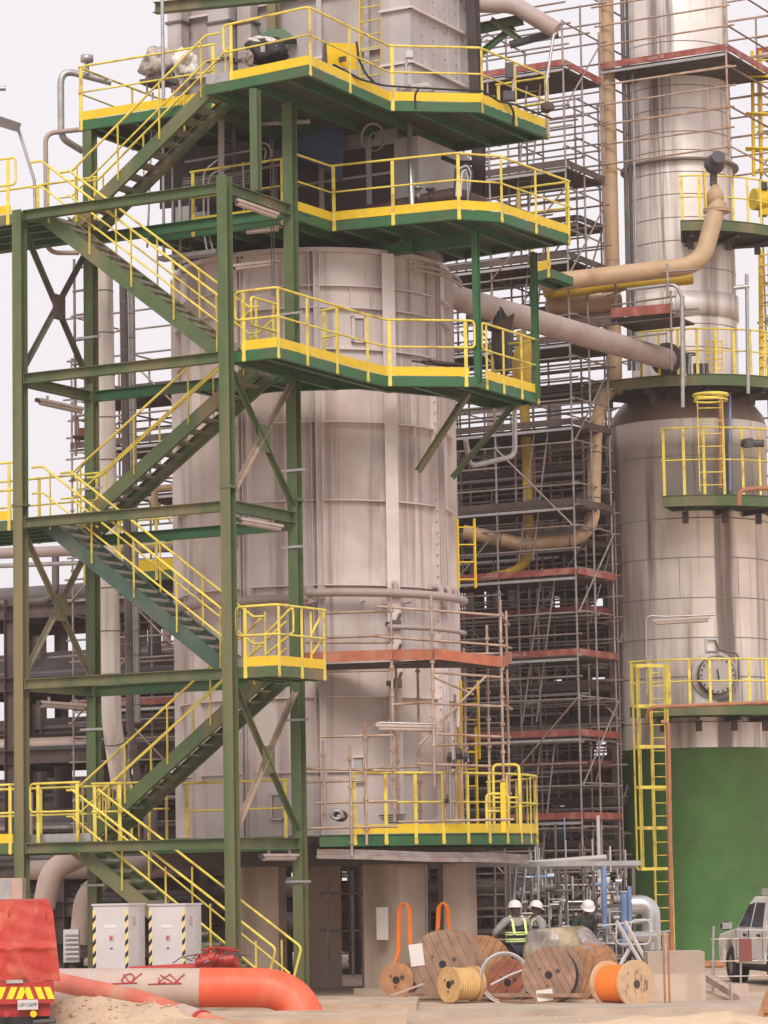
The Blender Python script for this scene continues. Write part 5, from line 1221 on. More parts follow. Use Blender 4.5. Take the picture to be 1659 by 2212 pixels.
G = [[tarp_front(i / NX, j / NZ) for i in range(NX + 1)] for j in range(NZ + 1)]
mb = MB(); vv_ = [p_ for r_ in G for p_ in r_]; w_ = NX + 1
mb.add(vv_, [(j * w_ + i, j * w_ + i + 1, (j + 1) * w_ + i + 1, (j + 1) * w_ + i) for j in range(NZ) for i in range(NX)], True)
rt_ = [G[j][NX] for j in range(NZ + 1)]; bk = [p_ + V((0, 2.5, 0)) for p_ in rt_]
mb.add(rt_ + bk, [(j, NZ + 1 + j, NZ + 2 + j, j + 1) for j in range(NZ)], True)
tp = G[NZ]; tb = [p_ + V((0, 2.5, .02)) for p_ in tp]
mb.add(tp + tb, [(i, i + 1, NX + 2 + i, NX + 1 + i) for i in range(NX)], True)
mb.build('tarp_cover', REDTARP, t)
for k, (u, v) in enumerate(((20, 1975), (100, 1978))):
    MB().bar(W(u, v - 10, Yt + .02), W(u - 1, v + 4, Yt + .02), .03, .02).build('tarp_loop', REDP, t)
MB().box(((xl + xr) / 2 - .02, Yt + 1.2, (zt(2120) + zt(2168)) / 2), xr - xl - .06, 2.4, zt(2120) - zt(2168)).build('body', REDP, t)
MB().box(((xl + xr) / 2 - .04, Yt + 1.25, (zt(2168) + zt(2196)) / 2), xr - xl - .14, 2.3, zt(2168) - zt(2196)).build('bumper', REDP, t)
ym = mat('chevron_yellow', (.80, .68, .02), .5)
for u, sgn in ((-26, 1), (2, 1), (26, 1), (46, 1), (62, -1), (86, -1), (106, -1)):
    q = MB(); p = [W(u + (0 if sgn > 0 else 0) - 7 - 5 * sgn, 2158, Yt - .02), W(u + 7 - 5 * sgn, 2158, Yt - .02), W(u + 7 + 5 * sgn, 2132, Yt - .02), W(u - 7 + 5 * sgn, 2132, Yt - .02)]
    for pp in p: pp.y = Yt - .012
    q.add(p + [pp + V((0, .01, 0)) for pp in p], [(0, 1, 2, 3), (0, 4, 5, 1), (1, 5, 6, 2), (2, 6, 7, 3), (3, 7, 4, 0)]); q.build('chevron', ym, t)
pl = W(60, 2170, Yt - .03); MB().box(pl, .30, .02, .145).build('number_plate', WHITE, t)
text_part('UP126FF', .075, pl + V((0, -.014, -.005)), (1, 0, 0), ZU, DKGREY, t)
MB().box(W(32, 2120, Yt - .02), .24, .03, .05).build('latch_plate', CASE, t)
for u in (14, 72): MB().cyl(W(u, 2190, Yt - .05), W(u, 2190, Yt), .05, 12).build('rear_light', YBOX if u > 50 else REDP, t)
MB().box(((xl + xr) / 2 - .1, Yt + 1.2, .25), xr - xl - .5, 2.2, .2).build('chassis', BLACK, t)
for y in (.5, 1.5): MB().cyl((xr - .35, Yt + y, .26), (xr - .12, Yt + y, .26), .26, 24).build('wheel', BLACK, t)
MB().tube([W(70, 2208, Yt - .1), W(120, 2205, Yt - .05)], .035, 8).build('tow_bar', DKGREY, t)
_c = V((xr, Yt, 0)) - V(t.location); t.rotation_euler.z = .115; _r = Matrix.Rotation(.115, 3, 'Z') @ V((_c.x, _c.y, 0)); t.location = V(t.location) + V((_c.x, _c.y, 0)) - _r
# tall beige box with mesh panel behind the trailer
t = thing('panel_box', 'beige box with a grey mesh panel peeping over the red trailer', 'box', gy(10, 2210) + V((0, 6.5, 0)))
Yb = 55; MB().box(V((W(10, 1920, Yb).x, Yb + .3, W(10, 1897, Yb).z / 2)), .62, .6, W(10, 1897, Yb).z).build('box_body', CARDB, t)
MB().box(V((W(8, 1920, Yb).x - .06, Yb - .008, W(10, 1921, Yb).z)), .36, .015, .36).build('mesh_panel', GALV, t)
# cable drums
def drum(label, u, v, Y, R, wd, yaw, mf, md=None, rc=.55, tilt=0, cable=None, hub=.07, planks=7, ang=.5, paper=None):
    """drum whose axle is turned by yaw from the line of sight; R flange radius, wd width"""
    c = W(u, v, Y); ax = V((sin(yaw), cos(yaw), 0)); x = V((cos(yaw), -sin(yaw), 0))
    t = thing('cable_drum', label, 'cable drum', V((c.x, c.y, c.z - R)), 'wooden cable drums')
    for s_ in (0, 1):
        o = c + ax * (s_ * wd)
        fl = MB()
        # plank disc: strips clipped to the circle
        for k in range(planks):
            y0, y1 = -R + 2 * R * k / planks + .004, -R + 2 * R * (k + 1) / planks - .004
            P = []
            def hx(y): return sqrt(max(0, R * R - y * y))
            top = [(y0 + (y1 - y0) * i / 6) for i in range(7)]
            P = [(hx(y), y) for y in top] + [(-hx(y), y) for y in reversed(top)]
            ca_, sa_ = cos(ang), sin(ang)
            P = [(p[0] * ca_ - p[1] * sa_, p[0] * sa_ + p[1] * ca_) for p in P]
            m_ = len(P); th = .028 + .004 * (k % 2)
            vs = [o + x * p[0] + ZU * p[1] - ax * th for p in P] + [o + x * p[0] + ZU * p[1] + ax * .02 for p in P]
            fl.add(vs, [tuple(range(m_)), tuple(range(2 * m_ - 1, m_ - 1, -1))] + [(i, m_ + i, m_ + (i + 1) % m_, (i + 1) % m_) for i in range(m_)])
        f = fl.build('flange', mf, t)
        if s_ == 0:
            MB().cyl(o - ax * .034, o - ax * .03, hub, 16).build('axle_hole', BLACK, f)
            for q in range(3):
                a_ = q * 2.1 + .4; p = o + x * cos(a_) * R * .38 + ZU * sin(a_) * R * .38
                MB().cyl(p - ax * .045, p - ax * .03, .018 if q else .04, 10).build('bolt', BROWN, f)
            if paper:
                p = o + x * paper[0] * R + ZU * paper[1] * R
                MB().box(p - ax * .042, paper[2], .006, paper[3], (x + ZU * .12), ax, (ZU - x * .12)).build('label_sheet', PAPER, f)
    MB().cyl(c + ax * .02, c + ax * (wd - .03), R * rc, 24).build('core', md or mf, t)
    if cable:
        cb = MB(); n = max(3, int((wd - .06) / .06)); prof = []
        for k in range(n):
            for j in range(5):
                a_ = pi * j / 4; prof.append((R * cable[1] + .022 * sin(a_), .04 + (wd - .1) * (k + j / 4) / n))
        cb.lathe([(R * .5, .03)] + prof + [(R * .5, wd - .05)], c, 36, ax); cb.build('cable', cable[0], t)
    return t
drum('large weathered grey cable drum with slanting boards and white sheet on its rim', 957, 2083, 57.3, .62, .62, .28, WOOD, planks=8, ang=-1.15, paper=(-.78, .28, .26, .4), cable=(WOOD_O, .75))
drum('brown cable drum half hidden behind the large grey one', 1024, 2089, 58.9, .58, .6, .3, WOOD_O, planks=8, ang=1.0)
drum('small orange brown cable drum under the orange loop, leftmost of the drums', 857, 2117, 57.4, .33, .35, .35, WOOD_O, planks=1, ang=.3)
drum('small straw coloured cable drum in front of the large grey one', 972, 2127, 55.9, .33, .55, .9, STRAW, STRAW, planks=1, rc=.8, cable=(STRAW, .82))
drum('grey board cable drum with white sheet at its foot, beside the hose coil', 1186, 2106, 55.6, .49, .55, .32, WOOD, planks=8, ang=-1.1, paper=(-.15, -.72, .3, .2), cable=(BLACK, .8))
drum('brown cable drum behind the grey board drum, left of the orange cable', 1232, 2110, 56.8, .50, .5, .35, WOOD_O, planks=6, ang=1.2)
drum('orange brown cable drum at the back below the wrapped bundle', 1275, 2086, 58.6, .42, .45, .3, WOOD_O, planks=5, ang=.4)
drum('dark red cable drum inside the white hose coil', 1098, 2122, 57.2, .42, .4, .5, mat('red_brown_wood', (.34, .12, .07), .7, noise=.25, nscale=6), planks=5, ang=.8)
# orange cable drum seen from the side
t = thing('cable_drum', 'pale drum wound with bright orange cable, rightmost of the drums', 'cable drum', gy(1345, 2180), 'wooden cable drums')
p0, p1 = W(1313, 2128, 52.8), W(1383, 2127, 52.4); p0.z = p1.z = .41; ax = (p1 - p0).normalized(); ax = (ax + V((0, -.42, 0))).normalized(); p1 = p0 + ax * (p1 - p0).length * 1.08
for o, rr in ((p0, .38), (p1, .4)):
    f = MB(); f.lathe([(.001, -.025), (rr, -.025), (rr, .025), (.001, .025)], o, 40, ax, sm=False); fo = f.build('flange', WOOD_P, t)
MB().lathe([(.07, -.0), (.07, .035), (.001, .035)], p1, 16, ax, sm=False).build('hub', BROWN, t)
k = MB()
rg = random.Random(9)
for a_ in range(15):
    x = ax.cross(ZU).normalized(); q = p1 + x * rg.uniform(-.24, .24) + ZU * rg.uniform(-.2, .24) + ax * .027; e_ = ZU * rg.uniform(.05, .16) + x * rg.uniform(-.03, .03); k.bar(q - e_ / 2, q + e_ / 2, rg.uniform(.012, .035), .006, up=ax)
k.build('stain', WOOD, t)
cb = MB(); L = (p1 - p0).length; n = 12; prof = []
for q in range(n):
    for j in range(5): prof.append((.31 + .004 * sin(pi * j / 4), .03 + (L - .06) * (q + j / 4) / n))
cb.lathe(prof, p0, 44, ax); cb.build('cable', ORANGE, t)
# white hose coil
mb = MB()
for k in range(7):
    c = W(1090, 2112, 56.3 - .03 * k); R = .45 - .018 * (k % 3); mb.tube([c + V((cos(a_) * R * .98 + rnd(-.004, .004), .06 * sin(a_ * 2) - .02 * k, sin(a_) * R)) for a_ in [2 * pi * i / 32 for i in range(32)]], .017, 6, closed=True)
c = W(1090, 2112, 56.0); mb.tube(fillet([c + V((-.25, -.02, -.12)), c + V((.1, -.05, .05)), c + V((.42, -.02, .16))], .2), .02, 6)
solo(mb, 'hose_coil', WHITE, 'coil of white hose leaning on the cable drums', 'hose')
# orange loops hanging at the pier
for i, (u, v0, v1, Y, w) in enumerate(((873, 1955, 2080, 59.8, .12), (957, 1955, 2025, 60.2, .11))):
    mb = MB()
    for k in range(3):
        o = .025 * k; P = [W(u, v1 - 10 * k, Y) + V((-w - .02 + o, 0, 0)), W(u, v0 + 6, Y) + V((-w + o, .01 * k, 0)), W(u, v0 - 8, Y) + V((0, 0, .0)), W(u, v0 + 6, Y) + V((w - o, -.01 * k, 0)), W(u, v1 - 14 * k, Y) + V((w - o + .03, 0, 0))]
        mb.tube(fillet(P, .14, 6), .022, 7)
    if i == 0:
        for s_ in (-1, 1): mb.tube([W(u, v1 - 25, Y) + V((s_ * w, 0, 0)), W(u, 2105, Y) + V((s_ * (w + .1), -.1, 0))], .03, 7)
    solo(mb, 'orange_loop', ORANGE, ['orange cable loop hanging down the pale concrete pier', 'orange cable loop right of the pale pier in the dark gap'][i], 'cable loop')
# timber and planks before the drums
for i, (u0, v0, u1, v1, h) in enumerate(((880, 2164, 1260, 2166, .06), (1130, 2178, 1290, 2172, .05), (1000, 2158, 1180, 2172, .05))):
    a, b = gy(u0, v0), gy(u1, v1); a.z = b.z = h / 2 + .1 * (i == 0)
    solo(MB().bar(a, b, .22, h), 'timber_board', [WOOD, CONC_D, WOOD][i], ['long weathered board lying before the cable drums', 'pale board on the kerb under the orange cable drum', 'grey board lying askew before the white hose coil'][i], 'board')
a = gy(905, 2120); solo(MB().bar(W(843, 2151, 56.4), W(915, 2125, 56.6), .14, .02), 'plank_offcut', GREYP, 'thin grey plank propped on the small leftmost cable drum', 'board')
# concrete block and red stakes
c = W(1462, 2110, 54.6); zt_ = W(1462, 2056, 54.6).z; wB = W(1520, 2110, 54.6).x - W(1397, 2110, 54.6).x
t = thing('concrete_block', 'square concrete block right of the orange cable drum', 'block', (c.x, c.y + .5, 0))
MB().box((c.x, c.y + .5, zt_ / 2 + .25), wB, 1.0, zt_ - .5).build('block_body', CONC_D, t); MB().box((c.x, c.y + .5, .25), wB + .008, 1.008, .5).build('block_base', CONC, t)  # lower half in the other concrete colour
for i, u in enumerate((1437, 1447)):
    solo(MB().tube([gy(u, 2180), gy(u, 2180) + ZU * 1.22], .018, 6), 'steel_stake', RUSTPIPE, ['red steel stake before the concrete block, left of the pair', 'red steel stake before the concrete block, right of the pair'][i], 'stake')
mb = MB().bar(gy(1432, 2176) + ZU * 1.25, gy(1452, 2176) + ZU * 1.27, .05, .03); mb.bar(gy(1442, 2176) + ZU * .55, gy(1442, 2176) + ZU * 1.25, .035, .06); solo(mb, 'stake_bracket', GALV, 'pale metal bracket held between the red stakes', 'bracket')
solo(MB().box(gy(1475, 2178) + ZU * .02, .45, .3, .03), 'green_sheet', G_FASCIA, 'green sheet lying flat before the concrete block', 'sheet')
c = gy(1545, 2160); solo(MB().bar(gy(1520, 2140) + ZU * .3, gy(1605, 2172) + ZU * .1, .12, .12).box(gy(1597, 2166) + ZU * .16, .3, .3, .32), 'steel_profile', GREYP, 'grey steel profile leaning on a stone in front of the truck', 'steel profile')
# wooden trestle leg at the right edge
mb = MB(); mb.bar(W(1640, 2215, 46), W(1672, 2120, 46.2), .12, .08); mb.bar(W(1650, 2180, 46), W(1690, 2185, 46), .08, .1); solo(mb, 'wooden_trestle', WOOD_O, 'orange brown wooden trestle leg at the bottom right corner', 'trestle')
# white angle struts before the skid
mb = MB()
for (u0, v0, u1, v1) in ((1332, 1990, 1385, 2080), (1350, 1990, 1398, 2080), (1365, 2040, 1340, 2085)): mb.bar(W(u0, v0, 58.6), W(u1, v1, 58.2), .05, .05)
solo(mb, 'white_struts', LGREY, 'white angle iron struts leaning crosswise behind the orange cable drum', 'struts')
mb = MB().tube(fillet([W(1362, 2030, 60), W(1362, 1988, 60), W(1405, 1986, 60), W(1404, 2040, 60), W(1330, 2040, 60), W(1332, 1992, 60)], .12), .02, 8); mb.tube([W(1300, 2000, 60), W(1405, 1987, 60)], .018, 8)
solo(mb, 'pipe_barrier', LGREY, 'bent white tube barrier next to the silver elbow', 'barrier')
# silver elbow and blue pipes
pipe('silver_elbow', 'big shiny silver clad elbow beside the foot of the caged ladder', [W(1352, 1955, 66), W(1405, 1953, 66), W(1408, 2052, 66)], .2, CLAD_PALE, rad=.35, n=18)
pipe('silver_elbow', 'shiny silver pipe stub lying below the big elbow', [W(1360, 2024, 65.4), W(1422, 2022, 65.2)], .11, CLAD_PALE, n=14)
for i, (u, v0, v1, r) in enumerate(((1304, 1866, 2005, .06), (1347, 1930, 2045, .075), (1359, 1915, 1990, .05))):
    pipe('blue_pipe', ['tall thin blue pipe in front of the piping skid', 'thick short blue pipe left of the silver elbow', 'thin blue pipe just right of the thick short one'][i], [W(u + 2, v1, 65.6), W(u, v0, 65.6)], r, BLUE, n=12)
# piping skid
rg = random.Random(21)
t = thing('piping_skid', 'crowded skid of small bare pipes, valves and frames behind the workers', 'piping skid', gy(1235, 2130) + V((0, 5, 0)))
for u in (1100, 1152, 1225, 1285, 1372):
    for Y in (67.2, 69.2): MB().bar(W(u, 2100, Y) * 1, W(u - 4, 1872, Y), .07, .07).build('frame_post', DARKPIPE, t)
for v in (1875, 1960, 2045):
    for Y in (67.2, 69.2): MB().bar(W(1095, v + 2, Y), W(1375, v - 4, Y), .06, .08).build('frame_beam', DARKPIPE, t)
for k in range(66):
    u, v, Y = rg.uniform(1105, 1370), rg.uniform(1880, 2075), rg.uniform(66.8, 69.2); p = W(u, v, Y); r = rg.choice([.012, .018, .022, .03, .04])
    if rg.random() < .5: q = [p, p + ZU * rg.uniform(.4, 1.4)]
    elif rg.random() < .6: q = [p, p + V((rg.uniform(.4, 1.3), 0, 0))]
    else: q = [p, p + V((rg.uniform(.3, .8), 0, 0)), p + V((rg.uniform(.3, .8), 0, rg.uniform(-.8, .8)))]
    MB().tube(fillet(q, .1), r, 7).build('pipe_run', rg.choice([GALV, GALV, CLAD_PALE, DARKPIPE, BLUE, LGREY, BROWN]), t)
for k in range(70):
    p = W(rg.uniform(1105, 1370), rg.uniform(1880, 2070), rg.uniform(66.5, 68.5)); r = rg.choice([.014, .02, .026]); l_ = rg.uniform(.15, .5)
    q = [p, p + V((l_, 0, 0)), p + V((l_, 0, rg.choice([-1, 1]) * rg.uniform(.15, .5)))] if rg.random() < .6 else [p, p + ZU * l_ * 1.6]
    MB().tube(fillet(q, .05), r, 6).build('small_tube', rg.choice([LGREY, LGREY, GALV, CLAD_PALE, WHITE, DARKPIPE]), t)
for k in range(40):
    p = W(rg.uniform(1110, 1365), rg.uniform(1890, 2070), rg.uniform(66.6, 68.5)); s_ = rg.uniform(.05, .1)
    MB().cyl(p, p + V((s_ * 2, 0, 0)), s_, 10).cyl(p + V((s_, 0, 0)), p + V((s_, 0, s_ * 2.2)), s_ * .4, 8).build('valve', rg.choice([DKGREY, GALV, DARKPIPE, LGREY]), t)
solo(ladder_mesh(W(1103, 1975, 64.6), W(1115, 1877, 65.2), W(1135, 1880, 65.2) - W(1115, 1880, 65.2), r=.03), 'aluminium_ladder', GALV, 'grey ladder leaning behind the two workers', 'ladder')
pipe('roof_pipe', 'pale pipe running level above the piping skid', [W(1110, 1868, 66), W(1310, 1852, 65.6)], .06, LGREY)
mb = MB().bar(W(1020, 1868, 64.6), W(1385, 1864, 64.4), .35, .1); solo(mb, 'cable_tray', GALV, 'grey cable tray on brackets above the piping skid', 'cable tray')
tr = [W(685, 1850, 58.8), W(800, 1852, 58.7), W(930, 1857, 58.8), W(1060, 1858, 59.4), W(1140, 1862, 60.5)]
mb = MB(); 
for a, b in zip(tr, tr[1:]):
    for o in (-.11, .11): mb.bar(a + V((0, o, 0)), b + V((0, o, 0)), .02, .08)
    for k in range(6): mb.bar(a + (b - a) * (k / 6) + V((0, -.11, 0)), a + (b - a) * (k / 6) + V((0, .11, 0)), .03, .02)
for k in range(5): mb.tube(fillet([p + ZU * (.05 + .02 * k) + V((0, -.1 + .05 * k, 0)) for p in tr], .5), .012, 5)
solo(mb, 'cable_tray', TUBE, 'sagging grey cable tray under the round platform', 'cable tray')
for i, (u, v0, v1, Y) in enumerate(((1022, 1870, 2100, 62.6), (1068, 1872, 2095, 63.2), (920, 1870, 2080, 61.0), (708, 1880, 2110, 63.5), (760, 1880, 2110, 64), (1100, 1870, 2010, 63.5))):
    solo(MB().tube([W(u + 3, v1, Y), W(u, v0, Y)], .03, 7), 'scaffold_post', TUBE, ['grey tube standing right of the second orange loop', 'grey tube standing left of the leaning ladder', 'thin tube on the right face of the pale pier', 'dim tube in the dark gap left of the pale pier', 'dim tube in the middle of the dark gap under the furnace', 'tube just left of the leaning ladder top'][i], 'tube', 'tubes under the round platform')
for i, (u0, u1, v, Y) in enumerate(((960, 1100, 1912, 62.8), (955, 1095, 1962, 62.8), (1010, 1110, 2030, 62.4), (690, 790, 1930, 63.8), (690, 790, 2010, 63.8))):
    solo(MB().tube([W(u0, v, Y), W(u1, v, Y)], .025, 7), 'scaffold_rail', TUBE_WARM if i == 2 else TUBE, ['upper level tube between pier and ladder', 'middle level tube between pier and ladder', 'lowest rusty level tube beside the workers', 'upper level tube in the dark gap', 'lower level tube in the dark gap'][i], 'tube', 'tubes under the round platform')
# wrapped bundle next to the workers
c = W(1215, 2050, 59.0); mb = MB().blob((c.x, c.y + .1, .62), .74, .55, .8, 30, 16, .05, 4)
for i, p in enumerate(mb.v): mb.v[i] = V((p.x, p.y, max(.0, min(p.z, 1.26 + .06 * (p.x - c.x)))))
t = tag(mb.build('wrapped_bundle', TARP), 'bulky bundle under a beige tarp and clear film beside the two workers', 'bundle')
for sd_, (lo_, hi_) in ((2, (-.9, -.30)), (6, (.36, .95))):           # clear film draped over both ends
    mb = MB().blob((c.x, c.y + .1, .60), .80, .62, .84, 60, 30, .05, 4); rg = random.Random(sd_)
    for i, pt in enumerate(mb.v):
        x, y, z = pt.x - c.x, pt.y - c.y, pt.z
        w_ = .05 * sin(19 * x + 9 * z) + .04 * sin(13 * z - 23 * x + 5 * y) + rg.uniform(-.015, .015)
        mb.v[i] = V((pt.x + w_ * .4 + (.25 * (1 - z) if lo_ > 0 else -.12 * (1 - z)), pt.y - abs(w_) - .02, max(.12 + .2 * abs(x), min(z, 1.27 + .06 * x))))
    keep = [f_ for f_ in mb.f if all(lo_ * .8 < (mb.v[k].x - c.x - (.25 * (1 - mb.v[k].z) if lo_ > 0 else 0)) < hi_ * .8 + .15 for k in f_) and sum(mb.v[k].z for k in f_) / 4 < 1.24]
    used = sorted({k for f_ in keep for k in f_}); mp_ = {k: j for j, k in enumerate(used)}
    fb = MB(); fb.add([mb.v[k] for k in used], [tuple(mp_[k] for k in f_) for f_ in keep], True); fb.build('plastic_film', PLASTIC, t)
# clods and stones on the sand
rg = random.Random(77); rb = MB()
for k in range(230):
    x, y = rg.uniform(-6, 5.5), rg.uniform(45.5, 53.5)
    if rg.random() < .5: x, y = rg.gauss(-4.2, .7), rg.gauss(48.0, .6)
    s_ = rg.uniform(.008, .03) * (2.4 if rg.random() < .05 else 1)
    rb.blob((x, y, max(hm(x, y), 0) + s_ * .3), s_ * rg.uniform(.8, 1.6), s_, s_ * .7, 7, 4, .2, k)
tag(rb.build('stones', SANDM), kind='stuff')
# ------------------------------------------------------------------ people
def skin_body(name, joints, edges, parent, m, root=0, sub=1):
    """one continuous surface grown over a skeleton: joints {name: (point, radius x, radius y)}"""
    names = list(joints); off = WLOC.get(parent.name, V())
    me = bpy.data.meshes.new(name); me.from_pydata([tuple(V(joints[n][0]) - off) for n in names], [(names.index(a), names.index(b)) for a, b in edges], [])
    o = bpy.data.objects.new(name, me); COL.objects.link(o); o.parent = parent; WLOC[o.name] = off
    sk = o.modifiers.new('skin', 'SKIN'); sk.use_smooth_shade = True; sk.branch_smoothing = .6
    for i, n in enumerate(names):
        d = me.skin_vertices[0].data[i]; d.radius = joints[n][1:3]; d.use_root = (i == root)
    sb = o.modifiers.new('sub', 'SUBSURF'); sb.levels = sub; sb.render_levels = sub + 1
    me.materials.append(m); return o
def person(label, base, yaw, height=1.72, lean=0.0, armL=None, armR=None, headyaw=0.0, headdown=0.0, shirt=SHIRT, vest=True):
    """yaw: direction the person faces, 0 = away from the camera"""
    base = V(base); k = height / 1.75; bulk = 1.22; fw = V((sin(yaw), cos(yaw), 0)); rt = V((cos(yaw), -sin(yaw), 0))
    def P(x, y, z):                        # right, forward, up; the trunk leans forward above the hips
        zz = z
        if z > .95: y += (z - .95) * math.tan(lean); zz = .95 + (z - .95) * cos(lean)
        return base + (rt * x + fw * y + ZU * zz) * k
    t = thing('person', label, 'person', base, 'workers in white helmets')
    aL = armL or ((-.27, .02, 1.13), (-.24, .16, .92)); aR = armR or ((.27, .02, 1.13), (.24, .16, .92))
    J = {'pelvis': (P(0, 0, .95), .13, .1), 'waist': (P(0, 0, 1.1), .125, .09), 'chest': (P(0, 0, 1.28), .15, .1), 'neckbase': (P(0, 0, 1.43), .09, .07), 'neck': (P(0, .01, 1.5), .05, .05),
         'skull': (P(0, .03, 1.58), .068, .08), 'top': (P(0, .02, 1.68), .075, .09),
         'shL': (P(-.2, 0, 1.40), .06, .06), 'elL': (P(*aL[0]), .042, .042), 'wrL': (P(*aL[1]), .028, .03),
         'shR': (P(.2, 0, 1.40), .06, .06), 'elR': (P(*aR[0]), .042, .042), 'wrR': (P(*aR[1]), .028, .03),
         'hipL': (P(-.09, 0, .88), .085, .09), 'knL': (P(-.1, .03, .5), .058, .06), 'anL': (P(-.1, -.01, .09), .04, .042), 'toL': (P(-.11, .15, .04), .035, .03),
         'hipR': (P(.09, 0, .88), .085, .09), 'knR': (P(.1, .02, .5), .058, .06), 'anR': (P(.1, -.03, .09), .04, .042), 'toR': (P(.11, .13, .04), .035, .03)}
    J = {n: (a, b * k * (bulk if n in ('pelvis', 'waist', 'chest', 'neckbase', 'shL', 'shR', 'elL', 'elR', 'hipL', 'hipR', 'knL', 'knR') else 1), c * k * (bulk if n in ('pelvis', 'waist', 'chest', 'shL', 'shR', 'elL', 'elR') else 1)) for n, (a, b, c) in J.items()}
    E = [('pelvis', 'waist'), ('waist', 'chest'), ('chest', 'neckbase'), ('neckbase', 'neck'), ('neck', 'skull'), ('skull', 'top'), ('neckbase', 'shL'), ('shL', 'elL'), ('elL', 'wrL'), ('neckbase', 'shR'), ('shR', 'elR'), ('elR', 'wrR'),
         ('pelvis', 'hipL'), ('hipL', 'knL'), ('knL', 'anL'), ('anL', 'toL'), ('pelvis', 'hipR'), ('hipR', 'knR'), ('knR', 'anR'), ('anR', 'toR')]
    skin_body('body', J, E, t, SKIN)
    g = 1.13                                # clothing follows the body a little outside it
    S = {n: (J[n][0], J[n][1] * g + .008, J[n][2] * g + .008) for n in ('pelvis', 'waist', 'chest', 'neckbase', 'shL', 'elL', 'shR', 'elR')}
    for s_ in 'LR': S['cu' + s_] = (J['el' + s_][0].lerp(J['wr' + s_][0], .8), .042, .044)
    skin_body('shirt', S, [('pelvis', 'waist'), ('waist', 'chest'), ('chest', 'neckbase'), ('neckbase', 'shL'), ('shL', 'elL'), ('elL', 'cuL'), ('neckbase', 'shR'), ('shR', 'elR'), ('elR', 'cuR')], t, shirt)
    Tn = {n: (J[n][0], J[n][1] * g + .012, J[n][2] * g + .012) for n in ('pelvis', 'hipL', 'knL', 'anL', 'hipR', 'knR', 'anR')}
    skin_body('trousers', Tn, [('pelvis', 'hipL'), ('hipL', 'knL'), ('knL', 'anL'), ('pelvis', 'hipR'), ('hipR', 'knR'), ('knR', 'anR')], t, TROUS)
    for s_ in 'LR':                         # boots and hands
        a, b = J['an' + s_][0], J['to' + s_][0]
        MB().tube([a + ZU * .06, a - ZU * .02, a.lerp(b, .5) - ZU * .015, b], [.055, .06, .052, .042], 10).build('boot', BLACK, t)
        w = J['wr' + s_][0]; d = (w - J['el' + s_][0]).normalized(); sd_ = rt * (1 if s_ == 'R' else -1); pal = w + d * .05
        hj = {'wrist': (w, .024, .02), 'palm': (w + d * .06, .038, .017)}; he = [('wrist', 'palm')]
        crv = d.cross(rt).normalized()
        for i, (o, L) in enumerate(((-.03, .055), (-.01, .065), (.011, .062), (.031, .048))):
            q = w + d * .085 + fw * o * .8
            hj['k%d' % i] = (q, .010, .010); hj['m%d' % i] = (q + d * L * .55 - sd_ * .008, .009, .009); hj['t%d' % i] = (q + d * L * .85 - sd_ * .03, .0075, .0075)
            he += [('palm', 'k%d' % i), ('k%d' % i, 'm%d' % i), ('m%d' % i, 't%d' % i)]
        hj['th1'] = (w + d * .04 + fw * .04, .011, .011); hj['th2'] = (w + d * .08 + fw * .055 - sd_ * .015, .009, .009)
        he += [('palm', 'th1'), ('th1', 'th2')]
        skin_body('hand', hj, he, t, SKIN, sub=1)
    hc = P(0, .03, 1.66); hf = V((sin(yaw + headyaw), cos(yaw + headyaw), -headdown)).normalized(); hr = V((cos(yaw + headyaw), -sin(yaw + headyaw), 0)); hu = hr.cross(hf).normalized()
    he_ = MB(); vs = []                    # head with face
    he_.blob(P(0, .03, 1.62), .078 * k, .098 * k, .118 * k, 20, 14, X=hr, Y=hf)
    hd = he_.build('head', SKIN, t)
    nf = MB(); c = P(0, .03, 1.62); nf.add([c + hf * .096 + hu * .02, c + hf * .092 - hr * .017 - hu * .025, c + hf * .092 + hr * .017 - hu * .025, c + hf * .122 - hu * .022], [(0, 1, 3), (0, 3, 2), (1, 2, 3)]); nf.build('nose', SKIN, hd)
    for s_ in (-1, 1):
        MB().blob(c + hf * .088 + hr * .03 * s_ + hu * .022, .012, .008, .007, 8, 6, X=hr, Y=hf).build('eye', WHITE, hd)
        MB().blob(c + hr * .08 * s_ - hf * .005, .012, .022, .032, 8, 6, X=hr, Y=hf).build('ear', SKIN, hd)
    MB().bar(c + hf * .09 - hr * .022 - hu * .055, c + hf * .09 + hr * .022 - hu * .055, .008, .008).build('mouth', MAROON, hd)
    hm_ = MB(); prof = [(.128, -.005), (.126, .03), (.112, .075), (.085, .108), (.045, .125), (.001, .13)]
    hcen = P(0, .02, 1.665)
    hm_.lathe([(r_ * k, z * k) for r_, z in prof], hcen, 24, hu, ref=hf); hm_.lathe([(.128 * k, -.005 * k), (.148 * k, -.014 * k), (.148 * k, -.008 * k), (.126 * k, .006 * k)], hcen, 24, hu, ref=hf)
    pk = []                                # peak
    for i in range(9):
        a_ = -.9 + 1.8 * i / 8; pk.append((a_, .148 + .055 * cos(a_ * 1.7)))
    vs = [hcen + (hf * cos(a_) + hr * sin(a_)) * .125 * k - hu * .004 for a_, r_ in pk] + [hcen + (hf * cos(a_) + hr * sin(a_)) * r_ * k - hu * .022 * k for a_, r_ in pk]
    vs += [p - hu * .008 for p in vs]; n = 9
    hm_.add(vs, [(i, i + 1, n + i + 1, n + i) for i in range(n - 1)] + [(2 * n + n + i, 2 * n + n + i + 1, 2 * n + i + 1, 2 * n + i) for i in range(n - 1)] + [(n + i, n + i + 1, 3 * n + i + 1, 3 * n + i) for i in range(n - 1)])
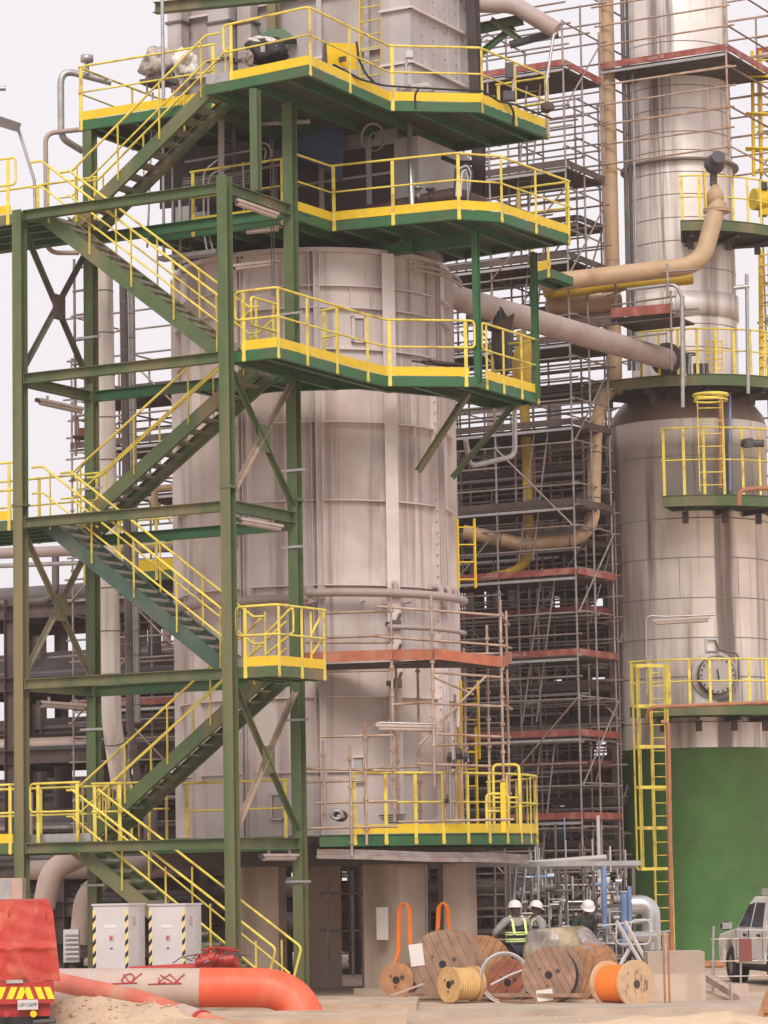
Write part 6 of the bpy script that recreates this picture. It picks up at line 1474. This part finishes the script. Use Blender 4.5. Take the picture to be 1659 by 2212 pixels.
    for s_ in (-.022, 0, .022): hm_.tube([hcen + (hf * cos(a_) + hu * sin(a_)) * .127 * k + hr * s_ + hu * .0 for a_ in [.25 + 2.6 * i / 10 for i in range(11)]], .007, 5)
    hm_.build('helmet', HELM, t)
    if vest:
        vj = {n: (J[n][0], J[n][1] * 1.24 + .016, J[n][2] * 1.24 + .018) for n in ('waist', 'chest')}
        vj['low'] = (P(0, 0, .93), .2 * k, .165 * k); vj['up'] = (P(0, 0, 1.2), .2 * k, .15 * k)
        v_ = skin_body('safety_vest', vj, [('low', 'waist'), ('waist', 'chest'), ('chest', 'up')], t, VEST)
        def ringband(z, rx, ry, h, name='reflective_band'):
            b = MB(); pts_ = [P(cos(a_) * rx, sin(a_) * ry, z) for a_ in [2 * pi * i / 28 for i in range(28)]]
            q = [P(cos(a_) * rx, sin(a_) * ry, z + h) for a_ in [2 * pi * i / 28 for i in range(28)]]
            b.add(pts_ + q, [(i, (i + 1) % 28, 28 + (i + 1) % 28, 28 + i) for i in range(28)], True); return b.build(name, LIME, v_)
        for z in (.99, 1.03, 1.12, 1.16): ringband(z, .235, .2, .026)
        for s_ in (-1, 1):
            b = MB()
            for sg in (-1, 1): b.bar(P(.12 * s_, .205 * sg, 1.14), P(.125 * s_, .155 * sg, 1.38), .05, .008, up=fw); 
            b.bar(P(.125 * s_, -.155, 1.38), P(.125 * s_, .0, 1.49), .05, .008); b.bar(P(.125 * s_, .155, 1.38), P(.125 * s_, .0, 1.49), .05, .008)
            b.build('shoulder_tape', LIME, v_)
    return t
b = W(1117, 2000, 60.0)
person('worker seen from behind in grey shirt and dark vest with lime bands', (b.x, b.y, 0), -.3, 1.74, lean=.12, armL=((-.43, .02, 1.18), (-.40, .24, 1.0)), armR=((.33, .14, 1.15), (.18, .36, 1.05)))
b = W(1151, 2000, 60.9)
person('worker turned to the right, half hidden beside the vested worker', (b.x, b.y, 0), .95, 1.72, lean=.1, headyaw=.3, headdown=.25)
b = W(1256, 2000, 62.2)
person('worker bending behind the wrapped bundle, only helmet and shoulders showing', (b.x, b.y + .3, 0), 2.6, 1.74, lean=.35, headyaw=.4, headdown=.5, shirt=VEST, vest=False)

# ------------------------------------------------------------------ white pickup at the right edge, driving away
def truck():
    Fp = W(1573, 2080, 64.3); Rp = W(1661, 2080, 61.2); Fp.z = Rp.z = 0
    fw = (Fp - Rp).normalized(); lf = V((-fw.y, fw.x, 0)); rt = -lf       # lf points to the truck's left, the side that shows
    O = Fp - lf * .0
    t = thing('pickup_truck', 'dusty white double cab pickup truck parked at the right edge, seen along its side', 'pickup truck', (O + Rp) / 2)
    # local frame: x forward from the front axle, y to the far (right) side, z up; visible side at y = 0
    P = lambda x, y, z: O + fw * x + rt * (y + .02) + ZU * z
    wb = (Fp - Rp).length
    low = [(.78, .42), (.86, .62), (.86, .86), (.72, .98), (-.52, 1.1), (-wb - 1.25, 1.12), (-wb - 1.27, .5), (-wb - .42, .46), (-wb - .36, .66), (-wb - .16, .86), (-wb + .16, .86), (-wb + .36, .66), (-wb + .42, .42), (-.44, .4), (-.38, .66), (-.17, .86), (.17, .86), (.38, .66), (.44, .42)]
    wdt = 1.78
    def side_extr(prof, y0, y1, inset_top=0, zt=None):
        a = [P(x, y0 + (inset_top if zt and z > zt else 0), z) for x, z in prof]; b = [P(x, y1 - (inset_top if zt and z > zt else 0), z) for x, z in prof]; n = len(prof)
        return MB().add(a + b, [tuple(range(n)), tuple(range(2 * n - 1, n - 1, -1))] + [(i, n + i, n + (i + 1) % n, (i + 1) % n) for i in range(n)])
    bd = side_extr(low, 0, wdt).build('body', TRUCKP, t); bv = bd.modifiers.new('b', 'BEVEL'); bv.width = .04; bv.segments = 2
    cab = [(-.42, 1.09), (-1.12, 1.66), (-1.35, 1.74), (-2.35, 1.74), (-2.62, 1.66), (-2.74, 1.1)]
    cb_ = side_extr(cab, .04, wdt - .04, .16, 1.5).build('cab', TRUCKP, t); bv = cb_.modifiers.new('b', 'BEVEL'); bv.width = .05; bv.segments = 2
    def quad(pts, m, name, par):
        o = rt * -.012
        def yy(z): return .04 + max(0, min(1, (z - 1.09) / .57)) * .15 - .015
        vs = [P(x, yy(z), z) for x, z in pts]; q = MB().add(vs + [p + rt * .02 for p in vs], [tuple(range(len(vs))), tuple(range(2 * len(vs) - 1, len(vs) - 1, -1))] + [(i, len(vs) + i, len(vs) + (i + 1) % len(vs), (i + 1) % len(vs)) for i in range(len(vs))])
        return q.build(name, m, par)
    quad([(-.66, 1.14), (-1.14, 1.58), (-1.55, 1.62), (-1.55, 1.14)], GLASS, 'side_window', t)
    quad([(-1.68, 1.14), (-1.68, 1.62), (-2.32, 1.62), (-2.50, 1.14)], GLASS, 'side_window', t)
    MB().hexa([P(-.44, .1, 1.115), P(-.44, wdt - .1, 1.115), P(-.47, wdt - .1, 1.11), P(-.47, .1, 1.11), P(-1.09, .22, 1.665), P(-1.09, wdt - .22, 1.665), P(-1.12, wdt - .22, 1.64), P(-1.12, .22, 1.64)]).build('windscreen', GLASS, t)
    for x0, x1 in ((-.62, -1.6), (-1.63, -2.66)):
        dr = MB(); 
        for a, b in (((x0, .5), (x0 - .02, 1.08)), ((x1, .5), (x1, 1.08)), ((x0, .5), (x1, .5))): dr.bar(P(a[0], -.004, a[1]), P(b[0], -.004, b[1]), .012, .014, up=rt)
        dr.build('door_seam', DKGREY, t)
        MB().bar(P(x1 + .12, -.03, .98), P(x1 + .3, -.03, .99), .03, .045).build('door_handle', BLACK, t)
    MB().blob(P(-.6, -.19, 1.16), .07, .13, .09, 14, 10, 0, 1, X=fw, Y=rt).build('side_mirror', BLACK, t); MB().box(P(-.665, -.19, 1.16), .015, .2, .13, fw, rt).build('mirror_glass', CLAD_PALE, t)
    for x in (0, -wb):
        w = MB(); w.lathe([(.2, .0), (.3, -.01), (.36, .03), (.37, .12), (.36, .22), (.2, .24)], P(x, .02, .37), 32, rt); w.build('tyre', BLACK, t)
        r_ = MB(); r_.lathe([(.001, .05), (.05, .03), (.15, .055), (.2, .02), (.21, .02)], P(x, .02, .37), 24, rt); r_.build('rim', GALV, t)
        MB().lathe([(.44, .0), (.47, -.03), (.47, .05), (.44, .06)], P(x, -.01, .40), 24, rt, a0=0, a1=2 * pi).build('arch_trim', DKGREY, t) if False else None
        k = MB().lathe([(.001, .3), (.43, .3), (.43, .32)], P(x, .0, .42), 24, rt); k.build('wheel_well', BLACK, t)
    MB().box(P(-wb / 2 - .1, .1, .4), wb - 1.0, .12, .1, fw, rt).build('side_step', BLACK, t)
    MB().box(P(-wb / 2, wdt / 2, .36), wb + .8, 1.2, .2, fw, rt).build('chassis', BLACK, t)
    MB().box(P(-3.6, wdt / 2, 1.44), 1.5, wdt - .1, .62, fw, rt).build('canopy', TRUCKP, t)
    MB().box(P(-1.9, wdt / 2, 1.83), .9, 1.1, .14, fw, rt).build('roof_box', LGREY, t)
    return t
truck()
# striped barrier rails and board before the truck
t = thing('barrier', 'pale grey and white banded barrier rails on posts in front of the truck', 'barrier', gy(1560, 2150))
for v in (2027, 2075, 2108):
    a, b = W(1535, v + 2, 59), W(1690, v - 1, 59); n = 9
    for k in range(n): MB().tube([a + (b - a) * (k / n), a + (b - a) * ((k + 1) / n)], .013, 7).build('rail_section', WHITE if k % 2 else GREYP, t)
for u in (1540, 1600): MB().tube([W(u, 2162, 59), W(u, 2015, 59)], .022, 7).build('post', GALV, t)
solo(MB().box(W(1610, 2052, 58.95), .24, .02, .42), 'barrier_board', MAROON, 'maroon board hung on the banded barrier in front of the truck', 'board')
c = W(1556, 2005, 61); solo(MB().tube([W(1540, 2145, 60.5), W(1541, 2000, 60.5)], .03, 7), 'barrier_post', GALV, 'grey post with a lamp left of the truck bonnet', 'post')

# ------------------------------------------------------------------ loose things on the platforms
def heap(name, label, cat, u, v, Y, rx, ry, rz, m, seed, wob=.16):
    c = W(u, v, Y); mb = MB().blob(c, rx, ry, rz, 34, 22, wob, seed)
    rg = random.Random(seed)
    for i, pt in enumerate(mb.v): mb.v[i] = pt + V((rg.uniform(-1, 1) * rx, rg.uniform(-1, 1) * ry, rg.uniform(-1, 1) * rz)) * .07
    return solo(mb, name, m, label, cat)
heap('rag_heap', 'grey heap of crumpled covers on the top left platform', 'heap', 348, 140, 60.8, .36, .3, .30, RUBBLE, 3)
heap('white_bag', 'white crumpled sack beside the grey heap on the top platform', 'bag', 396, 138, 60.6, .27, .25, .25, PAPER, 5, .2)
t = thing('equipment_frame', 'dark metal frame with a slanted tray under the heap on the top left platform', 'frame', W(355, 195, 60.4))
MB().box(W(345, 178, 60.4), .62, .5, .1, TL, TS, ZU + TL * .15).build('tray', DARKPIPE, t)
for u in (318, 372): MB().bar(W(u, 200, 60.3), W(u - 2, 150, 60.3), .04, .04).build('leg', DARKPIPE, t)
solo(MB().tube([W(353, 215, 59.4), W(350, -20, 59.4)], .035, 8), 'mast_pole', GALV, 'grey upright pole rising out of the picture above the stair', 'pole')
t = tag(MB().blob(W(578, 112, 57.6), .38, .3, .22, 30, 18, .17, 8).build('black_bag', BLACK), 'black bag with grey patches behind the rail at the top of the stairs', 'bag')
for du, dv in ((-10, -2), (16, -3)): MB().box(W(578 + du, 108 + dv, 57.34), .09, .03, .12, TL, TS).build('patch', CASE, t)
heap('white_rag', 'white cloth lying on the black bag', 'cloth', 565, 88, 57.5, .26, .12, .06, PAPER, 2, .2)
heap('rubble_bag', 'small grey rubble sack left of the black bag', 'bag', 538, 122, 57.6, .12, .15, .16, RUBBLE, 6)
# yellow box with hood
c = W(731, 120, 58.2)
t = thing('yellow_cabinet', 'bright yellow box with one dark open side hanging on the top rail', 'box', c - ZU * .4)
MB().hexa([W(708, 138, 58.0), W(770, 152, 58.6), W(772, 152, 59.0), W(712, 138, 58.4), W(705, 92, 58.0), W(768, 94, 58.6), W(770, 94, 59.0), W(712, 92, 58.4)]).build('box_body', YBOX, t)
MB().hexa([W(694, 140, 58.05), W(708, 150, 58.0), W(712, 146, 58.4), W(700, 138, 58.4), W(700, 90, 58.1), W(705, 91, 58.0), W(712, 91, 58.4), W(706, 89, 58.4)]).build('open_door', BROWN, t)
MB().box(W(740, 128, 58.2), .14, .03, .1, TL, TS).build('latch', DKGREY, t)
# black cables along the top rail
def zc(u, v): return W(u, v, 58.3)
for i, pts in enumerate(([(722, 140, 57.5), (780, 172, 58.2), (830, 185, 58.6), (905, 190, 58.7), (1000, 195, 59.0), (1040, 195, 59.0), (1080, 220, 59.6), (1110, 225, 60.2), (1190, 256, 61.2)], [(720, 140, 57.5), (722, 165, 57.4), (716, 182, 57.4)], [(898, 236, 58.6), (896, 205, 58.6), (905, 190, 58.6)], [(770, 90, 58.4), (776, 130, 58.4), (790, 160, 58.4), (810, 180, 58.5)], [(1108, 270, 60.2), (1110, 240, 60.1), (1100, 225, 60.0)])):
    mb = MB().tube(fillet([W(*p) for p in pts], .25), .022, 6); solo(mb, 'black_cable', BLACK, ['long black cable draped along the highest yellow toe board', 'black cable tail below the yellow box', 'short black cable hanging below the middle of the highest toe board', 'black cable coming down from the yellow box', 'black cable hanging from the right part of the highest toe board'][i], 'cable')
# small things on the right of the top platform
t = thing('junction_post', 'dark junction box on a pale post at the right end of the top platform', 'junction box', W(1105, 200, 60.4))
MB().tube(fillet([W(1108, 205, 60.4), W(1108, 135, 60.4), W(1092, 135, 60.4)], .08), .025, 8).build('post', GALV, t); MB().box(W(1100, 152, 60.3), .16, .12, .3).build('box_body', DKGREY, t); MB().box(W(1100, 208, 60.3), .24, .2, .18).build('lower_box', DKGREY, t)
mb = MB().tube(fillet([W(1182, 290, 61.4), W(1180, 180, 61.4), W(1196, 76, 61.6), W(1202, 72, 61.6)], .2), .03, 8); solo(mb, 'bent_conduit', GALV, 'pale bent conduit rising at the right end of the top platform', 'conduit')
solo(MB().blob(W(1182, 232, 61.0), .14, .14, .1, 12, 8, .15, 2), 'rag', BROWN, 'brown rag hung over the rail end of the top platform', 'cloth')
mb = MB().tube([W(878, 190, 59.4), W(877, 125, 59.4)], .03, 8).box(W(884, 118, 59.4), .14, .12, .14); solo(mb, 'small_camera', GALV, 'small box on a short post before the header box of the casing', 'box')
heap('sack', 'pale sack on the top platform in front of the duct casing', 'bag', 905, 200, 59.9, .38, .25, .16, RUBBLE, 9, .1)
# things on upper and middle platforms
t = thing('hose_bundle', 'dark hose looped over the rail of the upper platform', 'hose', W(1000, 380, 60.2))
for k in range(5): MB().tube(fillet([W(982 + 3 * k, 425, 60.0), W(985 + 3 * k, 365 + 2 * k, 60.1), W(1010 - k, 352 + 3 * k, 60.2), W(1020 - 2 * k, 372 + 4 * k, 60.2), W(1012, 440, 60.1)], .14), .03, 7).build('hose_loop', [BLACK, LGREY, DKGREY][k % 3], t)
mb = MB().tube(fillet([W(955, 340, 60.9), W(985, 352, 60.8), W(1020, 352, 60.8)], .1), .05, 7); solo(mb, 'black_hose', BLACK, 'black hose between casing and hose bundle on the upper platform', 'hose')
for i, (u, v) in enumerate(((903, 405), (930, 408))): 
    c = W(u, v + 20, 60.6); solo(MB().lathe([(.05, 0), (.05, .15), (.1, .16), (.1, .2), (.001, .2)], c, 14), 'pipe_stub', [GALV, DKGREY][i], ['pale capped pipe stub on the upper platform', 'dark capped pipe stub on the upper platform'][i], 'pipe stub')
mb = MB()
rg = random.Random(5)
for k in range(6):
    a = W(895 + rg.uniform(-5, 40), 783 + rg.uniform(-6, 4), 59.9); mb.bar(a, W(1000 + rg.uniform(-10, 15), 792 + rg.uniform(-4, 4), 60.3), .1, .025)
solo(mb, 'plank_pile', BROWN, 'pile of brown boards lying on the middle platform', 'boards')
c = W(1085, 700, 62.3); mb = MB().blob(c + V((0, .2, -.35)), .22, .2, .6, 18, 12, .12, 4); solo(mb, 'dark_cover', DKGREY, 'dark wrapped equipment under the pink pipe behind the middle platform end', 'cover')
solo(MB().add([W(1062, 702, 62), W(1112, 676, 62.2), W(1105, 715, 62.4), W(1064, 715, 62.3), W(1062, 704, 62.05), W(1112, 678, 62.25), W(1105, 717, 62.45), W(1064, 717, 62.35)], [(0, 1, 2, 3), (7, 6, 5, 4), (0, 4, 5, 1), (1, 5, 6, 2), (2, 6, 7, 3), (3, 7, 4, 0)]), 'sheet_flap', BROWN, 'brown sheet flap sticking out under the pink pipe', 'sheet')
# things on the round platform
for i, (u, v) in enumerate(((727, 1760), (736, 1763))):
    solo(MB().tube([W(u + 12 * cos(a), v + 9 * sin(a), 59.2 + .1 * i) for a in [2 * pi * j / 16 for j in range(16)]], .035, 7, closed=True), 'hose_ring', [GALV, BROWN][i], ['grey hose ring lying on the round platform', 'brown hose ring behind the grey one on the round platform'][i], 'hose')
mb = MB()
for k in range(7): mb.bar(W(820 + 4 * k, 1762 + 5 * k, 59.6), W(875 - 2 * k, 1760 + 5 * k, 59.7), .12, .03)
solo(mb, 'board_stack', DARKPIPE, 'small stack of boards on the round platform', 'boards')
# yellow ladder parts and gates right of the furnace
for i, (u, v0, v1, Y) in enumerate(((1008, 1120, 1270, 61.8), (1016, 1470, 1640, 61.2), (1012, 1570, 1790, 60.6))):
    p0, p1 = W(u, v1, Y), W(u, v0, Y); p1 = V((p0.x, p0.y, p1.z))
    caged('wall_ladder', ['short yellow ladder beside the furnace above the ring pipe', 'yellow ladder behind the orange boards beside the furnace', 'yellow ladder standing on the round platform'][i], p0 + V((-.16, 0, 0)), p1 + V((-.16, 0, 0)), V((.34, .05, 0)), V((.3, -.5, 0)), cage=False, m=YEL)
t = thing('swing_gate', 'yellow tube gate frame at the right end of the round platform', 'gate', W(1080, 1800, 59.6))
for (u, v0, v1, Y, w) in ((1068, 1652, 1795, 59.8, .5), (1052, 1715, 1790, 59.4, .42)):
    a = W(u, v1, Y); h = W(u, v0, Y).z - a.z
    MB().tube(fillet([a, a + ZU * h, a + ZU * h + V((w, .1, 0)), a + V((w, .1, 0))], .1), .028, 8).build('frame_tube', YRAIL, t); MB().tube([a + ZU * h * .5, a + ZU * h * .5 + V((w, .1, 0))], .022, 7).build('frame_tube', YRAIL, t)
MB().bar(W(1088, 1798, 59.2), W(1086, 1690, 59.2), .1, .1).build('gate_post', YEL, t)
# instrument cluster near the lower furnace
t = thing('instrument_stand', 'cluster of dark instruments and thin tubes right of the lower furnace', 'instrument', W(980, 1700, 59.4))
for (u, v, s_) in ((965, 1640, .06), (985, 1632, .08), (1000, 1640, .06), (975, 1655, .05), (960, 1730, .05)):
    MB().cyl(W(u, v, 59.4), W(u, v, 59.4) + V((s_ * 1.6, 0, 0)), s_, 12).cyl(W(u + 6, v - 10, 59.3), W(u + 6, v - 10, 59.3) + V((0, -.08, 0)), s_ * .8, 14).build('gauge_body', DKGREY, t)
for u in (962, 973, 986, 998): MB().tube([W(u, 1775, 59.5), W(u - 3, 1560, 59.5)], .022, 6).build('tube', GALV if u % 2 else TUBE_WARM, t)
# ------------------------------------------------------------------ dusty air
hz = MB().box((0, 70, 13), 300, 160, 30)
hm_ = bpy.data.materials.new('haze'); hm_.use_nodes = True; n_ = hm_.node_tree.nodes; n_.remove(n_['Principled BSDF'])
pv = n_.new('ShaderNodeVolumePrincipled'); pv.inputs['Color'].default_value = (.96, .90, .90, 1); pv.inputs['Density'].default_value = HAZE; pv.inputs['Anisotropy'].default_value = .0
hm_.node_tree.links.new(pv.outputs[0], n_['Material Output'].inputs['Volume'])
if HAZE > 0:
    hz.v = [V((p.x, p.y, p.z)) for p in hz.v]
    hb_ = hz.build('haze', hm_); tag(hb_, kind='stuff')
